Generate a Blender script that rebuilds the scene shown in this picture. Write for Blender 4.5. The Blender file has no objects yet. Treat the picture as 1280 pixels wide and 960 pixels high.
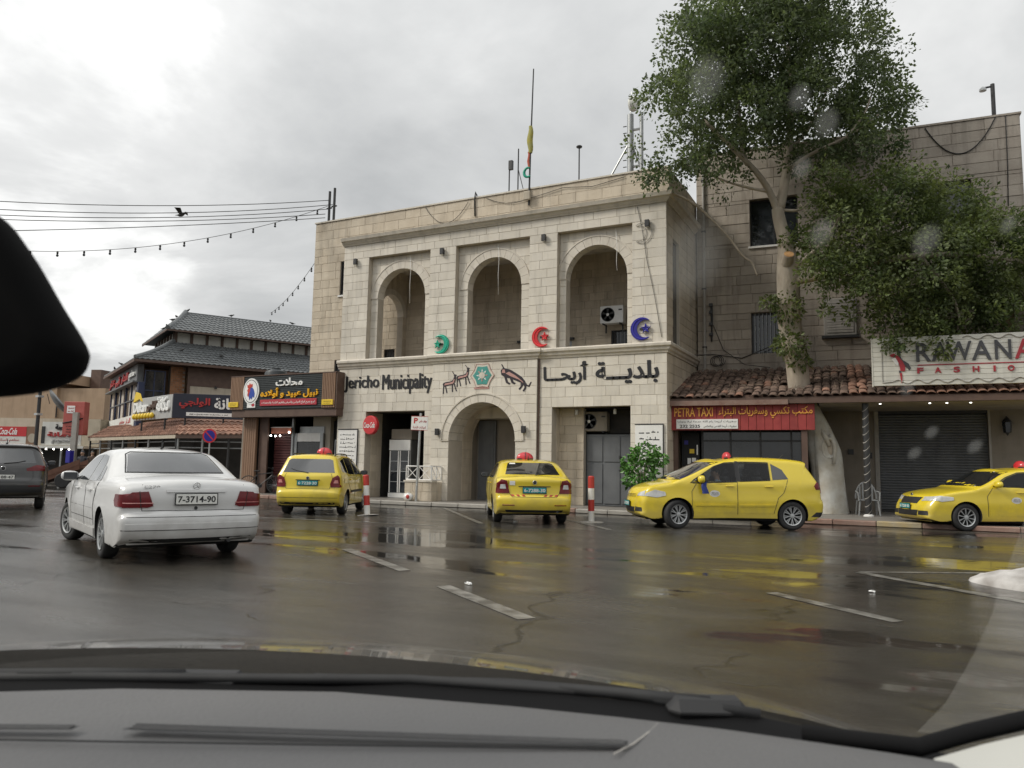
import bpy, bmesh, math, random
from mathutils import Vector, Matrix
from mathutils.bvhtree import BVHTree
random.seed(7)
R = math.radians
SC = bpy.context.scene
COL = SC.collection

# ---------------------------------------------------------------- camera
YAW, PITCH, ROLL = R(26.79), R(6.24), R(1.017)
EYE = Vector((0, 0, 1.27))
FWD = Vector((-math.sin(YAW)*math.cos(PITCH), math.cos(YAW)*math.cos(PITCH), math.sin(PITCH)))
RT0 = Vector((math.cos(YAW), math.sin(YAW), 0))
UP0 = RT0.cross(FWD)
cx = RT0*math.cos(ROLL) + UP0*math.sin(ROLL)
cy = UP0*math.cos(ROLL) - RT0*math.sin(ROLL)
cd = bpy.data.cameras.new('camera'); cam = bpy.data.objects.new('camera', cd); COL.objects.link(cam)
m3 = Matrix((cx, cy, -FWD)).transposed()
cam.matrix_world = Matrix.Translation(EYE) @ m3.to_4x4()
cd.sensor_width = 36; cd.lens = 26.8875; cd.clip_start = 0.02; cd.clip_end = 2000
cd.dof.use_dof = True; cd.dof.focus_distance = 21; cd.dof.aperture_fstop = 11
SC.camera = cam

# ---------------------------------------------------------------- sky, sun, exposure
SUN_EL, SUN_AZ = 40, -52           # azimuth measured from +Y towards +X of where the light comes from, seen from the square
SUN_DIR = Vector((math.sin(R(SUN_AZ))*math.cos(R(SUN_EL)), -math.cos(R(SUN_AZ))*math.cos(R(SUN_EL)), math.sin(R(SUN_EL))))
W = bpy.data.worlds.new('World'); SC.world = W; W.use_nodes = True
nt = W.node_tree; nt.nodes.clear()
def N(t, **kw):
    n = nt.nodes.new(t)
    for k, v in kw.items(): setattr(n, k, v)
    return n
def math_node(op, a, b=None, clamp=False):
    n = nt.nodes.new('ShaderNodeMath'); n.operation = op; n.use_clamp = clamp
    for i, v in enumerate((a, b)):
        if v is None: continue
        if isinstance(v, (int, float)): n.inputs[i].default_value = v
        else: nt.links.new(v, n.inputs[i])
    return n.outputs[0]
sky = N('ShaderNodeTexSky', sky_type='NISHITA', sun_disc=False)
sky.sun_elevation = R(SUN_EL); sky.sun_rotation = math.atan2(SUN_DIR.x, SUN_DIR.y)
tc = N('ShaderNodeTexCoord')
sep = N('ShaderNodeSeparateXYZ'); nt.links.new(tc.outputs['Generated'], sep.inputs[0])
zc = math_node('MAXIMUM', sep.outputs[2], 0.0)
den = math_node('ADD', zc, 0.22)
px = math_node('DIVIDE', sep.outputs[0], den); py = math_node('DIVIDE', sep.outputs[1], den)
comb = N('ShaderNodeCombineXYZ'); nt.links.new(px, comb.inputs[0]); nt.links.new(py, comb.inputs[1])
n1 = N('ShaderNodeTexNoise'); n1.inputs['Scale'].default_value = 1.15; n1.inputs['Detail'].default_value = 7; n1.inputs['Roughness'].default_value = .56; n1.inputs['Distortion'].default_value = .35
nt.links.new(comb.outputs[0], n1.inputs['Vector'])
n2 = N('ShaderNodeTexNoise'); n2.inputs['Scale'].default_value = .42; n2.inputs['Detail'].default_value = 3
nt.links.new(comb.outputs[0], n2.inputs['Vector'])
nz = math_node('ADD', math_node('MULTIPLY', n1.outputs[0], .62), math_node('MULTIPLY', n2.outputs[0], .38))
ramp = N('ShaderNodeValToRGB')
els = ramp.color_ramp.elements
els[0].position = .37; els[0].color = (.52, .53, .535, 1)
els[1].position = .615; els[1].color = (1.30, 1.30, 1.28, 1)
e = els.new(.49); e.color = (.72, .727, .725, 1)
e = els.new(.56); e.color = (.90, .902, .895, 1)
nt.links.new(nz, ramp.inputs[0])
grad = math_node('ADD', math_node('MULTIPLY', zc, .58), .47)     # overcast skies brighten towards the zenith
cl = N('ShaderNodeVectorMath', operation='SCALE'); nt.links.new(ramp.outputs[0], cl.inputs[0]); nt.links.new(grad, cl.inputs['Scale'])
sk = N('ShaderNodeVectorMath', operation='SCALE'); nt.links.new(sky.outputs[0], sk.inputs[0]); sk.inputs['Scale'].default_value = .07
mx = N('ShaderNodeMix', data_type='RGBA'); mx.inputs[0].default_value = .94
nt.links.new(sk.outputs[0], mx.inputs[6]); nt.links.new(cl.outputs[0], mx.inputs[7])
bg = N('ShaderNodeBackground'); bg.inputs[1].default_value = 1.0
wo = N('ShaderNodeOutputWorld')
nt.links.new(mx.outputs[2], bg.inputs[0]); nt.links.new(bg.outputs[0], wo.inputs[0])

sd = bpy.data.lights.new('sun', 'SUN'); sd.energy = 1.5; sd.angle = R(14); sd.color = (1, .95, .86)
so = bpy.data.objects.new('sun', sd); COL.objects.link(so)
so.rotation_euler = SUN_DIR.to_track_quat('Z', 'Y').to_euler()
SC.view_settings.view_transform = 'Standard'; SC.view_settings.look = 'None'
SC.view_settings.exposure = 0.58; SC.view_settings.gamma = 1; SC.view_settings.use_curve_mapping = False
SC.render.engine = 'CYCLES'
SC.cycles.use_denoising = True; SC.cycles.max_bounces = 7; SC.cycles.transparent_max_bounces = 12
SC.cycles.caustics_reflective = False; SC.cycles.caustics_refractive = False

# ---------------------------------------------------------------- materials
MATS = {}
def mat(name, c1, c2=None, rough=.6, scale=6, detail=5, bump=0, bscale=None, metal=0, rnd=0, spec=.5, coat=0, streak=0, emit=None, estr=1, stretch=None, contrast=1, alpha=None, trans=0):
    """One procedural Principled material: two colours mixed by noise, a random tone for each piece, optional streaky dirt, grain relief."""
    m = bpy.data.materials.new(name); m.use_nodes = True; MATS[name] = m
    t = m.node_tree; b = t.nodes['Principled BSDF']; L = t.links.new
    b.inputs['Roughness'].default_value = rough; b.inputs['Metallic'].default_value = metal
    b.inputs['Specular IOR Level'].default_value = spec
    if coat: b.inputs['Coat Weight'].default_value = coat; b.inputs['Coat Roughness'].default_value = .04
    if trans: b.inputs['Transmission Weight'].default_value = trans
    if alpha is not None: b.inputs['Alpha'].default_value = alpha
    c1 = tuple(c1)+(1,); c2 = (tuple(c2)+(1,)) if c2 else tuple(min(1, v*1.12) for v in c1[:3])+(1,)
    co = t.nodes.new('ShaderNodeTexCoord'); src = co.outputs['Object']
    if stretch:
        mp = t.nodes.new('ShaderNodeMapping'); mp.inputs['Scale'].default_value = stretch; L(src, mp.inputs[0]); src = mp.outputs[0]
    n = t.nodes.new('ShaderNodeTexNoise'); n.inputs['Scale'].default_value = scale; n.inputs['Detail'].default_value = detail; L(src, n.inputs['Vector'])
    rp = t.nodes.new('ShaderNodeMapRange'); rp.inputs[1].default_value = .5-.22/contrast; rp.inputs[2].default_value = .5+.22/contrast; L(n.outputs[0], rp.inputs[0])
    x = t.nodes.new('ShaderNodeMix'); x.data_type = 'RGBA'; x.inputs[6].default_value = c1; x.inputs[7].default_value = c2; L(rp.outputs[0], x.inputs[0])
    out = x.outputs[2]
    if rnd:
        g = t.nodes.new('ShaderNodeNewGeometry'); o = t.nodes.new('ShaderNodeObjectInfo')
        a = t.nodes.new('ShaderNodeMath'); a.operation = 'ADD'; L(g.outputs['Random Per Island'], a.inputs[0]); L(o.outputs['Random'], a.inputs[1])
        f = t.nodes.new('ShaderNodeMath'); f.operation = 'FRACT'; L(a.outputs[0], f.inputs[0])
        mr = t.nodes.new('ShaderNodeMapRange'); mr.inputs[3].default_value = 1-rnd; mr.inputs[4].default_value = 1+rnd*.6; L(f.outputs[0], mr.inputs[0])
        v = t.nodes.new('ShaderNodeVectorMath'); v.operation = 'SCALE'; L(out, v.inputs[0]); L(mr.outputs[0], v.inputs['Scale']); out = v.outputs[0]
    if streak:
        mp = t.nodes.new('ShaderNodeMapping'); mp.inputs['Scale'].default_value = (2.6, 2.6, .28); L(co.outputs['Object'], mp.inputs[0])
        s = t.nodes.new('ShaderNodeTexNoise'); s.inputs['Scale'].default_value = 1.3; s.inputs['Detail'].default_value = 8; s.inputs['Roughness'].default_value = .65; L(mp.outputs[0], s.inputs['Vector'])
        mr = t.nodes.new('ShaderNodeMapRange'); mr.inputs[1].default_value = .5; mr.inputs[2].default_value = .72; mr.inputs[3].default_value = 0; mr.inputs[4].default_value = streak; L(s.outputs[0], mr.inputs[0])
        y = t.nodes.new('ShaderNodeMix'); y.data_type = 'RGBA'; L(mr.outputs[0], y.inputs[0]); L(out, y.inputs[6]); y.inputs[7].default_value = tuple(v*.38 for v in c1[:3])+(1,); out = y.outputs[2]
    L(out, b.inputs['Base Color'])
    if bump:
        n2 = t.nodes.new('ShaderNodeTexNoise'); n2.inputs['Scale'].default_value = bscale or scale*5; n2.inputs['Detail'].default_value = 4; L(src, n2.inputs['Vector'])
        bp = t.nodes.new('ShaderNodeBump'); bp.inputs['Strength'].default_value = bump; bp.inputs['Distance'].default_value = .02; L(n2.outputs[0], bp.inputs['Height']); L(bp.outputs[0], b.inputs['Normal'])
    if emit: b.inputs['Emission Color'].default_value = tuple(emit)+(1,); b.inputs['Emission Strength'].default_value = estr
    return m

mat('stone', (.62, .572, .49), (.70, .655, .575), .85, 2.2, 6, .35, 22, rnd=.10, streak=.34)
mat('stone_trim', (.60, .55, .47), (.68, .63, .55), .85, 3, 6, .3, 25, rnd=.05, streak=.40)
mat('stone_dirty', (.51, .435, .335), (.62, .545, .435), .88, 2, 7, .5, 18, rnd=.12, streak=.5)
mat('stone_back', (.37, .32, .27), (.46, .41, .35), .88, 2, 6, .5, 18, rnd=.13, streak=.55)
mat('mortar', (.43, .38, .31), (.50, .45, .375), .9, 4)
mat('mortar_dark', (.29, .25, .21), (.35, .31, .265), .9, 4)
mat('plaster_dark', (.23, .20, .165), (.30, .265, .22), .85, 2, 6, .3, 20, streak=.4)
mat('concrete', (.34, .32, .29), (.44, .42, .39), .85, 3, 6, .3, 30, rnd=.08, streak=.3)
mat('black_letter', (.012, .012, .014), None, .45)
mat('dark_metal', (.035, .035, .037), (.05, .05, .05), .45, 8, metal=.3)
mat('grey_metal', (.30, .31, .31), (.40, .41, .41), .42, 5, metal=.6, streak=.3)
mat('galvanised', (.42, .43, .43), (.52, .53, .53), .4, 9, metal=.7)
mat('gate_grey', (.115, .122, .13), (.15, .157, .165), .5, 3, streak=.35)
mat('white_paint', (.74, .73, .70), (.80, .79, .77), .5, 5, streak=.25)
mat('white_plastic', (.72, .72, .70), None, .4, 5)
mat('red_paint', (.42, .03, .025), (.5, .05, .04), .5, 6, streak=.2)
mat('dark_glass', (.015, .018, .021), (.03, .034, .04), .06, 3, spec=.8)
mat('black', (.008, .008, .009), None, .7)
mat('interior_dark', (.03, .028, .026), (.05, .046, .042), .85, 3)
mat('yellow_panel', (.72, .50, .03), None, .45)
mat('rubber', (.018, .018, .019), (.03, .03, .03), .75, 20)
mat('cable', (.03, .029, .028), None, .7)
mat('brown_wood', (.20, .115, .07), (.28, .17, .105), .6, 6, stretch=(14, 14, .8), rnd=.1)
mat('dark_brown', (.085, .05, .038), (.12, .075, .055), .6, 4)
mat('tile_red', (.25, .125, .085), (.36, .21, .15), .8, 5, 6, .3, 30, rnd=.35, streak=.3)
mat('tile_dirty', (.115, .082, .066), (.22, .145, .11), .85, 5, 7, .4, 30, rnd=.4, streak=.35)
mat('tile_grey', (.135, .145, .15), (.20, .212, .215), .55, 5, 6, .3, 30, rnd=.18)
mat('whitewash', (.60, .60, .56), (.42, .38, .31), .85, 2.6, 7, .8, 9, contrast=1.3)
mat('bark', (.34, .285, .225), (.50, .44, .355), .9, 5, 7, .9, 14, stretch=(1, 1, .4))
mat('cut_wood', (.62, .36, .16), (.50, .27, .11), .8, 12)

# ---------------------------------------------------------------- geometry helpers
class MB:
    def __init__(s): s.v = []; s.f = []; s.mi = []; s.k = 0
    def add(s, vs, fs):
        o = len(s.v); s.v += [tuple(p) for p in vs]; s.f += [tuple(i+o for i in f) for f in fs]; s.mi += [s.k]*len(fs)
        return s
    def box(s, a, b):
        (x0, y0, z0), (x1, y1, z1) = a, b
        return s.add([(x0,y0,z0),(x1,y0,z0),(x1,y1,z0),(x0,y1,z0),(x0,y0,z1),(x1,y0,z1),(x1,y1,z1),(x0,y1,z1)],
                     [(0,3,2,1),(4,5,6,7),(0,1,5,4),(1,2,6,5),(2,3,7,6),(3,0,4,7)])
    def cbox(s, a, b, c=.01):
        """box with chamfered edges (12 chamfers), 24 vertices"""
        (x0,y0,z0),(x1,y1,z1) = a, b
        bm = bmesh.new(); bmesh.ops.create_cube(bm, size=1)
        for v in bm.verts: v.co = Vector(((x0+x1)/2+v.co.x*(x1-x0), (y0+y1)/2+v.co.y*(y1-y0), (z0+z1)/2+v.co.z*(z1-z0)))
        bmesh.ops.bevel(bm, geom=bm.edges[:], offset=c, segments=1, affect='EDGES')
        bm.verts.index_update(); s.add([v.co for v in bm.verts], [[v.index for v in f.verts] for f in bm.faces]); bm.free(); return s
    def prism(s, poly, n, t0, t1):
        """polygon given as list of 3D points at offset t0..t1 along vector n"""
        n = Vector(n); P = [Vector(p) for p in poly]; k = len(P)
        return s.add([p+n*t0 for p in P]+[p+n*t1 for p in P], [tuple(range(k-1,-1,-1)), tuple(range(k,2*k))]+[(i,(i+1)%k,k+(i+1)%k,k+i) for i in range(k)])
    def tube(s, pts, r, n=6, cap=True):
        pts = [Vector(p) for p in pts]; rs = r if isinstance(r, (list, tuple)) else [r]*len(pts)
        o = len(s.v); k = len(pts); d0 = (pts[1]-pts[0]).normalized()
        a = d0.orthogonal().normalized()
        for i, p in enumerate(pts):
            d = ((pts[min(i+1,k-1)]-pts[i]).normalized() + (pts[i]-pts[max(i-1,0)]).normalized())
            d = d.normalized() if d.length > 1e-6 else d0
            a = (a - d*a.dot(d)); a = a.normalized() if a.length > 1e-6 else d.orthogonal().normalized()
            b = d.cross(a)
            for j in range(n):
                q = 2*math.pi*j/n
                s.v.append(tuple(p + (a*math.cos(q)+b*math.sin(q))*rs[i]))
        fs = [(o+i*n+j, o+i*n+(j+1)%n, o+(i+1)*n+(j+1)%n, o+(i+1)*n+j) for i in range(k-1) for j in range(n)]
        if cap: fs += [tuple(o+j for j in range(n-1,-1,-1)), tuple(o+(k-1)*n+j for j in range(n))]
        s.f += fs; s.mi += [s.k]*len(fs); return s
    def lathe(s, prof, c=(0,0,0), ax=2, n=16, arc=1.0, caps=True):
        """prof = [(radius, height)], around axis ax through c"""
        o = len(s.v); c = Vector(c); m = len(prof)
        for r, h in prof:
            for j in range(n):
                q = 2*math.pi*j/n*arc
                p = [r*math.cos(q), r*math.sin(q)]
                p = p[:2]+[h] if ax == 2 else ([p[0], h, p[1]] if ax == 1 else [h, p[0], p[1]])
                s.v.append(tuple(c+Vector(p)))
        fs = [(o+i*n+j, o+i*n+(j+1)%n, o+(i+1)*n+(j+1)%n, o+(i+1)*n+j) for i in range(m-1) for j in range(n)]
        if caps and prof[0][0] > 1e-5: fs.append(tuple(o+j for j in range(n)))
        if caps and prof[-1][0] > 1e-5: fs.append(tuple(o+(m-1)*n+j for j in range(n-1,-1,-1)))
        s.f += fs; s.mi += [s.k]*len(fs); return s
    def grid(s, rows, closed=False):
        """rows: list of equal length point lists"""
        o = len(s.v); k = len(rows[0])
        for r in rows: s.v += [tuple(p) for p in r]
        fs = [(o+i*k+j, o+i*k+(j+1)%k, o+(i+1)*k+(j+1)%k, o+(i+1)*k+j) for i in range(len(rows)-1) for j in range(k if closed else k-1)]
        s.f += fs; s.mi += [s.k]*len(fs); return s
    def sphere(s, c, r, n=12, m=7, sc=(1,1,1)):
        c = Vector(c); prof = [(math.sin(math.pi*i/m)*r, -math.cos(math.pi*i/m)*r) for i in range(m+1)]
        o = len(s.v); s.lathe([(max(a, 1e-6), b) for a, b in prof], (0,0,0), 2, n)
        for i in range(o, len(s.v)): p = s.v[i]; s.v[i] = (c.x+p[0]*sc[0], c.y+p[1]*sc[1], c.z+p[2]*sc[2])
        return s
    def mesh(s, name, mats, smooth=False):
        me = bpy.data.meshes.new(name); me.from_pydata(s.v, [], s.f)
        for m in (mats if isinstance(mats, (list, tuple)) else [mats]): me.materials.append(MATS[m] if isinstance(m, str) else m)
        if any(s.mi): me.polygons.foreach_set('material_index', s.mi)
        if smooth is True: me.polygons.foreach_set('use_smooth', [True]*len(me.polygons))
        me.update()
        if smooth and smooth is not True: me.polygons.foreach_set('use_smooth', [True]*len(me.polygons)); me.set_sharp_from_angle(angle=R(smooth))
        return me
    def build(s, name, mats, parent=None, smooth=False, fix=True):
        me = s.mesh(name, mats, smooth)
        if fix:
            bm = bmesh.new(); bm.from_mesh(me); bmesh.ops.recalc_face_normals(bm, faces=bm.faces[:]); bm.to_mesh(me); bm.free()
        return link(name, me, parent)
def link(name, me, parent=None):
    o = bpy.data.objects.new(name, me); COL.objects.link(o)
    if parent is not None: o.parent = parent
    return o
def tag(o, label=None, cat=None, group=None, kind=None):
    for k, v in (('label', label), ('category', cat), ('group', group), ('kind', kind)):
        if v: o[k] = v
    return o
def thing(name, label, cat, loc=(0,0,0), rz=0, group=None):
    o = bpy.data.objects.new(name, None); COL.objects.link(o); o.empty_display_size = .2
    o.location = loc; o.rotation_euler = (0, 0, rz)
    return tag(o, label, cat, group)
def copy_tree(o, parent=None):
    c = o.copy(); COL.objects.link(c); c.parent = parent
    for ch in o.children: copy_tree(ch, c)
    return c
def boxpart(name, a, b, m, parent, c=0): 
    mb = MB(); (mb.cbox(a, b, c) if c else mb.box(a, b)); return mb.build(name, m, parent)
def tubepart(name, pts, r, m, parent=None, n=6): return MB().tube(pts, r, n).build(name, m, parent, smooth=40)
def catenary(a, b, sag, n=14):
    a, b = Vector(a), Vector(b); return [a.lerp(b, i/n) - Vector((0,0,sag*4*(i/n)*(1-i/n))) for i in range(n+1)]

# lettering: Arabic letters are joined here by choosing their contextual forms and laying them right to left
AR = {'ا':(0xFE8D,2),'أ':(0xFE83,2),'إ':(0xFE87,2),'آ':(0xFE81,2),'ب':(0xFE8F,4),'ة':(0xFE93,2),'ت':(0xFE95,4),'ث':(0xFE99,4),'ج':(0xFE9D,4),'ح':(0xFEA1,4),'خ':(0xFEA5,4),
 'د':(0xFEA9,2),'ذ':(0xFEAB,2),'ر':(0xFEAD,2),'ز':(0xFEAF,2),'س':(0xFEB1,4),'ش':(0xFEB5,4),'ص':(0xFEB9,4),'ض':(0xFEBD,4),'ط':(0xFEC1,4),'ظ':(0xFEC5,4),'ع':(0xFEC9,4),'غ':(0xFECD,4),
 'ف':(0xFED1,4),'ق':(0xFED5,4),'ك':(0xFED9,4),'ل':(0xFEDD,4),'م':(0xFEE1,4),'ن':(0xFEE5,4),'ه':(0xFEE9,4),'و':(0xFEED,2),'ى':(0xFEEF,2),'ي':(0xFEF1,4),'ء':(0xFE80,1)}
def arabic(t):
    t = t.replace('لا', '\x01').replace('لأ', '\x02'); out = []
    tab = dict(AR); tab['\x01'] = (0xFEFB, 2); tab['\x02'] = (0xFEF7, 2)
    for i, c in enumerate(t):
        if c == 'ـ': out.append(c); continue
        if c not in tab: out.append(c); continue
        base, n = tab[c]
        p = t[i-1] if i else ' '; q = t[i+1] if i+1 < len(t) else ' '
        jp = n > 1 and (p == 'ـ' or (p in tab and tab[p][1] == 4))
        jn = n == 4 and (q == 'ـ' or (q in tab and tab[q][1] > 1))
        out.append(chr(base + (3 if jp and jn else 2 if jn else 1 if jp else 0)))
    words = ''.join(out)
    return words[::-1]
def is_ar(t): return any('\u0600' <= c <= '\u06ff' for c in t)
def rev(t):
    """visual order of one line: Arabic reversed, digits kept in order"""
    s = arabic(t); res = ''; num = ''
    for c in s:
        if c.isdigit(): num = c + num
        else: res += num + c; num = ''
    return res + num
def text_mesh(t, box, depth, m, bold=0.0, mats=None, shear=0):
    """flat lettering in the local x-z plane facing -y, fitted into box=(x0,x1,z0,z1), thickness depth (towards -y)"""
    cu = bpy.data.curves.new('t', 'FONT'); cu.body = rev(t) if is_ar(t) else t; cu.size = 1; cu.extrude = .5; cu.offset = bold; cu.shear = shear; cu.resolution_u = 3
    ob = bpy.data.objects.new('t', cu); COL.objects.link(ob)
    dg = bpy.context.evaluated_depsgraph_get()
    me = bpy.data.meshes.new_from_object(ob.evaluated_get(dg)); bpy.data.objects.remove(ob); bpy.data.curves.remove(cu)
    xs = [v.co.x for v in me.vertices]; ys = [v.co.y for v in me.vertices]
    if not xs: return me
    a, b, c, d = min(xs), max(xs), min(ys), max(ys); x0, x1, z0, z1 = box
    for v in me.vertices:
        x, y, z = v.co
        v.co = (x0+(x-a)/(b-a)*(x1-x0), -(z+.5)*depth, z0+(y-c)/(d-c)*(z1-z0))
    me.materials.clear(); me.materials.append(MATS[m] if isinstance(m, str) else m)
    return me
def lettering(name, t, box, y, depth, m, parent, bold=0.0, shear=0, smear=0):
    me = text_mesh(t, box, depth, m, bold, shear=shear)
    if smear:           # heavier strokes: the same outline widened to both sides
        bm = bmesh.new(); bm.from_mesh(me); g0 = bm.verts[:]; bm.from_mesh(me); bm.from_mesh(me); n = len(g0); bm.verts.ensure_lookup_table()
        for k, sx in ((1, -smear), (2, smear)):
            for v in bm.verts[n*k:n*(k+1)]: v.co.x += sx; v.co.z += smear*.3*(1 if k == 1 else -1); v.co.y *= 1-.04*k
        bm.to_mesh(me); bm.free()
    o = link(name, me, parent); o.location = (0, y, 0); return o
def scribble(name, box, y, rows, m, parent, h=.5, seed=1, depth=.003):
    """lines of small unreadable writing on a plaque: short strokes in rows"""
    rn = random.Random(seed); x0, x1, z0, z1 = box; mb = MB(); dz = (z1-z0)/rows
    for r in range(rows):
        zc = z1-(r+.5)*dz; x = x0 + rn.uniform(0, .12)*(x1-x0); xe = x1 - rn.uniform(0, .12)*(x1-x0)
        while x < xe:
            w = rn.uniform(.25, 1.1)*dz*h*1.6; hh = dz*h*rn.uniform(.35, 1)
            mb.box((x, y-depth, zc-hh*.5), (min(x+w, xe), y, zc-hh*.5+dz*h*.28))
            if rn.random() < .6: mb.box((x+w*.3, y-depth*1.02, zc-hh*.5), (x+w*.3+dz*h*.22, y, zc+hh*.5))
            if rn.random() < .3: mb.box((x+w*.6, y-depth, zc+hh*.35), (x+w*.6+dz*h*.2, y, zc+hh*.5))
            x += w + (dz*h*.5 if rn.random() < .25 else dz*h*.12)
    return tag(mb.build(name, m, parent, fix=False), kind='stuff')
# ================================================================ the square
def wet_asphalt():
    m = bpy.data.materials.new('wet_asphalt'); m.use_nodes = True; MATS['wet_asphalt'] = m
    t = m.node_tree; b = t.nodes['Principled BSDF']; L = t.links.new
    co = t.nodes.new('ShaderNodeTexCoord').outputs['Object']
    def noise(sc, det=5, stretch=None, rough=.55, dist=0):
        src = co
        if stretch:
            mp = t.nodes.new('ShaderNodeMapping'); mp.inputs['Scale'].default_value = stretch; mp.inputs['Rotation'].default_value = (0, 0, R(12)); L(co, mp.inputs[0]); src = mp.outputs[0]
        n = t.nodes.new('ShaderNodeTexNoise'); n.inputs['Scale'].default_value = sc; n.inputs['Detail'].default_value = det; n.inputs['Roughness'].default_value = rough; n.inputs['Distortion'].default_value = dist
        L(src, n.inputs['Vector']); return n.outputs[0]
    def rng(v, a, bb, c=0, d=1):
        r = t.nodes.new('ShaderNodeMapRange'); r.inputs[1].default_value = a; r.inputs[2].default_value = bb; r.inputs[3].default_value = c; r.inputs[4].default_value = d; L(v, r.inputs[0]); return r.outputs[0]
    def mth(op, a, bb):
        r = t.nodes.new('ShaderNodeMath'); r.operation = op
        for i, q in enumerate((a, bb)):
            if isinstance(q, (int, float)): r.inputs[i].default_value = q
            else: L(q, r.inputs[i])
        return r.outputs[0]
    big = noise(.16, 6, (.75, 2.0, 1), .6, .6); mid = noise(.9, 7, (.5, 1.9, 1), .62)
    pud = rng(mth('ADD', mth('MULTIPLY', big, .72), mth('MULTIPLY', mid, .28)), .48, .575)      # standing water
    grain = noise(38, 4, None, .7); grit = noise(120, 2)
    colr = t.nodes.new('ShaderNodeMix'); colr.data_type = 'RGBA'; colr.inputs[6].default_value = (.036, .033, .028, 1); colr.inputs[7].default_value = (.075, .068, .057, 1)
    L(rng(mth('ADD', mth('MULTIPLY', mid, .5), mth('MULTIPLY', grain, .5)), .40, .60), colr.inputs[0])
    c2 = t.nodes.new('ShaderNodeMix'); c2.data_type = 'RGBA'; L(pud, c2.inputs[0]); L(colr.outputs[2], c2.inputs[6]); c2.inputs[7].default_value = (.034, .031, .027, 1)
    vo = t.nodes.new('ShaderNodeTexVoronoi'); vo.feature = 'DISTANCE_TO_EDGE'; vo.inputs['Scale'].default_value = .30
    wp = t.nodes.new('ShaderNodeVectorMath'); wp.operation = 'MULTIPLY_ADD'; nn = t.nodes.new('ShaderNodeTexNoise'); nn.inputs['Scale'].default_value = 1.1; nn.inputs['Detail'].default_value = 6; L(co, nn.inputs['Vector']); L(nn.outputs[1], wp.inputs[0]); wp.inputs[1].default_value = (1.6, 1.6, 0); L(co, wp.inputs[2]); L(wp.outputs[0], vo.inputs['Vector'])
    crack = mth('MULTIPLY', rng(vo.outputs['Distance'], .004, .012, 1, 0), rng(noise(.5, 3), .48, .56))
    c3 = t.nodes.new('ShaderNodeMix'); c3.data_type = 'RGBA'; L(mth('MULTIPLY', crack, .75), c3.inputs[0]); L(c2.outputs[2], c3.inputs[6]); c3.inputs[7].default_value = (.008, .007, .006, 1)
    L(c3.outputs[2], b.inputs['Base Color'])
    film = rng(noise(.8, 7, (.35, 2.4, 1), .62), .36, .64, .10, .28)
    rr = t.nodes.new('ShaderNodeMix'); rr.data_type = 'FLOAT'; L(pud, rr.inputs[0]); L(film, rr.inputs[2]); rr.inputs[3].default_value = .045
    L(rr.outputs[0], b.inputs['Roughness'])
    b.inputs['IOR'].default_value = 1.45
    ht = mth('SUBTRACT', mth('ADD', mth('MULTIPLY', grain, .65), mth('MULTIPLY', grit, .35)), mth('MULTIPLY', crack, .8))
    bp = t.nodes.new('ShaderNodeBump'); bp.inputs['Distance'].default_value = .012; L(ht, bp.inputs['Height'])
    L(rng(pud, 0, 1, .62, .02), bp.inputs['Strength'])
    bp2 = t.nodes.new('ShaderNodeBump'); bp2.inputs['Distance'].default_value = .05; bp2.inputs['Strength'].default_value = .05; L(noise(2.3, 3), bp2.inputs['Height']); L(bp.outputs[0], bp2.inputs['Normal'])
    L(bp2.outputs[0], b.inputs['Normal'])
wet_asphalt()
mat('pavement', (.20, .185, .165), (.27, .25, .225), .45, 1.5, 7, .3, 30, streak=0)
mat('kerb', (.32, .30, .27), (.42, .40, .36), .5, 4, 6, .4, 30, rnd=.2)
mat('kerb_red', (.22, .12, .09), (.30, .21, .17), .6, 5, 6, .4, 30, rnd=.2)
mat('kerb_yellow', (.36, .28, .14), (.33, .29, .21), .6, 5, 6, .4, 30, rnd=.2)
mat('road_paint', (.25, .24, .215), (.085, .08, .07), .28, 5, 9, .3, 60, contrast=2)
tag(MB().add([(-500,-500,0),(500,-500,0),(500,500,0),(-500,500,0)], [(0,1,2,3)]).build('road', 'wet_asphalt'), 'wet dark asphalt of the town square with puddles', kind='structure')
KY = 20.75
pv = tag(MB().box((-27, KY+.3, 0.004), (45, 30, .13)).build('pavement', 'pavement'), 'raised stone pavement in front of the shops', kind='structure')
rn = random.Random(3); x = -26.0; i = 0
while x < 12:
    w = .98; c = 'kerb'
    if -10.6 < x < -8.6 or 0.2 < x < 3 or x < -20: c = 'kerb_red'
    elif -4 < x < .2: c = 'kerb_yellow' if rn.random() < .6 else 'kerb_red'
    MB().cbox((x, KY+rn.uniform(-.006, .006), .002), (x+w-.012, KY+.298, .128+rn.uniform(-.006, .006)), .018).build('kerb_stone', c, pv)
    x += w; i += 1
def paint(name, pts, label, z=.004):
    o = MB().add([(p[0], p[1], z) for p in pts], [tuple(range(len(pts)))]).build(name, 'road_paint'); return tag(o, label, kind='structure')
def stripe(a, b, w, label):
    a, b = Vector((*a, 0)), Vector((*b, 0)); n = (b-a).cross(Vector((0,0,1))).normalized()*w/2
    paint('road_marking', [a-n, b-n, b+n, a+n], label)
stripe((-12.6, 20.4), (-8.5, 15.4), .13, 'worn white parking bay line beside the yellow sedan')
stripe((-8.0, 18.6), (-5.5, 15.6), .13, 'worn white parking bay line behind the right bollard')
stripe((-7.5, 9.4), (-5.4, 7.9), .16, 'faded white lane dash in the middle of the square')
stripe((-4.4, 7.15), (-2.85, 6.0), .17, 'faded white lane dash nearest the bonnet')
stripe((-1.25, 8.65), (-.05, 7.6), .15, 'faded white lane dash on the brown wet road')
stripe((-.5, 11.05), (1.6, 9.0), .16, 'long white line leading past the traffic island')
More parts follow.
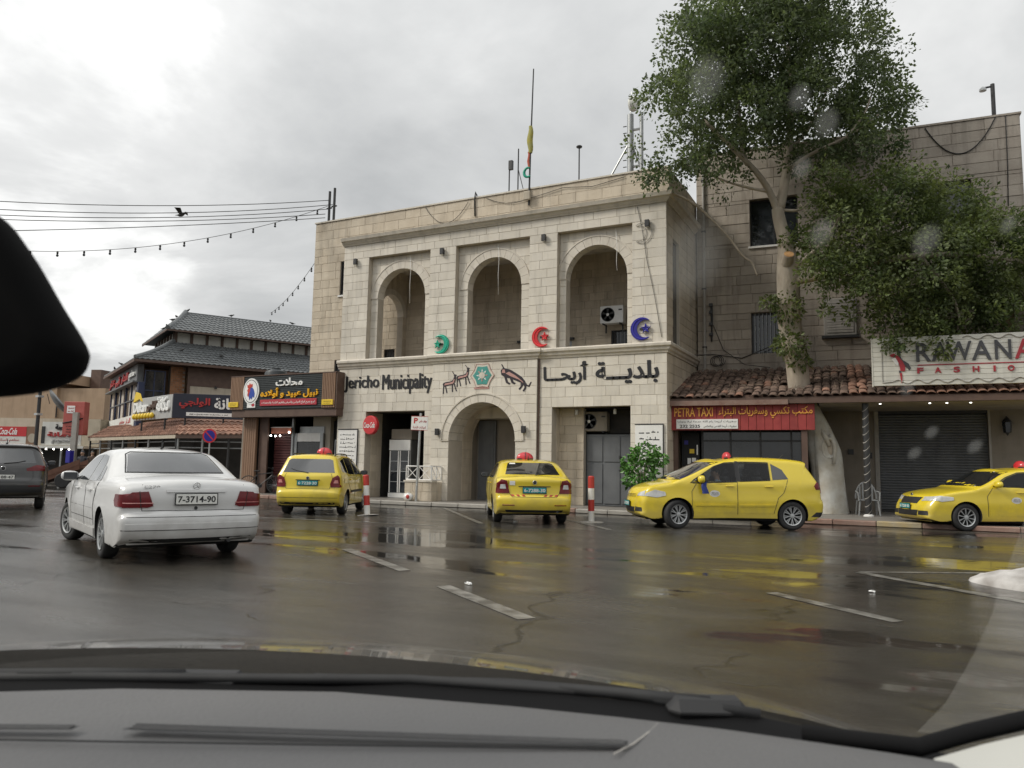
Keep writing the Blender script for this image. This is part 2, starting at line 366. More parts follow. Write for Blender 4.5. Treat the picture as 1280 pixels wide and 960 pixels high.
stripe((-.5, 11.1), (.95, 11.95), .10, 'thin white line on the far side of the traffic island')
stripe((-16, 13.4), (-9, 14.2), .12, 'thin worn white line across the road behind the white sedan')
# nose of a whitewashed traffic island, lumpy and dirty
mat('lime', (.58, .56, .54), (.26, .24, .22), .8, 3, 8, .9, 14, contrast=1.2)
rows = []
for k in range(9):
    q = k/8; rows.append([(1.95+math.cos(a)*1.22*math.cos(q*1.45)*(1+.06*math.sin(3*a)), 10.9+math.sin(a)*.75*math.cos(q*1.45), .21*math.sin(q*1.45)*(1+.14*math.sin(5*a+k)+.10*math.sin(9*a-2*k))) for a in [2*math.pi*j/28 for j in range(28)]])
tag(MB().grid(rows, True).build('traffic_island', 'lime', smooth=True), 'low whitewashed kerb nose of the traffic island at right', 'traffic island')
for k, (x, y, sz, lab) in enumerate([(-4.21, 7.37, .035, 'small white scrap of litter on the wet lane dash'), (-8.0, 16.15, .05, 'crumpled white paper behind the yellow sedan'), (-.3, 9.3, .03, 'tiny pale litter scrap beside the right lane dash')]):
    mb = MB(); rq = random.Random(k)
    mb.sphere((0, 0, sz*.4), sz, 7, 5, (1.3, .8, .45)); mb.v = [(a+rq.uniform(-.3,.3)*sz, b+rq.uniform(-.3,.3)*sz, max(.005, c+rq.uniform(-.2,.2)*sz)) for a, b, c in mb.v]
    o = mb.build('litter', 'white_plastic'); o.location = (x, y, 0); tag(o, lab, 'litter')

# ================================================================ masonry
def cuts(z, openings):
    res = []
    for o in openings:
        if o[0] == 'rect':
            if o[3] < z < o[4]: res.append((o[1], o[2]))
        else:
            _, ac, r, zs, zb, ex = o
            if zb < z <= zs: res.append((ac-r, ac+r))
            elif zs < z < zs+r+ex: h = math.sqrt((r+ex)**2-(z-zs)**2); res.append((ac-h, ac+h))
    return sorted(res)
def free(a0, a1, cs):
    res = []; x = a0
    for c, d in cs:
        if c > x+.02: res.append((x, min(c, a1)))
        x = max(x, d)
    if a1 > x+.02: res.append((x, a1))
    return res
def stonewall(fr, a0, a1, z0, z1, openings, stones, core, rowh=.29, lens=(.42, .78), t=.35, seed=0, joint=.007, cham=.007, rough=.005):
    """courses of ashlar laid round the openings; fr maps (along, depth, height) to local space"""
    rn = random.Random(seed)
    br = sorted({z0, z1} | {q for o in openings if o[0] == 'rect' for q in (o[3], o[4]) if z0 < q < z1})
    for za, zb in zip(br, br[1:]):
        n = max(1, round((zb-za)/rowh)); h = (zb-za)/n
        for r in range(n):
            za_, zb_ = za+r*h, za+(r+1)*h
            for (p, q) in free(a0, a1, cuts((za_+zb_)/2, openings)):
                core.add([fr(*c) for c in [(p,.012,za_),(q,.012,za_),(q,t,za_),(p,t,za_),(p,.012,zb_),(q,.012,zb_),(q,t,zb_),(p,t,zb_)]],
                         [(0,3,2,1),(4,5,6,7),(0,1,5,4),(1,2,6,5),(2,3,7,6),(3,0,4,7)])
                x = p; first = rn.uniform(.5, 1)
                while x < q-1e-4:
                    w = rn.uniform(*lens)*first; first = 1
                    if q-(x+w) < lens[0]*.55: w = q-x
                    j = joint/2; y0 = -rn.uniform(0, rough)
                    A = (x+j, x+w-j, za_+j, zb_-j)
                    if A[1]-A[0] > .03:
                        o_ = [(A[0],A[2]),(A[1],A[2]),(A[1],A[3]),(A[0],A[3])]; i_ = [(A[0]+cham,A[2]+cham),(A[1]-cham,A[2]+cham),(A[1]-cham,A[3]-cham),(A[0]+cham,A[3]-cham)]
                        vs = [fr(a, .03, z) for a, z in o_]+[fr(a, y0+.006, z) for a, z in o_]+[fr(a, y0, z) for a, z in i_]
                        stones.append(((A[1]-A[0])*(A[3]-A[2]), vs))
                    x += w
SF = [(k, (k+1)%4, 4+(k+1)%4, 4+k) for k in range(4)] + [(4+k, 4+(k+1)%4, 8+(k+1)%4, 8+k) for k in range(4)] + [(8,9,10,11)]
def lay(stones, name, m, parent, limit=300, rest='stone_courses'):
    stones.sort(key=lambda s: -s[0])
    for a, vs in stones[:limit]:
        me = bpy.data.meshes.new(name); me.from_pydata([tuple(v) for v in vs], [], SF); me.materials.append(MATS[m]); link(name, me, parent)
    if len(stones) > limit:
        mb = MB()
        for a, vs in stones[limit:]: mb.add(vs, SF)
        tag(mb.build(rest, m, parent, fix=False), kind='stuff')
def sweep(mb, path, prof):
    """profile (out, z) swept along a plan path [(x,y)], outward side on the right-hand of travel direction"""
    P = [Vector((p[0], p[1], 0)) for p in path]; rows = []
    for i, p in enumerate(P):
        ds = []
        if i: ds.append((P[i]-P[i-1]).normalized())
        if i < len(P)-1: ds.append((P[i+1]-P[i]).normalized())
        ns = [Vector((d.y, -d.x, 0)) for d in ds]
        n = ns[0] if len(ns) == 1 else (ns[0]+ns[1])/(1+ns[0].dot(ns[1]))
        rows.append([p+n*o+Vector((0,0,z)) for o, z in prof])
    o = len(mb.v); k = len(prof)
    mb.grid(rows, True); mb.f += [tuple(o+j for j in range(k)), tuple(o+(len(rows)-1)*k+j for j in range(k-1,-1,-1))]; mb.mi += [0, 0]; return mb
def voussoirs(fr, ac, r, zs, wd, n, d0, d1, m, parent, name='voussoir', joint=.008):
    for k in range(n):
        a, b = math.pi*k/n+joint/r/2, math.pi*(k+1)/n-joint/r/2; sub = 3; vs = []
        for q in range(sub+1):
            g = a+(b-a)*q/sub
            for rr, dd in ((r, d0), (r+wd, d0), (r+wd, d1), (r, d1)): vs.append(fr(ac-rr*math.cos(g), dd, zs+rr*math.sin(g)))
        fs = [(q*4+j, q*4+(j+1)%4, q*4+4+(j+1)%4, q*4+4+j) for q in range(sub) for j in range(4)]+[(3,2,1,0), tuple(sub*4+j for j in range(4))]
        MB().add(vs, fs).build(name, m, parent)
def archband(fr, ac, r0, r1, zs, d0, d1, name, m, parent, n=28):
    rows = [[fr(ac-rr*math.cos(math.pi*k/n), dd, zs+rr*math.sin(math.pi*k/n)) for rr, dd in ((r0,d0),(r1,d0),(r1,d1),(r0,d1))] for k in range(n+1)]
    return MB().grid(rows, True).build(name, m, parent, smooth=35)

# ================================================================ municipality
MU = thing('municipality_building', 'two storey pale stone town hall with three arched loggias above', 'building', (-18.2, 22, 0))
front = lambda d: (lambda a, dd, z: (a, d+dd, z))
st, core = [], MB()
W0, W1 = -1.75, 12.2
stonewall(front(0), 0, 4.10, .13, 4.74, [('rect', 1.27, 3.76, 0, 3.16)], st, core, seed=1)
stonewall(front(0), 8.03, 12.2, .13, 4.74, [('rect', 8.52, 11.08, 0, 3.18)], st, core, seed=2)
UC, UR, UZ = 6.05, 1.24, 2.15
stonewall(front(-.10), 4.10, 8.03, .13, 4.74, [('arch', UC, UR, UZ, 0, .16)], st, core, seed=3, t=.9)
PAN = [(1.15, 3.8), (4.85, 7.65), (8.64, 11.13)]; AR_R, AR_Z = 1.02, 7.30
stonewall(front(0), 0, 12.2, 5.05, 9.34, [('rect', a, b, 5.05, 8.82) for a, b in PAN], st, core, seed=4, t=.24)
cen = []
for k, (a, b) in enumerate(PAN):
    c = (a+b)/2; cen.append(c)
    stonewall(front(.22), a, b, 5.05, 8.82, [('arch', c, AR_R, AR_Z, 5, .14)], st, core, seed=10+k, t=.34)
st_p = []
stonewall(front(.35), W0, 12.2, 9.52, 10.55, [], st_p, core, seed=5, rowh=.30, lens=(.5, .95))
stonewall(front(.35), W0, 0, 4.0, 9.52, [('rect', -.45, -.02, 7.62, 8.92), ('rect', -.55, -.06, 4.5, 5.15)], st_p, core, seed=6, lens=(.4, .7))
side = lambda a, d, z: (12.2-d, a, z)
st_s = []
stonewall(side, 0, 3.9, .13, 4.74, [], st_s, core, seed=7)
stonewall(side, 0, 3.9, 5.05, 9.34, [('rect', .7, 1.5, 5.05, 8.4)], st_s, core, seed=8)
stonewall(side, .35, 3.9, 9.52, 10.55, [], st_s, core, seed=9)
st.sort(key=lambda s: -s[0])
lay(st, 'stone', 'stone', MU, 300); lay(st_p+st_s, 'parapet_stone', 'stone_dirty', MU, 120, 'parapet_courses')
core.build('wall_core', 'mortar', MU, fix=False)
for c in cen:
    voussoirs(front(.22), c, AR_R, AR_Z, .27, 13, -.03, .34, 'stone_trim', MU)
    archband(front(.22), c, AR_R+.275, AR_R+.315, AR_Z, -.045, .01, 'arch_moulding', 'stone_trim', MU)
voussoirs(front(-.10), UC, UR, UZ, .26, 15, -.025, .90, 'stone_trim', MU)
archband(front(-.10), UC, UR+.265, UR+.31, UZ, -.05, .01, 'arch_moulding', 'stone_trim', MU)
for s in (-1, 1): boxpart('impost', (UC+s*(UR+.15)-.16, -.135, UZ-.035), (UC+s*(UR+.15)+.16, -.09, UZ-.002), 'stone_trim', MU)
prof = [(-.05, 9.34), (.035, 9.34), (.05, 9.38), (.11, 9.42), (.13, 9.46), (.20, 9.49), (.22, 9.55), (.24, 9.60), (-.05, 9.62)]
sweep(MB(), [(-.03, 0), (12.2, 0), (12.2, 3.6)], prof).build('cornice', 'stone_trim', MU, smooth=30)
prof = [(-.05, 4.74), (.03, 4.74), (.045, 4.79), (.09, 4.83), (.11, 4.90), (.16, 4.94), (.17, 5.01), (.14, 5.05), (-.05, 5.055)]
sweep(MB(), [(-.03, 0), (4.10, 0), (4.10, -.10), (8.03, -.10), (8.03, 0), (12.2, 0), (12.2, 3.6)], prof).build('ledge', 'stone_trim', MU, smooth=30)
boxpart('parapet_coping', (W0-.03, .31, 10.55), (12.23, .72, 10.60), 'stone_trim', MU)
# shell behind the stone skin
mb = MB()
mb.box((W0+.01, .70, .13), (-.90, 3.2, 4.6)); mb.box((W0+.02, 3.2, .14), (12.15, 9.6, 9.91));
mb.build('inner_shell', 'mortar', MU)
boxpart('loggia_floor', (.02, .23, 4.60), (11.80, 3.2, 5.06), 'concrete', MU); boxpart('loggia_floor', (-1.7, .72, 4.61), (.02, 3.2, 5.055), 'concrete', MU)
boxpart('loggia_ceiling', (1.05, .57, 8.76), (11.84, 3.2, 8.90), 'stone_trim', MU)
boxpart('roof_slab', (1.06, .58, 8.95), (11.83, 3.21, 9.8), 'concrete', MU)
boxpart('ground_floor_ceiling', (.01, .36, 3.9), (11.84, 3.2, 4.55), 'interior_dark', MU)
stb = []; cb = MB()
stonewall(front(2.6), -1.7, 11.84, 5.06, 8.76, [('rect', 2.85, 3.9, 5.06, 5.75), ('rect', .05, .55, 5.06, 5.85), ('rect', 6.1, 8.1, 5.06, 5.75), ('rect', 9.55, 10.3, 5.06, 6.0)], stb, cb, seed=21, lens=(.5, .9), t=.4)
xw = lambda a, d, z: (1.08-d, a, z)
stonewall(xw, .60, 2.6, 5.06, 8.76, [('arch', 1.62, .72, 7.05, 5, .14)], stb, cb, seed=22, t=.26)
lay(stb, 'loggia_stone', 'stone_dirty', MU, 200, 'loggia_courses'); cb.build('loggia_wall_core', 'mortar', MU, fix=False)
voussoirs(xw, 1.62, .72, 7.05, .22, 9, -.02, .27, 'stone_trim', MU)
def barred_window(u0, u1, z0, z1, d, n, parent=MU, glass='dark_glass', bar='dark_metal', frame=.04):
    w = boxpart('window', (u0, d+.10, z0), (u1, d+.14, z1), glass, parent)
    mb = MB(); f = frame
    for a, b in (((u0, d+.05, z0), (u0+f, d+.10, z1)), ((u1-f, d+.05, z0), (u1, d+.10, z1)), ((u0+f, d+.05, z1-f), (u1-f, d+.10, z1)), ((u0+f, d+.05, z0), (u1-f, d+.10, z0+f))): mb.box(a, b)
    mb.build('frame', bar, w)
    for k in range(1, n+1):
        u = u0+(u1-u0)*k/(n+1); tubepart('bar', [(u, d+.03, z0), (u, d+.03, z1)], .009, bar, w)
    return w
barred_window(2.85, 3.9, 5.06, 5.75, 2.6, 7); barred_window(.05, .55, 5.06, 5.85, 2.6, 3)
barred_window(-.45, -.02, 7.62, 8.92, .35, 0); barred_window(-.55, -.06, 4.5, 5.15, .35, 3)
boxpart('window_sill', (-.50, .30, 7.55), (.0, .45, 7.615), 'white_paint', MU)
boxpart('window', (12.05, .7, 5.06), (12.1, 1.5, 8.39), 'dark_glass', MU)
w = boxpart('shutter_box', (6.1, 2.66, 5.06), (8.1, 2.72, 5.74), 'grey_metal', MU)
boxpart('lintel_beam', (6.0, 2.50, 5.76), (8.2, 2.60, 5.84), 'dark_metal', MU)
barred_window(9.55, 10.3, 5.06, 6.0, 2.6, 5)
# ground floor openings
def room(name, u0, u1, d0, d1, z0, z1, m, parent=MU):
    return MB().add([(u0,d0,z0),(u1,d0,z0),(u1,d1,z0),(u0,d1,z0),(u0,d0,z1),(u1,d0,z1),(u1,d1,z1),(u0,d1,z1)], [(0,1,2,3),(7,6,5,4),(1,5,6,2),(2,6,7,3),(3,7,4,0)]).build(name, m, parent, fix=False)
stj = []; cj = MB()
jl = lambda u: (lambda a, d, z: (u-d, a, z))       # left jambs face +u
stonewall(jl(1.275), .36, 1.0, .13, 3.16, [], stj, cj, seed=31, t=.2)
stonewall(jl(8.525), .36, .62, .13, 3.18, [], stj, cj, seed=32, t=.2)
stonewall(jl(UC-UR+.003), .80, 1.5, .13, 2.15, [], stj, cj, seed=33, t=.2)
stonewall(front(.62), 8.3, 9.35, .13, 3.2, [], stj, cj, seed=34, lens=(.4, .6), t=.2)
lay(stj, 'jamb_stone', 'stone_dirty', MU, 100); tag(cj.build('jamb_core', 'mortar', MU, fix=False), kind='stuff')
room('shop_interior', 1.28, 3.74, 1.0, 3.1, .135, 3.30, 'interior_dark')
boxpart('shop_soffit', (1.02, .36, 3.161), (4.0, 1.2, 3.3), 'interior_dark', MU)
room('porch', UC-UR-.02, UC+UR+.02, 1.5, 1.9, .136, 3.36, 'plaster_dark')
archband(front(-.10), UC, UR, UR+.2, UZ, .90, 1.62, 'porch_vault', 'stone_dirty', MU)
tubepart('downpipe', [(8.07, -.03, .14), (8.07, -.03, 4.72)], .03, 'dark_brown', MU, 8)  # thin dark brown upright strip beside the central projection
boxpart('porch_lintel', (UC-UR, 1.2, 2.95), (UC+UR, 1.88, 3.34), 'stone_trim', MU)
d = boxpart('porch_door', (UC-UR+.10, 1.78, .14), (UC-UR+.78, 1.86, 2.9), 'gate_grey', MU)
for z in (.25, 1.2, 2.1): boxpart('panel', (UC-UR+.18, 1.765, z), (UC-UR+.70, 1.778, z+.75), 'gate_grey', d)
barred_window(UC+.45, UC+1.1, 1.0, 2.85, 1.72, 4)
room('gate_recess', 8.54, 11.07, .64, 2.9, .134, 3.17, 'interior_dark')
g = boxpart('gate', (9.35, .86, .14), (11.07, .92, 2.36), 'gate_grey', MU)
for k in range(3):
    u = 9.35+k*.574
    boxpart('gate_panel', (u+.03, .835, .20), (u+.55, .858, 1.45), 'gate_grey', g, .008); boxpart('gate_panel', (u+.03, .835, 1.50), (u+.55, .858, 2.30), 'gate_grey', g, .008)
boxpart('gate_handle', (10.45, .79, 1.22), (10.60, .83, 1.26), 'dark_metal', g); boxpart('gate_handle', (10.45, .79, 1.60), (10.50, .83, 1.70), 'dark_metal', g)
boxpart('transom', (9.35, 1.10, 2.40), (11.07, 1.14, 3.16), 'interior_dark', MU)
for u in (9.15, 10.42): MB().lathe([(.02, 0), (.05, -.02), (.05, -.16), (.02, -.17)], (u, .50, 3.14), 2, 10).build('spotlight', 'white_plastic', MU, smooth=40)

# ================================================================ things on the town hall (local space of the facade: origin at its left end)
FO = Vector((-18.2, 22, 0))
def facade(name, label, cat, u, d, z, group=None): return thing(name, label, cat, FO+Vector((u, d, z)), 0, group)
def ac_unit(name, label, loc, rz=0, w=.82, h=.60, casing='white_plastic'):
    t = thing(name, label, 'air conditioner', loc, rz, 'outdoor air conditioners')
    boxpart('casing', (-w/2, -.30, 0), (w/2, 0, h), casing, t, .015)
    MB().lathe([(h*.40, 0), (h*.40, -.012), (h*.37, -.014), (h*.36, 0)], (-w*.16, -.301, h*.5), 1, 24).build('fan_ring', 'dark_metal', t)
    f = MB().lathe([(h*.36, -.003), (.001, -.003)], (-w*.16, -.302, h*.5), 1, 24).build('fan_opening', 'black', t)
    MB().lathe([(.05, -.012), (.03, -.02), (.001, -.022)], (-w*.16, -.302, h*.5), 1, 12).build('fan_hub', 'white_plastic', f)
    mb = MB()
    for k in range(5):
        a = 2*math.pi*k/5; c, s = math.cos(a), math.sin(a); p = lambda r, o: (-w*.16+r*(c*math.cos(o)-s*math.sin(o)), -.308, h*.5+r*(s*math.cos(o)+c*math.sin(o)))
        MB().add([p(.05, 0), p(h*.34, .1), p(h*.34, .5), p(.05, .7)], [(0,1,2,3)]).build('fan_blade', 'dark_metal', f)
    for s in (-1, 1):
        MB().box((s*w*.36-.02, -.34, -.04), (s*w*.36+.02, .02, 0)).box((s*w*.36-.02, -.02, -.28), (s*w*.36+.02, .02, -.04)).build('bracket', 'dark_metal', t)
    boxpart('label_plate', (w*.30, -.305, h*.70), (w*.45, -.301, h*.78), 'dark_metal', t)
    return t
ac_unit('air_conditioner', 'white air conditioner with round fan hung in the right loggia arch', FO+Vector((9.75, 2.36, 6.15)), R(0))
ac_unit('air_conditioner', 'air conditioner darkened in colour for the shade above the grey metal gate', FO+Vector((9.62, 1.05, 2.46)), 0, .9, .62, 'plaster_dark')  # dark casing colour stands in for the shade of the gate recess
for k, (u, d, z, lab) in enumerate([(.59, 0, 8.70, 'small black wall lamp left of the first loggia arch'), (4.33, 0, 8.67, 'small black wall lamp between the first and second loggia arches'), (8.19, 0, 8.68, 'small black wall lamp between the second and third loggia arches'),
        (11.63, 0, 8.71, 'small black wall lamp right of the third loggia arch'), (4.40, -.10, 2.42, 'small black wall lamp left of the arched entrance'), (7.62, -.10, 2.48, 'small grey wall lamp right of the arched entrance')]):
    t = facade('wall_lamp', lab, 'lamp', u, d, z, 'wall lamps on the town hall')
    MB().cbox((-.07, -.14, -.11), (.07, -.03, .11), .012).build('lamp_body', 'dark_metal', t); boxpart('wall_plate', (-.04, -.03, -.06), (.04, 0, .06), 'dark_metal', t)
    boxpart('lens', (-.055, -.12, -.115), (.055, -.05, -.109), 'white_plastic', t)

# neon crescents with stars
def crescent(col, m, u, z, flip, lab, H=.66):
    t = facade('crescent_sign', lab, 'crescent sign', u, -.03, z, 'crescent and star light signs'); R0 = H/2; n = 20; f = -1 if flip else 1
    outer = [(math.cos(a)*R0*f, math.sin(a)*R0) for a in [R(48)+R(264)*i/n for i in range(n+1)]]
    R1 = R0*.76; cxx = R0*.33
    inner = [(f*(cxx+math.cos(a)*R1), math.sin(a)*R1) for a in [R(78)+R(204)*i/n for i in range(n+1)]]
    rows = [[(o[0], 0, o[1]), (o[0], -.045, o[1]), (i_[0], -.045, i_[1]), (i_[0], 0, i_[1])] for o, i_ in zip(outer, inner)]
    MB().grid(rows, True).build('crescent', m, t)
    ln = [(o[0]*.62+i_[0]*.38, -.055, o[1]*.62+i_[1]*.38) for o, i_ in zip(outer, inner)]
    MB().tube(ln, .012, 5).build('light_tube', m+'_tube', t)
    star = []
    for k in range(10):
        a = math.pi/2+math.pi*k/5; rr = R0*(.46 if k % 2 == 0 else .19); star.append((f*R0*.36+math.cos(a)*rr, -.004, math.sin(a)*rr))
    MB().prism(star, (0,-1,0), 0, .05).build('star', m, t)
    MB().tube([(p[0]*.8+f*R0*.36*.2, -.065, p[2]*.8) for p in star+star[:1]], .010, 5).build('star_tube', m+'_tube', t)
    MB().box((-R0*.2, -.003, -R0*.1), (R0*.2, .03, R0*.1)).build('bracket', 'dark_metal', t)
for nm, c in (('green', (.01, .30, .20)), ('red', (.50, .02, .025)), ('blue', (.015, .012, .22))):
    mat('neon_'+nm, c, None, .4); mat('neon_'+nm+'_tube', tuple(min(1, v*1.9+.02) for v in c), None, .3)
crescent('green', 'neon_green', 4.36, 5.42, True, 'green crescent and star sign between first and second loggia arches')
crescent('red', 'neon_red', 8.14, 5.44, False, 'red crescent and star sign between second and third loggia arches')
crescent('blue', 'neon_blue', 11.45, 5.48, False, 'dark blue crescent and star sign right of the third loggia arch', .70)
# facade lettering
t = facade('wall_lettering', 'black raised English lettering on the left of the town hall facade', 'lettering', 0, 0, 3.9)
words = [('Jericho', .27, 1.83), ('Municipality', 1.97, 4.03)]
lettering('word', 'Jericho', (.27, 1.80, -.02, .56), -.002, .018, 'black_letter', t, 0, 0, .022); lettering('word', 'Municipality', (1.96, 4.02, -.14, .56), -.002, .018, 'black_letter', t, 0, 0, .02)
t = facade('wall_lettering', 'black raised Arabic lettering on the right of the town hall facade', 'lettering', 0, 0, 3.98)
lettering('word', 'بلديـــة', (9.98, 11.95, -.12, .56), -.002, .018, 'black_letter', t, .02, 0, .012); lettering('word', 'أريحـــا', (8.22, 9.72, -.10, .62), -.002, .018, 'black_letter', t, .02, 0, .012)
# municipal star emblem
mat('enamel_green', (.05, .25, .22), (.08, .33, .29), .45, 8); mat('enamel_pink', (.45, .25, .22), None, .5); mat('ink', (.02, .014, .02), None, .5)
t = facade('star_emblem', 'green and white six pointed star emblem over the arched entrance', 'emblem', 6.05, -.10, 4.27)
hexa = [(math.sin(math.pi*k/6)*(.46 if k % 2 == 0 else .37), 0, math.cos(math.pi*k/6)*(.40 if k % 2 == 0 else .32)) for k in range(12)]
hexa = [(p[2]*1.08, 0, p[0]*.95) for p in hexa]
MB().prism(hexa, (0,-1,0), 0, .02).build('plate', 'stone_trim', t)
MB().prism([(p[0]*.80, 0, p[2]*.80) for p in hexa], (0,-1,0), .02, .032).build('field', 'enamel_green', t)
MB().lathe([(.11, 0), (.11, -.045), (.001, -.05)], (0, 0, 0), 1, 20).build('disc', 'stone_trim', t)
for k in range(8):
    a = 2*math.pi*k/8; c, s = math.cos(a), math.sin(a)
    MB().prism([(c*.13-s*.03, 0, s*.13+c*.03), (c*.13+s*.03, 0, s*.13-c*.03), (c*.22, 0, s*.22)], (0,-1,0), .03, .04).build('ray', 'white_plastic' if k % 3 else 'enamel_pink', t)
MB().tube([(p[0]*1.02, -.02, p[2]*1.02) for p in hexa+hexa[:1]], .012, 5).build('rim', 'enamel_pink', t)
MB().box((-.30, -.02, -.44), (.26, 0, -.40)).build('ribbon', 'enamel_pink', t)
# animal reliefs
def relief(label, u, z, sc, polys, cat='relief', tilt=0):
    t = facade('animal_relief', label, cat, u, -.10, z); c, s = math.cos(tilt), math.sin(tilt)
    for nm, m, th, pl in polys:
        MB().prism([((p[0]*c-p[1]*s)*sc, 0, (p[0]*s+p[1]*c)*sc) for p in pl], (0,-1,0), 0 if th < .02 else .012, th).build(nm, m, t)
deer_body = [(-.5,.28),(-.42,.40),(-.2,.42),(.1,.40),(.30,.46),(.42,.66),(.40,.78),(.52,.80),(.64,.72),(.56,.70),(.54,.55),(.46,.32),(.30,.18),(-.1,.16),(-.4,.14)]
def leg(x, dx): return [(x-.05,.22),(x+.05,.22),(x+dx*.5+.03,-.02),(x+dx+.04,-.30),(x+dx-.04,-.30),(x+dx*.5-.04,-.02)]
def deer(): 
    return [('body', 'ink', .014, deer_body), ('flank', 'enamel_pink', .02, [(-.38,.22),(-.3,.34),(.1,.33),(.3,.36),(.38,.5),(.44,.5),(.38,.3),(.25,.22)])]+[('leg', 'ink', .013, leg(x, dx)) for x, dx in ((-.42,-.10),(-.30,.06),(.22,-.04),(.36,.12))]+[('horn', 'ink', .013, [(.42,.78),(.30,1.02),(.34,1.02),(.47,.80)])]
relief('dark gazelle relief facing right, lower one left of the star emblem', 4.80, 3.90, .52, deer(), tilt=R(8))
relief('dark gazelle relief facing right, upper one left of the star emblem', 5.32, 4.12, .50, deer(), tilt=R(10))
cat_body = [(-.75,.55),(-.80,.78),(-.66,.92),(-.46,.88),(-.2,.80),(.1,.62),(.42,.42),(.62,.20),(.72,-.02),(.60,-.08),(.42,.10),(.1,.22),(-.25,.36),(-.5,.40)]
relief('dark pouncing big cat relief right of the star emblem', 7.22, 3.92, .62, [('body', 'ink', .014, cat_body), ('flank', 'enamel_pink', .02, [(-.5,.62),(-.3,.70),(.1,.48),(.5,.16),(.55,.08),(.3,.26),(-.2,.46)]), ('mane', 'enamel_pink', .022, [(-.72,.66),(-.68,.84),(-.55,.82),(-.52,.64)]),
    ('leg', 'ink', .013, [(-.6,.5),(-.45,.45),(-.36,.18),(-.2,.08),(-.28,.02),(-.48,.14)]), ('leg', 'ink', .013, [(-.3,.45),(-.15,.4),(-.02,.16),(.1,.1),(.02,.02),(-.14,.10)]), ('leg', 'ink', .013, [(.4,.2),(.55,.2),(.5,-.1),(.34,-.28),(.26,-.22),(.4,-.06)]), ('leg', 'ink', .013, [(.58,.1),(.72,.05),(.70,-.2),(.58,-.38),(.50,-.32),(.6,-.15)]),
    ('tail', 'ink', .013, [(.68,.02),(.84,-.05),(.96,.14),(1.0,.12),(.88,-.14),(.68,-.06)]), ('horn', 'ink', .013, [(-.66,.9),(-.78,1.12),(-.72,1.12),(-.58,.9)])])
# stone plaques
def plaque(lab, u0, u1, z0, z1, rows, seed, red):
    t = facade('wall_plaque', lab, 'plaque', (u0+u1)/2, 0, z0); w = (u1-u0)/2; h = z1-z0
    boxpart('slab', (-w, -.05, 0), (w, 0, h), 'white_paint', t, .008); boxpart('frame_strip', (-w-.01, -.06, h), (w+.01, 0, h+.03), 'dark_metal', t); boxpart('frame_strip', (w, -.058, 0), (w+.015, 0, h), 'dark_metal', t)
    scribble('writing', (-w*.85, w*.85, h*.16, h*.93), -.05, rows, 'black_letter', t, .55, seed); scribble('writing', (-w*.6, w*.3, h*.05, h*.14), -.05, 1, red, t, .6, seed+1)
plaque('pale stone plaque with lines of black writing left of the soft drink disc', .10, .96, 1.18, 2.52, 7, 3, 'red_paint')
plaque('pale stone plaque with lines of black writing behind the leafy plant', 11.24, 12.08, 1.05, 2.60, 6, 5, 'black_letter')

# fridge and round sign in the left opening
t = facade('display_fridge', 'tall white glass door drinks fridge in the dark shop opening', 'fridge', 2.25, .75, .14)
boxpart('cabinet', (-.45, .05, 0), (.45, .70, 2.05), 'grey_metal', t, .02); boxpart('header', (-.45, .0, 1.68), (.45, .05, 2.05), 'white_paint', t)
for s in (-1, 1):
    a, b = (-.42, -.02) if s < 0 else (.02, .42); dr = boxpart('door', (a, .01, .18), (b, .045, 1.66), 'dark_glass', t)
    for q in ((a, a+.04), (b-.04, b)): boxpart('door_frame', (q[0], -.005, .18), (q[1], .01, 1.66), 'white_paint', dr)
    for z in (.55, .92, 1.28): boxpart('shelf', (a+.04, .002, z), (b-.04, .009, z+.02), 'galvanised', dr)
boxpart('base', (-.45, .0, 0), (.45, .05, .16), 'white_paint', t)
boxpart('sign_box', (-.42, .05, 2.06), (.46, .5, 2.44), 'plaster_dark', t, .02)
mat('drink_red', (.52, .03, .035), None, .35, coat=.3)
t = facade('round_sign', 'round red soft drink sign with white script on the left jamb', 'sign', 1.50, -.02, 2.68)
t.rotation_euler = (0, 0, R(-6))
MB().lathe([(.31, .10), (.34, .08), (.34, -.02), (.31, -.05), (.001, -.06)], (0, 0, 0), 1, 36).build('disc', 'drink_red', t, smooth=40)
lettering('script', 'Coca-Cola', (-.26, .26, -.10, .10), -.055, .012, 'white_plastic', t, .01, .35); boxpart('bracket', (-.30, .10, -.05), (-.05, .30, .05), 'dark_metal', t)

# low wall with a white lattice railing
t = facade('low_wall', 'low stone wall with white lattice railing left of the entrance', 'wall', 3.55, -.75, .13)
sl, cl_ = [], MB()
stonewall(lambda a, d, z: (a, d, z), 0, 1.05, 0, .62, [], sl, cl_, rowh=.31, lens=(.3, .45), t=.22, seed=51); stonewall(lambda a, d, z: (1.05-d, a+.012, z), 0, .62, 0, .62, [], sl, cl_, rowh=.31, lens=(.3, .45), t=.2, seed=52)
lay(sl, 'stone', 'stone_dirty', t); cl_.build('core', 'mortar', t, fix=False); boxpart('coping', (-.03, -.03, .62), (1.08, .30, .67), 'stone_trim', t)
def lattice(p0, p1, n):
    p0, p1 = Vector(p0), Vector(p1); d = (p1-p0); up = Vector((0, 0, .44))
    rl = MB().tube([p0, p1], .022, 6).tube([p0+up, p1+up], .022, 6); rl.build('rail', 'white_paint', t)
    for k in range(n+1): MB().tube([p0+d*k/n, p0+d*k/n+up], .018, 6).build('post', 'white_paint', t)
    for k in range(n):
        a, b = p0+d*k/n, p0+d*(k+1)/n; MB().tube([a, b+up], .012, 5).build('brace', 'white_paint', t); MB().tube([a+up, b], .012, 5).build('brace', 'white_paint', t)
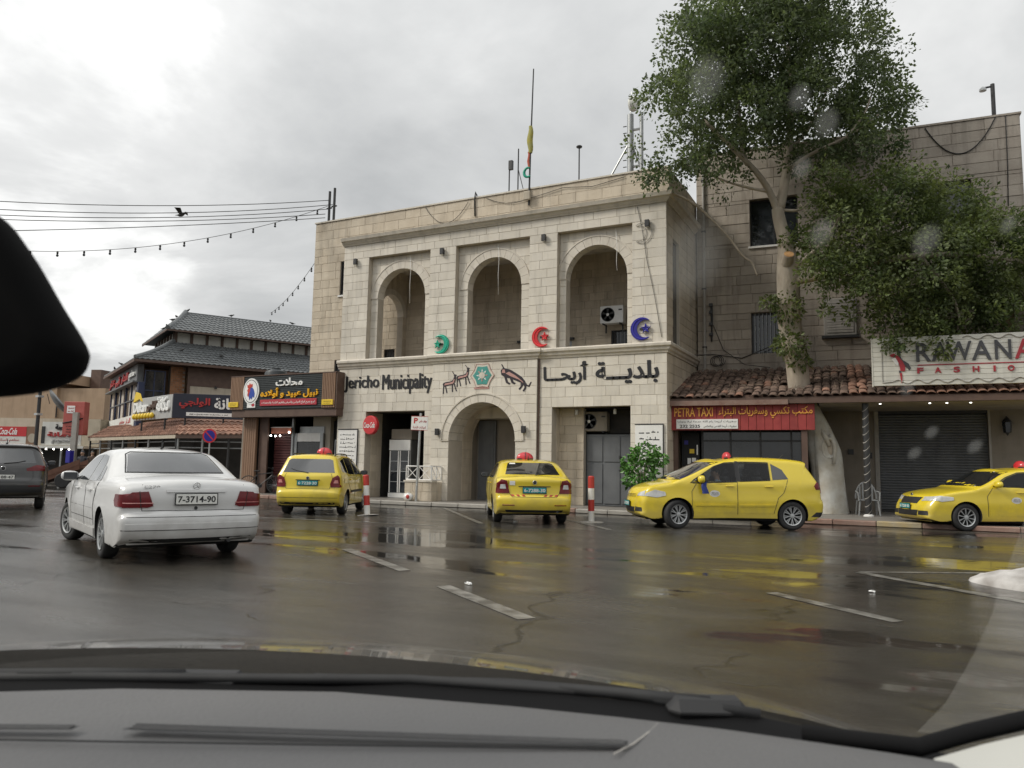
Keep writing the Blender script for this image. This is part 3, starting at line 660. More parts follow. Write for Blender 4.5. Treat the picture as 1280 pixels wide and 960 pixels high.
lattice((.02, .05, .69), (1.0, .05, .69), 2); lattice((1.02, .05, .69), (1.02, .62, .69), 2)

# potted plant beside the gate
mat('leaf_bright', (.075, .20, .035), (.12, .28, .05), .45, 8, rnd=.4)
mat('planter', (.03, .03, .032), None, .6)
t = thing('potted_plant', 'bushy green plant with broad leaves in a dark pot by the gate', 'plant', (-6.55, 21.25, .13))
MB().lathe([(.20, 0), (.26, .02), (.30, .62), (.33, .64), (.33, .70), (.28, .70), (.26, .60), (.001, .58)], (0, 0, 0), 2, 20).build('pot', 'planter', t, smooth=40)
def clumped(blobs, n, size, seed, per=42, rc=(.26, .50)):
    """leaves gathered in twig sized clumps that stand apart, so that sky shows between them"""
    rn = random.Random(seed); vol = [(b[1][0]*b[1][1]*b[1][2])**.72 for b in blobs]; tot = sum(vol); mb = MB(); V = mb.v; F = mb.f; up = Vector((0, 0, 1))
    for b, v in zip(blobs, vol):
        c, r = Vector(b[0]), b[1]
        for _ in range(max(2, int(n*v/tot/per))):
            d = Vector((rn.gauss(0,1), rn.gauss(0,1), rn.gauss(.15,1))).normalized(); q = .35+.70*rn.random()**.55
            k = c+Vector((d.x*r[0]*q, d.y*r[1]*q, d.z*r[2]*q)); R_ = rn.uniform(*rc); sp_ = (d*.6+up*.35+Vector((rn.uniform(-1,1), rn.uniform(-1,1), rn.uniform(-.6,.6)))*.7).normalized()
            fl = rn.uniform(.45, .8)
            for _ in range(int(per*rn.uniform(.5, 1.5))):
                e = Vector((rn.gauss(0,1), rn.gauss(0,1), rn.gauss(0,1))).normalized()*R_*rn.random()**.5; e -= sp_*e.dot(sp_)*(1-fl); p = k+e
                s = size*rn.uniform(.5, 1.6); ax = (e.normalized()*.8+sp_*.3+Vector((rn.uniform(-1,1), rn.uniform(-1,1), rn.uniform(-1.1,.5)))*.8).normalized()
                sd_ = ax.cross(sp_+Vector((rn.uniform(-1,1), rn.uniform(-1,1), rn.uniform(-1,1)))*.7); sd_ = sd_.normalized() if sd_.length > 1e-4 else ax.orthogonal(); nn = ax.cross(sd_)
                o = len(V); V += [tuple(p), tuple(p+ax*s*.5+sd_*s*.30+nn*s*.08), tuple(p+ax*s), tuple(p+ax*s*.5-sd_*s*.30+nn*s*.08)]
                F.append((o, o+1, o+2)); F.append((o, o+2, o+3))
    mb.mi = [0]*len(F); return mb
def leafcloud(blobs, n, size, seed, droop=.3, shell=.45):
    """leaf sized folded faces spread through ellipsoids (centre, radii); returns an MB"""
    rn = random.Random(seed); vol = [b[1][0]*b[1][1]*b[1][2] for b in blobs]; tot = sum(v**.72 for v in vol); mb = MB(); V = mb.v; F = mb.f
    for b, v in zip(blobs, vol):
        cnt = int(n*(v**.72)/tot); c, r = Vector(b[0]), b[1]
        for _ in range(cnt):
            d = Vector((rn.gauss(0,1), rn.gauss(0,1), rn.gauss(0,1))).normalized(); q = shell+(1-shell)*rn.random()**.6
            q *= 1+.10*math.sin(7*d.x+b[0][0]*3)*math.sin(6*d.y+1)+.06*math.sin(13*d.z+2)
            p = c+Vector((d.x*r[0]*q, d.y*r[1]*q, d.z*r[2]*q))
            s = size*rn.uniform(.6, 1.35); ax = (d+Vector((rn.uniform(-1,1), rn.uniform(-1,1), rn.uniform(-1,.6)-droop))).normalized()
            sd_ = ax.cross(Vector((rn.uniform(-1,1), rn.uniform(-1,1), rn.uniform(-.4,1)))).normalized(); nn = ax.cross(sd_)
            o = len(V); V += [tuple(p), tuple(p+ax*s*.5+sd_*s*.30+nn*s*.08), tuple(p+ax*s), tuple(p+ax*s*.5-sd_*s*.30+nn*s*.08)]
            F.append((o, o+1, o+2)); F.append((o, o+2, o+3))
    mb.mi = [0]*len(F); return mb
rq = random.Random(5)
for k in range(9):
    a = k*2.4; h = rq.uniform(.5, 1.15); MB().tube([(0, 0, .58), (math.cos(a)*.12, math.sin(a)*.12, .6+h*.5), (math.cos(a)*.35, math.sin(a)*.3, .6+h)], [.016, .012, .006], 5).build('stem', 'bark', t)
leafcloud([((-.05, 0, 1.15), (.48, .42, .45)), ((.1, .05, 1.6), (.40, .35, .32)), ((-.2, 0, .85), (.30, .3, .25)), ((.48, 0, 1.45), (.26, .22, .16)), ((-.38, 0, 1.35), (.22, .2, .18))], 1100, .135, 4).build('foliage', 'leaf_bright', t, fix=False)
# ================================================================ stone building at the right
RP = Vector((-6, 25.7, 0)); RA = R(4)
RB = thing('stone_building', 'tall weathered stone building behind the big tree', 'building', RP, RA)
ops = [('rect', 1.81, 3.32, 8.76, 10.38), ('rect', 1.80, 3.25, 5.14, 6.51), ('rect', 6.68, 8.28, 8.9, 10.26), ('rect', 8.85, 10.0, 5.3, 6.3)]
sr, cr = [], MB()
stonewall(lambda a, d, z: (a, d, z), .05, 9.62, 4.2, 12.1, ops, sr, cr, rowh=.32, lens=(.55, 1.15), t=.4, seed=61, rough=.018, joint=.014)
lay(sr, 'stone', 'stone_back', RB, 300); cr.build('wall_core', 'mortar_dark', RB, fix=False)
srs, crs = [], MB()
stonewall(lambda a, d, z: (9.62-d, a, z), .02, 6, 4.2, 12.1, [], srs, crs, rowh=.32, lens=(.55, 1.15), t=.4, seed=62)
lay(srs, 'side_stone', 'stone_back', RB, 40); crs.build('side_core', 'mortar_dark', RB, fix=False)
boxpart('coping', (0, -.04, 12.1), (9.66, .45, 12.16), 'stone_back', RB)
MB().box((.06, .41, .2), (9.2, 9, 11.6)).build('inner_shell', 'mortar_dark', RB)
def window_r(u0, u1, z0, z1, nb, name='window'):
    w = boxpart(name, (u0, .22, z0), (u1, .26, z1), 'dark_glass', RB); f = .05
    for a, b in (((u0, .16, z0), (u0+f, .22, z1)), ((u1-f, .16, z0), (u1, .22, z1)), ((u0+f, .16, z1-f), (u1-f, .22, z1)), ((u0+f, .16, z0), (u1-f, .22, z0+f)), (((u0+u1)/2-.02, .17, z0+f), ((u0+u1)/2+.02, .22, z1-f))): boxpart('frame', a, b, 'dark_metal', w)
    for k in range(1, nb+1):
        u = u0+(u1-u0)*k/(nb+1); tubepart('bar', [(u, .10, z0), (u, .10, z1)], .010, 'galvanised', w)
window_r(1.81, 3.32, 8.76, 10.38, 0); window_r(1.80, 3.25, 5.14, 6.51, 11); window_r(6.68, 8.28, 8.9, 10.26, 0)
boxpart('window_sill', (1.75, -.06, 8.69), (3.38, .2, 8.755), 'white_paint', RB)
# louvred shutter box and brown shutter
w = boxpart('shutter_frame', (4.02, -.10, 5.60), (4.98, .05, 6.80), 'concrete', RB, .02)
for k in range(12): boxpart('louvre', (4.11, -.125, 5.70+k*.085), (4.89, -.10, 5.77+k*.085), 'concrete', w)
boxpart('shutter_ledge', (3.95, -.20, 5.52), (5.05, .02, 5.595), 'dark_metal', RB)
for k in range(4): boxpart('shutter_board', (8.86+k*.19, .12, 5.31), (9.04+k*.19, .16, 6.29), 'brown_wood', RB)
tubepart('downpipe', [(.29, -.07, 4.6), (.29, -.07, 11.9)], .045, 'concrete', RB, 8)  # pipe down the front wall, held by the clips below
for z in (5.4, 7.4, 9.4, 11.2): boxpart('pipe_clip', (.22, -.125, z), (.36, .0, z+.04), 'dark_metal', RB)
# ground floor, a plain plastered front below the awning
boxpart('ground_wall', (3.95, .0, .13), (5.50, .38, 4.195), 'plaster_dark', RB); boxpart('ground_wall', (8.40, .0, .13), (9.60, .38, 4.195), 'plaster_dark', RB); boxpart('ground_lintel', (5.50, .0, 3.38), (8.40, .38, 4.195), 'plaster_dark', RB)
boxpart('shutter_jamb', (5.38, -.04, .13), (5.50, .30, 3.38), 'concrete', RB); boxpart('shutter_jamb', (8.40, -.04, .13), (8.46, .30, 3.38), 'concrete', RB)
boxpart('roller_box', (5.50, .02, 3.10), (8.40, .20, 3.38), 'dark_metal', RB)
mb = MB(); rows = []
for k in range(36):
    z = .2+k*.0805
    for dz, dd in ((0, .16), (.02, .13), (.055, .13), (.075, .16)): rows.append([(5.50, dd, z+dz), (8.40, dd, z+dz)])
tag(mb.grid(rows).build('shutter_slat', 'gate_grey', RB), kind='stuff')
boxpart('shutter_rail', (5.50, .10, .132), (8.40, .17, .2), 'dark_metal', RB); boxpart('shutter_lock', (6.5, .08, .145), (6.75, .10, .185), 'enamel_green', RB)
boxpart('switch_box', (4.62, -.04, 1.86), (4.78, 0, 2.02), 'dark_metal', RB); boxpart('switch_box', (5.16, -.04, 1.74), (5.30, 0, 1.92), 'dark_metal', RB)

# wall lantern
t = thing('wall_lantern', 'old black wall lantern on the plaster right of the dark shutter', 'lantern', RP+Matrix.Rotation(RA, 3, 'Z')@Vector((8.85, 0, 2.65)), RA)
MB().lathe([(.001, .34), (.05, .30), (.12, .20), (.13, .17), (.001, .17)], (0, -.16, 0), 2, 6).build('cap', 'dark_metal', t); MB().lathe([(.05, -.14), (.10, -.12), (.12, .17)], (0, -.16, 0), 2, 6).build('glass', 'dark_glass', t); MB().lathe([(.001, -.22), (.05, -.14), (.001, -.13)], (0, -.16, 0), 2, 6).build('finial', 'dark_metal', t)
tubepart('arm', [(0, 0, .28), (0, -.08, .36), (0, -.16, .33)], .012, 'dark_metal', t)

# ================================================================ tiled awning
EP = Vector((-6, 22.3, 0)); RZ = Matrix.Rotation(RA, 3, 'Z')
def ew(s, v, z): return EP+RZ@Vector((s, v, z))
AW = thing('tile_awning', 'long lean-to awning of old clay tiles along the right-hand shops', 'awning', EP, RA)
S1, V1, Z0, Z1 = 10.4, 3.42, 3.40, 4.62
slope = math.atan2(Z1-Z0, V1); sl_len = math.hypot(V1, Z1-Z0)
def tile_mesh(nm, m):
    w, L_, n = .225, .42, 6; mb = MB()
    a = [(-math.cos(math.pi*j/n)*w/2, 0, math.sin(math.pi*j/n)*.052+.012) for j in range(n+1)]; b = [(x*.86, L_, z) for x, y, z in a]; c = [(x, 0, z-.018) for x, y, z in a]
    mb.grid([c, a, b]); return mb.mesh(nm, m, smooth=50)
TM = {m: tile_mesh('tile', m) for m in ('tile_dirty', 'tile_red')}
dist = lambda s, v: math.hypot(s-3.45, v-1.15)
rn = random.Random(8); stuff = {m: MB() for m in TM}; nt_ = 0
for r in range(10):
    for c in range(int(S1/.232)):
        s = .12+c*.232+rn.uniform(-.012, .012); d = r*.352; v = d*math.cos(slope)
        if dist(s, v+.15) < .42 or (r == 0 and rn.random() < .05 and s < 5): continue
        m = 'tile_red' if (s > 6.2 and r < 2) or 4.95 < s < 5.35 or rn.random() < .08 else 'tile_dirty'
        M = Matrix.Translation((s, v-.06, Z0+d*math.sin(slope)+rn.uniform(-.012, .02)+(.03 if 4.95 < s < 5.35 else 0))) @ Matrix.Rotation(slope-.05+rn.uniform(-.03, .03), 4, 'X') @ Matrix.Rotation(rn.uniform(-.05, .05)*(3 if rn.random() < .1 else 1), 4, 'Z')
        if nt_ < 295 and s < 9.8:
            o = link('tile', TM[m], AW); o.matrix_local = M; nt_ += 1
        else: stuff[m].add([M@v_.co for v_ in TM[m].vertices], [tuple(p.vertices) for p in TM[m].polygons])
for m, mb in stuff.items(): tag(mb.build('tile_courses', m, AW, smooth=50, fix=False), kind='stuff')
MB().add([(0,0,Z0-.03),(S1,0,Z0-.03),(S1,V1,Z1-.03),(0,V1,Z1-.03),(0,.0,Z0-.10),(S1,.0,Z0-.10),(S1,V1,Z1-.10),(0,V1,Z1-.10)], [(0,1,2,3),(7,6,5,4),(0,4,5,1),(1,5,6,2),(2,6,7,3),(3,7,4,0)]).build('deck', 'dark_brown', AW)
boxpart('fascia', (-.05, -.03, 3.17), (3.3, .03, 3.31), 'kerb_red', AW); boxpart('fascia', (3.3, .0, 3.20), (S1, .05, 3.30), 'dark_brown', AW)
for k in range(13): boxpart('rafter', (.2+k*.82, .06, 3.22), (.28+k*.82, 3.3, 3.29), 'dark_brown', AW)
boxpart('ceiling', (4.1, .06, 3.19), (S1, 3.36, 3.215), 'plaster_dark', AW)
mat('led', (.9, .9, .85), None, .4, emit=(1, .97, .9), estr=3)
for s in (5.65, 6.85, 7.25, 7.8): 
    l = MB().lathe([(.026, 0), (.026, -.02), (.001, -.022)], (s, .45, 3.19), 2, 10).build('downlight', 'led', AW)
# debris on the tiles
mat('twig', (.20, .15, .11), (.30, .23, .17), .9); rn = random.Random(12)
mb = MB()
for k in range(150):
    s = rn.uniform(.1, 5.0); v = rn.uniform(0, 3.1); a = rn.uniform(0, 6.28); l = rn.uniform(.1, .42); z = Z0+v*math.tan(slope)+.10
    if dist(s, v) < .45: continue
    mb.tube([(s, v, z), (s+math.cos(a)*l*.5, v+math.sin(a)*l*.5, z+math.sin(a)*l*.5*math.tan(slope)+rn.uniform(0, .06)), (s+math.cos(a)*l, v+math.sin(a)*l, z+math.sin(a)*l*math.tan(slope)+rn.uniform(-.02, .10))], rn.uniform(.004, .011), 4)
o = mb.build('dry_twigs', 'twig'); o.location = EP; o.rotation_euler = (0, 0, RA); tag(o, 'dry twigs and dead leaves littering the dirty tiles', 'debris', kind='stuff')

# ================================================================ taxi office
TX = thing('taxi_office', 'dark glazed taxi office front under the tile awning', 'shop front', EP, RA)
boxpart('side_post', (.0, .35, .13), (.16, .55, 3.15), 'dark_brown', TX); boxpart('side_post', (3.62, .22, .13), (3.78, .38, 3.15), 'dark_brown', TX)
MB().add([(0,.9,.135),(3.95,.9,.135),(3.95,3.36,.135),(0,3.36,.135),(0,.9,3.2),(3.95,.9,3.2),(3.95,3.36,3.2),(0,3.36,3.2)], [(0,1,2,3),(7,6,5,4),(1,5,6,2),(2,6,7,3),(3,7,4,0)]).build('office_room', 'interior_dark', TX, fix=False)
boxpart('display_panel', (.20, .80, 1.15), (.72, .86, 2.42), 'black', TX)
for s, z, w, h, m in ((.33, 2.12, .12, .12, 'neon_blue'), (.50, 1.86, .14, .13, 'yellow_panel'), (.42, 1.56, .10, .18, 'white_paint'), (.56, 1.60, .12, .12, 'white_paint'), (.66, 1.9, .04, .3, 'white_paint'), (.66, 1.45, .04, .3, 'white_paint')): boxpart('notice', (s-w/2, .785, z-h/2), (s+w/2, .799, z+h/2), m, TX)
gl = boxpart('glazing', (.78, .86, .5), (3.60, .88, 2.9), 'dark_glass', TX)
for s in (.78, 1.6, 2.45, 3.3, 3.58): boxpart('mullion', (s, .82, .14), (s+.05, .86, 2.9), 'dark_metal', TX)
boxpart('mullion', (.78, .825, 2.15), (3.6, .86, 2.2), 'dark_metal', TX); boxpart('stall_riser', (.2, .82, .14), (3.6, .90, .5), 'dark_brown', TX)
for k in range(5): boxpart('grille_bar', (.22+k*.13, .70, .25), (.245+k*.13, .72, 1.08), 'white_paint', TX)
for z in (.25, .65, 1.06): boxpart('grille_bar', (.22, .69, z), (.78, .705, z+.025), 'white_paint', TX)
mat('orange_letter', (.75, .33, .05), (.80, .42, .08), .45); mat('sign_red', (.26, .03, .03), (.34, .05, .045), .55, 5, streak=.3, rnd=.15)
t = thing('taxi_sign', 'red plank taxi sign with orange English and Arabic lettering', 'sign', ew(0, .20, 0), RA)
for k in range(18): boxpart('plank', (.005+k*.2215, -.03, 2.46), (.218+k*.2215, .0, 3.20), 'sign_red', t, .006)
boxpart('backing', (.0, .0, 2.46), (3.99, .03, 3.20), 'dark_brown', t)
lettering('word', 'PETRA TAXI', (.10, 1.22, 2.86, 3.12), -.03, .025, 'orange_letter', t, .012)
lettering('word', 'مكتب تكسي وسفريات البتراء', (1.38, 3.93, 2.80, 3.13), -.03, .025, 'orange_letter', t, .012)
pn = boxpart('panel', (.16, -.055, 2.50), (1.92, -.032, 2.78), 'white_paint', t)
lettering('small_line', 'سفريات أريحا رام الله خدمة ليلا ونهارا', (.20, 1.88, 2.66, 2.76), -.055, .004, 'black_letter', pn); lettering('small_line', 'سفريات أريحا القدس وبالعكس', (.95, 1.88, 2.53, 2.63), -.055, .004, 'black_letter', pn); lettering('small_line', '232 2525', (.26, .85, 2.53, 2.62), -.055, .004, 'black_letter', pn, .02)
MB().tube([(1.45, -.12, 3.24), (2.80, -.12, 3.24)], .022, 8).build('lamp_tube', 'white_plastic', t); boxpart('lamp_batten', (1.42, -.10, 3.245), (2.83, .02, 3.275), 'white_paint', t)

# ================================================================ fashion shop sign
mat('slat_cream', (.60, .585, .52), (.68, .665, .60), .6, 3, stretch=(.6, 6, 6), rnd=.10, streak=.35); mat('sign_grey', (.055, .055, .06), None, .5); mat('sign_crimson', (.34, .025, .035), None, .45)
t = thing('fashion_sign', 'long cream slatted fashion shop sign standing on the awning', 'sign', ew(0, -.02, 0), RA)
F0, F1 = 5.48, 10.2
for k in range(10): boxpart('plank', (F0, -.05, 3.62+k*.13), (F1, -.01, 3.745+k*.13), 'slat_cream', t, .006)
boxpart('backing', (F0, -.01, 3.62), (F1, .04, 4.92), 'slat_cream', t); boxpart('frame_edge', (F0-.03, -.06, 3.60), (F0, .05, 4.94), 'slat_cream', t)
for s in (5.9, 7.4, 8.9, 10.0): tubepart('strut', [(s, .04, 4.6), (s, 1.2, 3.86)], .02, 'dark_metal', t)
for ch, a, b in (('R', 6.52, 6.87), ('A', 6.88, 7.29), ('W', 7.22, 7.80), ('A', 7.80, 8.23), ('N', 8.31, 8.67)): lettering('letter', ch, (a, b, 4.24, 4.74), -.05, .03, 'sign_grey', t, .012)
lettering('letter', 'A', (8.74, 9.16, 4.24, 4.74), -.05, .03, 'sign_crimson', t, .012)
for ch, a in zip('FASHION', (6.53, 6.94, 7.37, 7.80, 8.26, 8.57, 9.0)): lettering('letter', ch, (a, a+(.05 if ch == 'I' else .15), 3.93, 4.08), -.05, .025, 'sign_crimson', t, .03)
boxpart('underline', (6.55, -.062, 4.135), (9.7, -.05, 4.16), 'sign_crimson', t)
for z, u0 in ((3.72, 5.95), (4.83, 7.6)):
    pts = [(u0+k*.06, -.065, z+.05*math.sin(k*.06/.46*2*math.pi)) for k in range(int((F1-.2-u0)/.06))]; MB().tube(pts, .012, 5).build('rope_light', 'concrete', t)
for pts in ([(5.70, -.065, 3.70), (5.70, -.065, 4.80), (6.0, -.065, 4.82)], [(5.70, -.065, 3.70), (5.95, -.065, 3.72)]): MB().tube(pts, .010, 5).build('rope_light', 'concrete', t)
def flat(nm, m, pts, th=.02): MB().prism([(5.88+p[0]*.52, -.05, 3.72+p[1]*1.06) for p in pts], (0,-1,0), 0, th).build(nm, m, t)
flat('figure_hat', 'sign_grey', [(.12,.97),(.30,.96),(.42,1.03),(.52,.97),(.72,.93),(.55,.90),(.30,.92)]); flat('figure_body', 'sign_grey', [(.30,.90),(.52,.90),(.56,.78),(.50,.66),(.60,.55),(.88,.45),(.98,.33),(.90,.28),(.72,.40),(.55,.55),(.40,.66),(.34,.78)])
flat('figure_dress', 'sign_crimson', [(.02,.68),(.22,.72),(.42,.64),(.60,.52),(.72,.38),(.70,.26),(.50,.27),(.45,.44),(.30,.60),(.10,.64)], .026); flat('figure_bag', 'white_paint', [(.10,.58),(.30,.62),(.42,.50),(.40,.40),(.26,.46)], .024); flat('figure_leg', 'sign_crimson', [(.46,.22),(.56,.22),(.57,.02),(.52,-.04)], .02); flat('figure_leg', 'sign_grey', [(.42,.28),(.52,.28),(.52,.22),(.44,.22)], .021)

# striped post and plastic chair
t = thing('striped_post', 'black post with white spiral bands holding up the awning', 'post', ew(5.27, .30, .13), RA)
MB().tube([(0, 0, 0), (0, 0, 3.06)], .085, 12).build('shaft', 'dark_metal', t, smooth=40)
for k in range(14):
    z = .12+k*.215; pts = [(math.cos(a)*.088, math.sin(a)*.088, z+.09*math.cos(a-.6)) for a in [2*math.pi*j/14 for j in range(15)]]
    MB().grid([[p for p in pts], [(p[0], p[1], p[2]+.020) for p in pts]]).build('band', 'concrete', t, fix=False)
MB().lathe([(.13, 0), (.13, .03), (.09, .06), (.001, .06)], (0, 0, 0), 2, 12).build('foot', 'white_paint', t)
mat('grey_plastic', (.20, .21, .21), (.25, .255, .26), .5, 4)
t = thing('plastic_chair', 'grey plastic armchair behind the striped post', 'chair', ew(5.28, .95, .13), RA+R(8))
boxpart('seat', (-.23, -.22, .40), (.23, .22, .435), 'grey_plastic', t, .012)
for a, b in ((-1,-1),(1,-1),(-1,1),(1,1)): MB().tube([(a*.27, b*.24, 0), (a*.23, b*.21, .40)], [.022, .028], 6).build('leg', 'grey_plastic', t)
arc = [(math.cos(a)*.27, .22+.10*(.5-abs(math.cos(a))*.5), .45+math.sin(a)*.46) for a in [math.pi*j/14 for j in range(15)]]
MB().tube(arc, .024, 6).build('back_hoop', 'grey_plastic', t)
for k in range(5):
    x = -.16+k*.08; MB().box((x-.022, .22, .44), (x+.022, .24, .45+math.sqrt(max(.01, 1-(x/.27)**2))*.45)).build('back_slat', 'grey_plastic', t)
for s in (-1, 1): MB().tube([(s*.26, .24, .66), (s*.29, 0, .65), (s*.28, -.22, .62), (s*.26, -.24, .40)], .022, 6).build('armrest', 'grey_plastic', t)

# ================================================================ the tree
TB = Vector((-1.73, 23.7, .13))
TR = thing('tree', 'big leafy tree with whitewashed trunk growing through the tile awning', 'tree', TB)
tp = [((-.05,.28,-.02), .50), ((-.06,.27,.25), .45), ((-.10,.25,1.0), .42), ((-.18,.22,1.7), .43), ((-.34,.16,2.3), .38), ((-.58,.06,2.95), .32), ((-.78,-.06,3.5), .325), ((-.82,-.22,4.3), .33), ((-.92,-.42,5.1), .33), ((-.97,-.60,5.9), .31), ((-.97,-.74,6.7), .30), ((-.95,-.82,7.25), .28), ((-1.0,-.90,7.8), .20), ((-1.12,-1.02,8.4), .18), ((-1.16,-1.06,8.75), .17)]
def smooth_path(pts, k=4):
    P = [Vector(p) for p, r in pts]; rr = [r for p, r in pts]; res = []; n = len(P)
    for i in range(n-1):
        p0, p1, p2, p3 = P[max(i-1,0)], P[i], P[i+1], P[min(i+2,n-1)]
        for j in range(k):
            t_ = j/k; res.append((.5*((2*p1)+(p2-p0)*t_+(2*p0-5*p1+4*p2-p3)*t_**2+(3*p1-p0-3*p2+p3)*t_**3), rr[i]+(rr[i+1]-rr[i])*t_))
    res.append((P[-1], rr[-1])); return res
def limb(pts, name, m, parent, n=10, knobby=.08, seed=0, split=None):
    sp = smooth_path(pts); mb = MB(); mb.tube([p for p, r in sp], [r for p, r in sp], n); rn = random.Random(seed)
    ph = [rn.uniform(0, 6) for _ in range(6)]
    for i in range(len(mb.v)):
        row, j = divmod(i, n); c, r = sp[row]; d = Vector(mb.v[i])-c; a = 2*math.pi*j/n
        k = 1+knobby*(math.sin(2*a+ph[0]+c.z*1.3)+.6*math.sin(3*a+ph[1]-c.z*2.1)+.5*math.sin(5*a+c.z*4+ph[2])); mb.v[i] = tuple(c+d*k)
    if split:
        for fi, f in enumerate(mb.f):
            z = sum(mb.v[q][2] for q in f)/len(f); mb.mi[fi] = 1 if z > split else 0
    return mb.build(name, m, parent, smooth=True)
limb(tp, 'trunk', ['whitewash', 'bark'], TR, 18, .055, 1, split=3.3)
# old hollow and knot low on the trunk
mb = MB(); rows = []
for k in range(16):
    a = 2*math.pi*k/16; rows.append([(-.03+math.cos(a)*(.17+.05*math.cos(b)), -.16-.05*math.sin(b)-.02*math.sin(a), 1.85+math.sin(a)*(.28+.05*math.cos(b))) for b in [2*math.pi*j/6 for j in range(6)]])
mb.grid(rows+rows[:1], True).build('knot_rim', 'whitewash', TR, smooth=True)
MB().sphere((-.03, -.13, 1.85), .17, 12, 7, (.9, .35, 1.4)).build('knot', 'bark', TR, smooth=True)
MB().tube([(-.30, -.02, 2.55), (-.12, -.17, 2.2), (.0, -.2, 1.9)], [.10, .09, .05], 7).build('root_rib', 'whitewash', TR, smooth=True); MB().tube([(.05, -.16, 2.25), (.13, -.16, 1.9), (.10, -.17, 1.4)], [.06, .07, .04], 7).build('root_rib', 'whitewash', TR, smooth=True)
o = MB().tube([(-.95, -.98, 7.12), (-.86, -1.22, 7.32)], [.17, .15], 14).build('pruned_stub', 'bark', TR, smooth=40); MB().tube([(-.862, -1.215, 7.315), (-.855, -1.232, 7.33)], .135, 14).build('cut_face', 'cut_wood', o)
LIMBS = [([(-1.16,-1.06,8.65),(-1.34,-1.33,9.19),(-1.65,-1.67,9.72),(-2.21,-2.25,10.31),(-2.86,-2.88,10.99)], .12), ([(-1.12,-1.05,8.70),(-.93,-1.06,9.58),(-.84,-1.02,10.55),(-.70,-1.08,11.59),(-.77,-1.18,13.6)], .16),
 ([(-.87,-1.02,10.43),(-.32,-.62,11.22),(.32,-.09,12.8)], .08), ([(-1.65,-1.67,9.72),(-2.05,-1.28,10.41),(-2.19,-1.05,11.65),(-2.32,-.86,13.6)], .08), ([(-.92,-1.08,9.81),(-.27,-1.46,10.04),(.78,-1.43,10.44),(1.59,-1.29,11.0)], .07),
 ([(-.96,-.72,6.65),(-.09,-.74,6.72),(1.06,-.75,6.95),(2.44,-.52,7.09),(3.78,-.17,7.03),(5.4,.6,6.8)], .15), ([(1.06,-.75,6.95),(1.69,-.89,7.97),(2.1,-.98,8.56)], .07), ([(2.44,-.52,7.09),(3.17,-.24,5.97),(3.34,-.18,5.2)], .06), ([(-1.1,-1.04,8.72),(-.56,-.99,8.66),(-.12,-1.03,8.99),(.42,-1.12,9.23)], .05), ([(-.55,-1.0,8.82),(-.24,-1.01,8.31),(.06,-.93,8.05)], .03), ([(-.95,-.8,6.9),(.1,-1.2,7.6),(.7,-1.7,8.4)], .08),
 ([(-1.34,-1.33,9.19),(-2.3,-1.9,9.4),(-3.4,-2.5,9.9)], .05), ([(-.7,-1.08,11.59),(-1.6,-1.9,12.6),(-2.2,-2.3,13.6)], .06), ([(.78,-1.43,10.44),(1.2,-.6,11.4),(1.5,-.3,12.4)], .05)]
for k, (pts, r) in enumerate(LIMBS): limb([(p, r*(1-.65*i/(len(pts)-1))) for i, p in enumerate(pts)], 'limb', 'bark', TR, 8, .07, k+3)
def leafmat(nm, a, b, rnd):
    m = mat(nm, a, b, .5, .9, 4, rnd=rnd); t = m.node_tree; bs = t.nodes['Principled BSDF']; out = t.nodes['Material Output']
    src = bs.inputs['Base Color'].links[0].from_socket; tr = t.nodes.new('ShaderNodeBsdfTranslucent'); hs = t.nodes.new('ShaderNodeVectorMath'); hs.operation = 'MULTIPLY'; hs.inputs[1].default_value = (1.4, 1.4, 1.05); t.links.new(src, hs.inputs[0]); t.links.new(hs.outputs[0], tr.inputs[0]); mxs = t.nodes.new('ShaderNodeMixShader'); mxs.inputs[0].default_value = .45
    t.links.new(bs.outputs[0], mxs.inputs[1]); t.links.new(tr.outputs[0], mxs.inputs[2]); t.links.new(mxs.outputs[0], out.inputs[0])
leafmat('leaf_dark', (.070, .105, .046), (.135, .170, .075), .5); leafmat('leaf_fresh', (.075, .115, .042), (.19, .225, .08), .55)
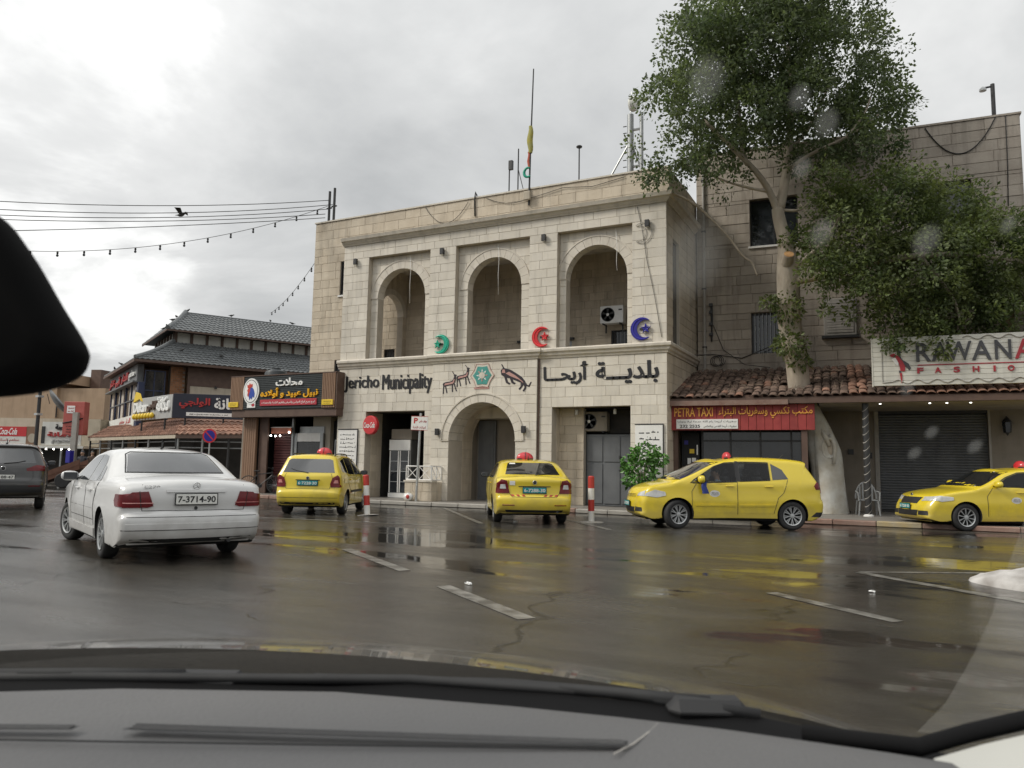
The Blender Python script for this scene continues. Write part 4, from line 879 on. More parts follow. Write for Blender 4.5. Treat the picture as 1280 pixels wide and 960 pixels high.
MAIN = [((-1.25,-1.69,13.38),(2.09,1.88,1.63)),((-1.16,-3.33,12.47),(1.55,1.4,1.21)),((-1.57,0.07,14.32),(1.81,1.63,1.41)),((-2.72,-2.37,12.89),(1.63,1.46,1.28)),((-2.34,-3.9,12.23),(1.21,1.09,0.95)),((-3.35,-0.75,13.67),(1.41,1.27,1.1)),((-3.59,-2.66,11.72),(1.28,1.15,1.16)),((-3.31,-4.25,11.07),(0.95,0.85,0.86)),((-3.75,-0.83,12.59),(1.1,0.99,1.0)),((-4.09,-2.75,10.32),(0.98,0.88,0.84)),((0.4,-0.83,13.18),(1.74,1.57,1.51)),((0.65,-2.4,12.33),(1.29,1.16,1.12)),((0.37,1.04,14.33),(1.51,1.36,1.31)),((1.28,-0.21,11.81),(1.16,1.04,1.04)),((1.37,-1.86,10.89),(0.86,0.78,0.78)),((1.26,1.71,12.56),(1.0,0.9,0.9)),((1.96,0.15,11.64),(0.65,0.59,0.56)),((-1.94,-1.81,11.52),(1.74,1.57,1.39)),((-1.59,-3.36,10.96),(1.29,1.16,1.03)),((-2.1,0.04,12.32),(1.51,1.36,1.21)),((-0.49,-1.08,11.55),(1.63,1.46,1.39)),((-0.41,-2.77,11.0),(1.21,1.09,1.03)),((-0.47,0.86,12.41),(1.41,1.27,1.21)),((0.74,-0.38,10.88),(1.39,1.25,1.04)),((0.9,-1.99,10.02),(1.03,0.93,0.78)),((0.76,1.59,11.46),(1.21,1.08,0.9)),((-2.8,-2.11,10.46),(1.16,1.04,0.74)),((-2.53,-3.68,9.66),(0.86,0.78,0.55)),((-3.21,-0.36,11.0),(1.0,0.9,0.64)),((0.04,-1.21,14.79),(1.63,1.46,1.16)),((0.34,-2.76,13.98),(1.21,1.09,0.86)),((-0.29,0.5,16.03),(1.41,1.27,1.0)),((-1.84,-2.12,14.52),(1.86,1.67,1.16)),((-1.37,-3.57,13.59),(1.38,1.24,0.86)),((-2.06,-0.35,15.71),(1.61,1.45,1.0)),((-3.11,-2.68,13.8),(1.16,1.04,0.81)),((-2.75,-4.19,12.94),(0.86,0.78,0.6)),((-3.58,-1.01,14.79),(1.0,0.9,0.7)),((-0.75,-1.77,16.16),(2.09,1.88,1.39)),((-0.54,-3.32,14.9),(1.55,1.4,1.03)),((-0.86,0.08,17.16),(1.81,1.63,1.21)),((1.73,-0.12,12.86),(0.81,0.73,0.7)),((-4.03,-2.63,9.59),(0.74,0.67,0.33)),((-2.52,-1.87,9.62),(0.7,0.63,0.42)),((-0.12,-0.71,10.06),(1.04,0.94,0.51)),((1.77,0.16,10.72),(0.7,0.63,0.51))]
SEC = [((0.72,-1.79,7.61),(1.19,1.07,1.29)),((0.66,-0.4,8.02),(1.01,0.91,1.1)),((1.9,-1.3,8.49),(1.25,1.12,1.03)),((1.92,0.12,8.95),(1.06,0.96,0.88)),((3.24,-0.59,8.26),(1.12,1.01,0.91)),((3.34,0.87,8.71),(0.95,0.86,0.77)),((4.17,-0.0,7.25),(1.29,1.16,1.08)),((4.33,1.49,7.63),(1.1,0.99,0.92)),((2.62,-0.73,6.79),(1.72,1.55,1.29)),((2.67,0.72,7.15),(1.47,1.32,1.1)),((1.06,-1.44,6.12),(1.08,0.97,1.08)),((3.35,-0.22,5.63),(1.51,1.36,1.03)),((3.45,1.26,5.91),(1.28,1.15,0.88)),((1.99,-0.86,5.28),(1.08,0.97,0.75)),((2.74,-0.39,4.54),(0.91,0.81,0.47)),((4.6,0.4,5.76),(0.86,0.78,1.08)),((0.15,-1.97,6.74),(0.65,0.58,0.86)),((1.58,-0.97,4.46),(0.47,0.43,0.34)),((4.95,0.36,7.48),(0.86,0.78,0.86)),((0.57,-2.01,8.78),(0.91,0.81,0.73)),((5.88,0.96,6.43),(1.29,1.16,1.51)),((6.14,2.52,6.76),(1.1,0.99,1.28))]
SPR = [((-0.96,-0.84,5.84),(0.46,0.41,0.51)),((-0.93,-0.7,4.82),(0.51,0.46,0.41)),((-0.7,-0.53,4.32),(0.32,0.29,0.28)),((-1.43,-1.1,6.0),(0.32,0.29,0.16)),((-0.92,-1.05,7.74),(0.28,0.25,0.21)),((-0.49,-0.84,7.8),(0.32,0.29,0.46))]
clumped(MAIN, 80000, .100, 21, 70, (.26, .52)).build('crown', 'leaf_dark', TR, fix=False)
clumped(SEC, 58000, .095, 22, 75, (.24, .48)).build('low_crown', 'leaf_fresh', TR, fix=False)
leafcloud(SPR, 1500, .12, 23, .2, .2).build('trunk_shoots', 'leaf_fresh', TR, fix=False)
bp_ = [(-5.95,21.8,9.60),(-5.61,22.0,9.45),(-5.11,22.27,9.14),(-4.4,22.72,8.37),(-3.97,23.01,7.71),(-3.72,23.16,7.5),(-3.58,23.28,7.1)]
o = limb([(Vector(p)-Vector(bp_[0]), .05-.004*i) for i, p in enumerate(bp_)], 'dead_branch', 'bark', None, 7, .08, 40); o.location = bp_[0]
tag(o, 'bare broken branch hanging from the cornice corner of the town hall', 'branch')
# ================================================================ butcher's shop left of the town hall
SO = Vector((-18.2, 21.6, 0))
SH = thing('corner_shop', 'dark open shop below the rooster sign with brown cladding', 'shop', SO)
MB().add([(-4.6,.5,.14),(.05,.5,.14),(.05,4.6,.14),(-4.6,4.6,.14),(-4.6,.5,3.3),(.05,.5,3.3),(.05,4.6,3.3),(-4.6,4.6,3.3)], [(0,1,2,3),(7,6,5,4),(1,5,6,2),(2,6,7,3),(3,7,4,0)]).build('shop_room', 'interior_dark', SH, fix=False)
boxpart('outer_wall', (-5.0, .7, .13), (-4.62, 5, 4.3), 'plaster_dark', SH); boxpart('roof_slab', (-4.99, .46, 3.32), (.02, 4.9, 3.6), 'concrete', SH)
for k in range(6): boxpart('cladding_board', (-4.62+k*.11, .40, .13), (-4.52+k*.11, .52, 3.2), 'brown_wood', SH, .006)
boxpart('shutter_side', (-3.92, .55, .14), (-3.5, .62, 3.2), 'dark_brown', SH)
mat('shutter_maroon', (.075, .022, .022), (.095, .03, .028), .5, 4)
rows = []
for k in range(24):
    z = .16+k*.1
    for dz, dd in ((0, .95), (.02, .92), (.07, .92), (.09, .95)): rows.append([(-3.48, dd, z+dz), (-2.62, dd, z+dz)])
tag(MB().grid(rows).build('shutter_slat', 'shutter_maroon', SH), kind='stuff')
boxpart('shutter_guide', (-2.60, .88, .14), (-2.52, .98, 3.0), 'grey_metal', SH)
boxpart('door_frame', (-.75, 1.2, .14), (-.70, 1.25, 2.2), 'grey_metal', SH); boxpart('door_frame', (-.20, 1.2, .14), (-.15, 1.25, 2.2), 'grey_metal', SH); boxpart('door_frame', (-.70, 1.2, 2.15), (-.20, 1.25, 2.2), 'grey_metal', SH)
boxpart('partition', (-.95, 1.3, .14), (.04, 1.34, 2.9), 'black', SH)
t = thing('display_fridge', 'grey framed glass display cabinet inside the rooster sign shop', 'fridge', SO+Vector((-1.75, .95, .14)))
boxpart('cabinet', (-.72, .06, 0), (.62, .8, 2.28), 'interior_dark', t); boxpart('header', (-.72, 0, 1.98), (.62, .06, 2.30), 'white_paint', t); boxpart('header_box', (-.6, .1, 2.3), (.6, .7, 2.55), 'grey_metal', t)
for a, b in ((-.76, -.62), (.52, .66)): boxpart('upright', (a, -.02, 0), (b, .06, 2.3), 'grey_metal', t)
boxpart('glass_door', (-.60, .02, .35), (.50, .05, 1.96), 'dark_glass', t); boxpart('rail', (-.60, -.005, .86), (.50, .018, .90), 'galvanised', t); boxpart('kick_plate', (-.62, 0, 0), (.52, .06, .33), 'grey_metal', t)
mat('bulb_lit', (.9, .9, .85), None, .4, emit=(1, .96, .88), estr=9); mat('menu_red', (.42, .14, .09), (.5, .2, .13), .5)
t = thing('hanging_menu_board', 'small red lit menu board with bulbs inside the rooster sign shop', 'menu board', SO+Vector((-2.95, .75, 2.30)))
boxpart('board', (-.55, -.02, .12), (.45, .02, .34), 'menu_red', t); boxpart('top_strip', (-.58, -.025, .34), (.48, .025, .37), 'white_paint', t)
for x, z in ((-.52, .04), (-.28, .02), (-.05, .03), (.40, .16)): MB().sphere((x, -.06, z), .032, 8, 6).build('bulb', 'bulb_lit', t, smooth=True)
for x in (-.5, .4): tubepart('hanger', [(x, 0, .36), (x, 0, .98)], .006, 'cable', t)
mat('ribbed_dark', (.025, .032, .034), (.04, .048, .05), .5, 5); mat('letter_yellow', (.80, .42, .01), None, .4); mat('letter_white', (.80, .80, .78), None, .4); mat('panel_red', (.40, .035, .05), None, .45); mat('rooster_blue', (.03, .07, .35), None, .4); mat('rooster_red', (.50, .05, .03), None, .4)
t = thing('rooster_sign', 'dark ribbed shop sign with rooster badge and yellow Arabic lettering', 'sign', SO)
boxpart('box', (-4.95, .0, 3.30), (.22, .55, 4.58), 'ribbed_dark', t)
mb = MB()
for k in range(18): mb.box((-4.26, -.03, 3.33+k*.068), (-.42, .0, 3.375+k*.068))
tag(mb.build('rib', 'ribbed_dark', t), kind='stuff')
for a, n in ((-4.95, 9), (-.40, 8)):
    for k in range(n): boxpart('cladding_slat', (a+k*.076, -.045, 3.31), (a+.055+k*.076, .0, 4.57), 'brown_wood', t)
boxpart('side_cladding', (.22, -.02, 3.28), (.26, .56, 4.6), 'dark_brown', t); boxpart('soffit_beam', (-4.9, .02, 3.02), (.24, .5, 3.295), 'dark_brown', t); boxpart('edge_strip', (-4.96, -.05, 4.575), (.25, .56, 4.61), 'dark_brown', t)
lettering('word', 'محلات', (-2.62, -1.32, 4.16, 4.46), -.03, .05, 'letter_white', t, .02); lettering('word', 'نبيل عبيد و أولاده', (-3.36, -.58, 3.70, 4.10), -.03, .05, 'letter_yellow', t, .022)
pn = boxpart('red_panel', (-3.38, -.07, 3.42), (-.62, -.03, 3.66), 'panel_red', t, .01); lettering('small_line', 'لبيع جميع أنواع الدواجن والحبش والطيور البلدية والمجمدات', (-3.28, -.70, 3.47, 3.61), -.07, .006, 'letter_white', pn)
for u in (-5.02, -.38): o = boxpart('yellow_plate', (u, -.08, 3.40), (u+.52, -.045, 3.60), 'yellow_panel', t, .01); scribble('plate_text', (u+.08, u+.44, 3.43, 3.57), -.08, 2, 'black_letter', o, .5, 4)
def disc(nm, m, u, z, rx, rz, d0, d1, parent, n=28): return MB().prism([(u+rx*math.cos(2*math.pi*k/n), 0, z+rz*math.sin(2*math.pi*k/n)) for k in range(n)], (0,-1,0), d0, d1).build(nm, m, parent)
bd = disc('badge', 'letter_white', -3.86, 4.0, .40, .50, .03, .07, t); disc('badge_ring', 'ribbed_dark', -3.86, 4.0, .35, .445, .07, .074, bd); disc('badge_field', 'letter_white', -3.86, 4.0, .33, .42, .074, .078, bd)
def poly(nm, m, pts, d, parent): return MB().prism([(-3.86+p[0]*.33, 0, 4.0+p[1]*.42) for p in pts], (0,-1,0), .078, d).build(nm, m, parent)
poly('rooster_body', 'rooster_blue', [(-.1,.25),(.2,.35),(.45,.15),(.62,-.25),(.55,-.62),(.35,-.45),(.2,-.75),(.0,-.6),(-.15,-.8),(-.25,-.45),(-.2,-.1)], .09, bd); poly('rooster_head', 'rooster_red', [(-.55,.05),(-.35,.3),(-.05,.35),(-.1,.0),(-.2,-.2),(-.35,-.5),(-.5,-.35),(-.42,-.1)], .092, bd); poly('rooster_comb', 'rooster_red', [(-.5,.32),(-.55,.6),(-.3,.55),(-.2,.75),(0,.6),(.2,.68),(.25,.45),(.05,.33),(-.3,.3)], .092, bd)
pb = MB().cbox((-4.05, -.06, 3.36), (-3.62, -.03, 3.58), .01).build('badge_label', 'letter_white', t); disc('label_spot', 'panel_red', -3.73, 3.47, .08, .06, .06, .064, pb)
t = thing('water_tank', 'black cylindrical water tank on the roof behind the rooster sign', 'water tank', SO+Vector((-4.05, 1.4, 3.6)))
mat('tank_black', (.03, .036, .04), None, .5); MB().lathe([(.42, 0), (.44, .05), (.44, .55), (.455, .58), (.44, .62), (.44, 1.25), (.40, 1.34), (.18, 1.42), (.18, 1.47), (.001, 1.48)], (0,0,0), 2, 24).build('drum', 'tank_black', t, smooth=40); boxpart('stand', (-.4, -.4, -.0), (.4, .4, .01), 'dark_metal', t)

# bicycle leaning in the shop mouth
t = thing('bicycle', 'old dark bicycle parked in front of the maroon shutter', 'bicycle', SO+Vector((-3.25, .12, .13)), R(28))
for x in (-.50, .52):
    w = bpy.data.objects.new('wheel', None); COL.objects.link(w); w.parent = t; w.location = (x, 0, .34)
    MB().tube([(math.cos(a)*.32, 0, math.sin(a)*.32) for a in [2*math.pi*k/28 for k in range(29)]], .018, 6).build('tyre', 'rubber', w, smooth=True)
    for k in range(10): a = math.pi*k/10; MB().tube([(math.cos(a)*.31, 0, math.sin(a)*.31), (-math.cos(a)*.31, 0, -math.sin(a)*.31)], .003, 3).build('spoke', 'galvanised', w)
for a, b in (((-.50,0,.34),(-.08,0,.30)), ((-.08,0,.30),(-.20,0,.80)), ((-.50,0,.34),(-.17,0,.72)), ((-.17,0,.72),(.36,0,.78)), ((-.08,0,.30),(.38,0,.70)), ((.52,0,.34),(.36,0,.86))): tubepart('frame_tube', [a, b], .017, 'dark_metal', t)
MB().cbox((-.32, -.08, .82), (-.08, .08, .87), .03).build('saddle', 'rubber', t); tubepart('handlebar', [(.30, -.26, .98), (.38, -.12, .95), (.36, 0, .90), (.38, .12, .95), (.30, .26, .98)], .013, 'dark_metal', t); MB().lathe([(.09, -.004), (.09, .004)], (-.08, .03, .30), 1, 16).build('chainring', 'dark_metal', t)

# ================================================================ restaurant with the two tiered roof
A1 = math.atan2(.8813, .4726); RO = Vector((-38.37, 29.08, 0))
RS = thing('restaurant_building', 'restaurant with a two tiered grey tiled roof and blue framed windows', 'building', RO, A1)
mat('wall_ochre', (.36, .25, .16), (.44, .31, .2), .85, 3, streak=.3); mat('brick_orange', (.36, .17, .085), (.45, .23, .12), .8, 5, rnd=.2); mat('frame_blue', (.02, .03, .075), None, .5); mat('curtain', (.42, .38, .33), (.55, .50, .44), .8, 4, stretch=(8, 8, .4)); mat('sheet_beige', (.42, .37, .29), (.50, .44, .35), .8, 2, streak=.3); mat('wall_white', (.62, .62, .58), (.70, .70, .66), .7, 3, streak=.2); mat('dim_grey', (.12, .125, .13), (.16, .165, .17), .6, 3)
def courses(mb, a0, a1, b0, b1, rows, pitch=.30, amp=.035, lip=.05):
    """roof slope from eave a0-a1 up to b0-b1 laid with wavy tile courses that step over one another"""
    a0, a1, b0, b1 = map(Vector, (a0, a1, b0, b1)); n = (a1-a0).cross(b0-a0).normalized(); n = n if n.z > 0 else -n; L_ = (a1-a0).length; k = max(2, int(L_/pitch*4))
    for r in range(rows):
        t0, t1 = r/rows, min(1, (r+1.12)/rows); lo, hi = [], []; low = []
        for j in range(k+1):
            u = j/k; w = amp*math.sin(u*L_/pitch*2*math.pi+r*0); p = a0.lerp(a1, u).lerp(b0.lerp(b1, u), t0); q = a0.lerp(a1, u).lerp(b0.lerp(b1, u), t1)
            low.append(p+n*(w*.7-.01)); lo.append(p+n*(w+lip)); hi.append(q+n*(w*.6))
        mb.grid([low, lo, hi])
def hip(mb, x0, x1, y0, y1, z0, ins, z1, rows, insx=None):
    X0, X1, Y0, Y1 = x0+(insx or ins), x1-(insx or ins), y0+ins, y1-ins
    courses(mb, (x0,y0,z0), (x1,y0,z0), (X0,Y0,z1), (X1,Y0,z1), rows); courses(mb, (x0,y1,z0), (x0,y0,z0), (X0,Y1,z1), (X0,Y0,z1), rows)
    mb.add([(x1,y0,z0),(x1,y1,z0),(X1,Y1,z1),(X1,Y0,z1)], [(0,1,2,3)]); mb.add([(x0,y1,z0),(x1,y1,z0),(X1,Y1,z1),(X0,Y1,z1)], [(3,2,1,0)])
lo = MB(); hip(lo, -.4, 15, -.4, 11.9, 7.02, 1.75, 8.42, 9, 2.3); tag(lo.build('lower_roof', 'tile_grey', RS, smooth=50, fix=False), kind='stuff')
up = MB(); hip(up, 1.35, 14.4, .55, 8.6, 9.05, 3.2, 10.70, 9, 1.6); tag(up.build('upper_roof', 'tile_grey', RS, smooth=50, fix=False), kind='stuff')
MB().box((2.95, 3.7, 10.60), (12.8, 5.5, 10.77)).build('ridge_cap', 'tile_grey', RS)
for a, b in (((-.4,-.4,7.06),(1.9,1.35,8.45)), ((1.35,.55,9.10),(2.95,3.75,10.75))): MB().tube([Vector(a).lerp(Vector(b), k/8)+Vector((0,0,.05-.12*math.sin(k/8*math.pi))) for k in range(9)], .13, 8).build('hip_ridge', 'tile_grey', RS, smooth=40)
mb = MB(); MB().box((2.0, 1.5, 8.38), (13.1, 8.0, 9.04)).build('clerestory_wall', 'wall_white', RS)
for k in range(13): boxpart('clerestory_post', (1.95+k*.9, 1.40, 8.38), (2.10+k*.9, 1.50, 9.06), 'dark_brown', RS)
for k in range(7): boxpart('clerestory_post', (1.90, 1.62+k*.9, 8.38), (2.0, 1.77+k*.9, 9.06), 'dark_brown', RS)
boxpart('eave_board', (-.42, -.44, 6.86), (15, -.38, 7.0), 'dark_brown', RS); boxpart('eave_board', (-.45, -.42, 6.86), (-.39, 11.9, 7.0), 'dark_brown', RS); boxpart('soffit', (-.38, -.38, 6.90), (14.9, 11.8, 6.96), 'dark_brown', RS)
boxpart('upper_eave_board', (1.32, .50, 8.95), (14.4, .56, 9.04), 'dark_brown', RS); boxpart('upper_eave_board', (1.30, .52, 8.95), (1.36, 8.6, 9.04), 'dark_brown', RS)
boxpart('rear_wall', (.3, 3.0, 0), (14.5, 11.4, 6.88), 'wall_ochre', RS); boxpart('floor_slab', (.2, .2, 3.1), (14.4, 3.0, 3.3), 'concrete', RS)
# left face: sign band, window wall, banner
boxpart('side_wall', (.05, .9, 0), (.28, 11.4, 3.3), 'wall_ochre', RS); boxpart('sign_band', (-.06, .75, 5.85), (.28, 11.5, 6.86), 'dim_grey', RS); boxpart('band_ledge', (-.30, .6, 5.78), (.28, 11.6, 5.86), 'dim_grey', RS)
mat('letter_red', (.40, .03, .03), None, .45)
for y0, y1, tx, m in ((1.2, 3.2, 'مطعم', 'letter_white'), (3.5, 6.0, 'الدار', 'letter_red'), (6.3, 8.4, 'أبو', 'letter_red'), (8.7, 10.9, 'عنتر', 'letter_red')):
    o = link('word', text_mesh(tx, (0, y1-y0, 0, .62), .10, m, .02), RS); o.rotation_euler = (0, 0, -math.pi/2); o.location = (-.06, y1, 6.0)
for r in range(2):
    for k in range(5):
        y = 1.0+k*2.08; z = 3.95+r*.95; w = boxpart('window', (.10, y, z), (.16, y+1.98, z+.88), 'curtain', RS)
        boxpart('pane', (.085, y+.06+.9*(k%2), z+.04), (.098, y+.95+.9*(k%2), z+.84), 'dark_glass', w)
for k in range(6): boxpart('mullion', (.02, .90+k*2.08, 3.3), (.12, 1.02+k*2.08, 5.80), 'frame_blue', RS)
boxpart('transom', (.03, .92, 4.83), (.12, 11.4, 4.90), 'dim_grey', RS); boxpart('corner_post', (-.02, .30, 3.0), (.28, .88, 5.78), 'frame_blue', RS)
o = boxpart('banner', (-.04, 1.0, 3.28), (.02, 11.3, 3.92), 'wall_white', RS); 
for tx, yy in (('مطعم', 6.2), ('الدار', 4.0)): lb = link('word', text_mesh(tx, (0, 1.9, 0, .4), .01, 'letter_red', .02), o); lb.rotation_euler = (0, 0, -math.pi/2); lb.location = (-.04, yy, 3.40)
# right face: glazed corner, brick pier, cloth screen
w = boxpart('corner_window', (.35, .55, 4.2), (1.35, .60, 6.5), 'dark_glass', RS)
for z in (4.2, 5.3, 6.45): boxpart('frame', (.30, .50, z), (1.40, .55, z+.07), 'frame_blue', w)
for x in (.30, .80, 1.36): boxpart('frame', (x, .49, 4.2), (x+.06, .54, 6.5), 'frame_blue', w)
rq = random.Random(4)
pier = boxpart('brick_pier', (1.75, .82, 3.3), (2.55, 1.5, 6.88), 'mortar_dark', RS)
for r in range(28):
    for k in range(3):
        x = 1.75+k*.27-(.13 if r % 2 else 0); a, b = max(1.75, x), min(2.56, x+.25)
        if b-a > .05: boxpart('brick', (a, .795, 3.32+r*.127), (b, .82, 3.32+r*.127+.112), 'brick_orange', pier)
boxpart('screen_post', (2.6, .3, 3.3), (2.75, .45, 6.86), 'dark_brown', RS); boxpart('screen_post', (8.2, .3, 3.3), (8.35, .45, 6.86), 'dark_brown', RS)
boxpart('cloth_screen', (2.75, .36, 4.3), (8.2, .40, 5.75), 'sheet_beige', RS); boxpart('valance', (2.75, .34, 5.75), (8.2, .42, 6.86), 'dark_brown', RS)
for x in (4.2, 5.4, 6.6): MB().lathe([(.02, .1), (.07, .06), (.07, -.05)], (x, .25, 5.72), 2, 8).build('spot_lamp', 'dark_metal', RS)

# terrace in front with tiled roof and shop signs
TE = thing('restaurant_terrace', 'tile roofed terrace with dark open front below the restaurant signs', 'terrace', (-32, 26.3, 0))
TO = Vector((-32, 26.3, 0)); V = lambda x, y, z: Vector((x, y, z))-TO
tl = MB(); E0, E1, E2 = V(-43.5, 29.71, 2.60), V(-30.79, 25.43, 2.56), V(-27.4, 27.1, 2.62); T0, T1, T2 = V(-44.6, 32.0, 3.45), V(-32.6, 27.3, 3.48), V(-28.6, 29.6, 3.48)
courses(tl, E0, E1, T0, T1, 5, .26, .04, .05); courses(tl, E1, E2, T1, T2, 5, .26, .04, .05); tag(tl.build('tile_courses', 'tile_red', TE, smooth=50, fix=False), kind='stuff')
for a, b in ((E0, E1), (E1, E2)):
    d = (b-a).normalized(); n = Vector((d.y, -d.x, 0)); P = [a-Vector((0,0,.02)), b-Vector((0,0,.02)), b-Vector((0,0,.18)), a-Vector((0,0,.18))]; MB().prism(P, n, -.06, -.01).build('fascia', 'sheet_beige' if a is E0 else 'dark_brown', TE)
    q = 7 if a is E0 else 3
    for k in range(q+1): p = a.lerp(b, k/q)-n*.15; MB().tube([Vector((p.x, p.y, 0)), Vector((p.x, p.y, 2.5))], .05, 8).build('post', 'grey_metal' if k % 2 else 'dark_metal', TE)
    for z in (1.95, 2.25): MB().tube([a.lerp(b, 0)*1-n*.2+Vector((0,0,z-a.z)), b-n*.2+Vector((0,0,z-b.z))], .03, 6).build('cross_rail', 'grey_metal', TE)
bk = [V(-44.3, 31.6, 0), V(-32.4, 27.9, 0), V(-28.3, 30.0, 0)]
for a, b in zip(bk, bk[1:]): MB().prism([a, b, b+Vector((0,0,3.3)), a+Vector((0,0,3.3))], (0,1,0), 0, .1).build('back_wall', 'interior_dark', TE)
MB().add([E0*1-Vector((0,0,2.59)), E1-Vector((0,0,2.55)), E2-Vector((0,0,2.6)), bk[2]+Vector((0,0,.01)), bk[1]+Vector((0,0,.01)), bk[0]+Vector((0,0,.01))], [(0,1,2,3,4,5)]).build('floor', 'concrete', TE)
mat('sign_navy', (.018, .02, .035), None, .45); mat('sign_pale', (.34, .34, .33), (.42, .42, .41), .5, 3)
def wallsign(name, label, a, b, z0, z1, m, cat='sign'):
    a, b = Vector((*a, 0)), Vector((*b, 0)); L_ = (b-a).length; t = thing(name, label, cat, a+Vector((0,0,z0)), math.atan2(b.y-a.y, b.x-a.x)); boxpart('board', (0, 0, 0), (L_, .18, z1-z0), m, t, .01); return t, L_
t, L_ = wallsign('restaurant_sign', 'navy restaurant sign with red and white Arabic lettering', (-31.99, 26.16), (-28.9, 28.55), 3.42, 4.64, 'sign_navy')
lettering('word', 'الولجي', (.3, 1.75, .48, 1.02), -.001, .06, 'letter_red', t, .03); lettering('word', 'دكانة', (1.95, 3.3, .48, 1.05), -.001, .06, 'letter_white', t, .03); boxpart('strip', (.65, -.02, .12), (2.95, 0, .30), 'letter_white', t)
scribble('small_print', (.75, 2.85, .14, .28), -.02, 1, 'black_letter', t, .6, 8)
for x in (.6, 2.4): tubepart('support', [(x, .09, -.95), (x, .09, 0)], .05, 'dark_metal', t)
t, L_ = wallsign('restaurant_sign', 'pale restaurant sign with white letters and a row of gold lamps', (-36.99, 27.80), (-32.04, 26.16), 3.42, 4.60, 'sign_pale')
lettering('word', 'Dukan', (.15, 2.0, .42, .95), -.001, .10, 'letter_white', t, .03); lettering('word', 'الولجي', (2.1, 3.3, .40, .95), -.001, .10, 'dark_brown', t, .03); lettering('word', 'دكانة', (3.4, 5.0, .38, 1.1), -.001, .10, 'letter_white', t, .03)
for k in range(7): MB().sphere((.4+k*.42, -.12, .20), .14, 10, 7, (1, .8, 1.1)).build('gold_lamp', 'yellow_panel', t, smooth=True)
MB().prism([(.0, 0, 1.0), (.9, 0, 1.15), (1.2, 0, 1.0), (.8, 0, 1.45), (.3, 0, 1.55)], (0,-1,0), 0, .08).build('crest', 'yellow_panel', t)
for x in (1.0, 4.2): tubepart('support', [(x, .09, -.95), (x, .09, 0)], .05, 'dark_metal', t)

# ================================================================ far buildings and shops at the left
mat('far_ochre', (.33, .235, .155), (.40, .29, .20), .85, 1.2, 6, streak=.35)
t = thing('ochre_building', 'plain ochre building with a flat stepped roof far left', 'building', (-68.3, 34.6, 0), math.atan2(3.84, 12.1))
boxpart('wall', (-12, 0, 0), (9.6, 9, 7.2), 'far_ochre', t); boxpart('wall', (9.6, .3, 0), (13.6, 9, 6.9), 'far_ochre', t); boxpart('parapet', (9.0, -.05, 7.2), (10.8, 4, 8.0), 'far_ochre', t); boxpart('stair_tower', (10.9, 2, 6.9), (11.8, 5, 8.6), 'dark_brown', t)
for x, z in ((1, 4.2), (4.5, 4.2), (7.5, 4.2)): boxpart('ledge', (x, -.12, z), (x+1.3, 0, z+.12), 'concrete', t)
boxpart('water_box', (7.2, .4, 7.2), (8.1, 1.4, 7.75), 'white_paint', t)
t = thing('concrete_chimney', 'grey concrete stub above the restaurant sign band', 'chimney', (-50.2, 37.3, 0)); boxpart('stack', (-.55, -.5, 0), (.55, .5, 8.1), 'concrete', t, .03); boxpart('cap', (-.6, -.55, 8.1), (.6, .55, 8.2), 'concrete', t)
A2 = math.atan2(3.0, 6.3); FS = thing('snack_shop', 'low row of snack shops under a pale canopy far left', 'shop', (-53.5, 28.9, 0), A2)
boxpart('back_wall', (-6, 1.5, 0), (7.2, 4, 4.0), 'sheet_beige', FS); boxpart('canopy', (-6, -.3, 2.0), (7.2, 1.5, 2.16), 'wall_white', FS); boxpart('dark_front', (-6, 1.2, 0), (7.1, 1.49, 2.0), 'interior_dark', FS)
for x in (-3.5, -1, 1.4, 3.6, 5.6, 7.0): boxpart('post', (x, -.1, 0), (x+.1, .0, 2.0), 'grey_metal', FS)
for k in range(5): MB().sphere((4.2+k*.5, -.15, 1.94), .05, 8, 5).build('bulb', 'bulb_lit', FS)
t = thing('drink_banner', 'red and white soft drink banner on the far left canopy', 'banner', Vector((-53.5, 28.9, 2.2))+Matrix.Rotation(A2, 3, 'Z')@Vector((1.0, -.2, 0)), A2)
boxpart('white_half', (0, 0, 0), (2.35, .06, .52), 'wall_white', t); boxpart('red_half', (0, -.01, .52), (2.35, .06, 1.15), 'drink_red', t); boxpart('food_photo', (2.36, 0, 0), (3.1, .06, 1.17), 'brown_wood', t); boxpart('red_edge', (-.5, 0, 0), (-.02, .06, 1.0), 'drink_red', t)
lettering('script', 'Coca-Cola', (.55, 1.75, .62, 1.06), -.012, .01, 'letter_white', t, .02, .35); lettering('small_line', 'مطعم السكرية', (.35, 1.9, .15, .38), -.001, .01, 'letter_red', t)
disc2 = MB().prism([(2.75+.28*math.cos(a), 0, .42+.30*math.sin(a)) for a in [2*math.pi*k/16 for k in range(16)]], (0,-1,0), 0, .01).build('food_plate', 'sheet_beige', t)
t = thing('grocery_sign', 'white sign with dark Arabic lettering beside the red pylon', 'sign', Vector((-53.5, 28.9, 2.2))+Matrix.Rotation(A2, 3, 'Z')@Vector((4.3, -.1, 0)), A2)
boxpart('board', (0, 0, 0), (2.6, .08, 1.5), 'wall_white', t); lettering('word', 'ملحمة', (.9, 1.8, 1.0, 1.35), -.001, .08, 'black_letter', t, .03); lettering('word', 'الأمانة', (.4, 2.3, .55, .9), -.001, .08, 'letter_red', t, .03); lettering('word', 'للحوم', (.7, 2.2, .08, .48), -.001, .08, 'sign_pale', t, .03); boxpart('dark_edge', (.0, -.04, .1), (.22, 0, 1.2), 'dark_metal', t)
mat('faded_red', (.42, .09, .075), (.48, .13, .11), .5, 3)
t = thing('red_pylon_sign', 'tall red box sign with a white logo standing on a grey post', 'sign', (-44.7, 28.85, 0), math.atan2(.53, 1.08))
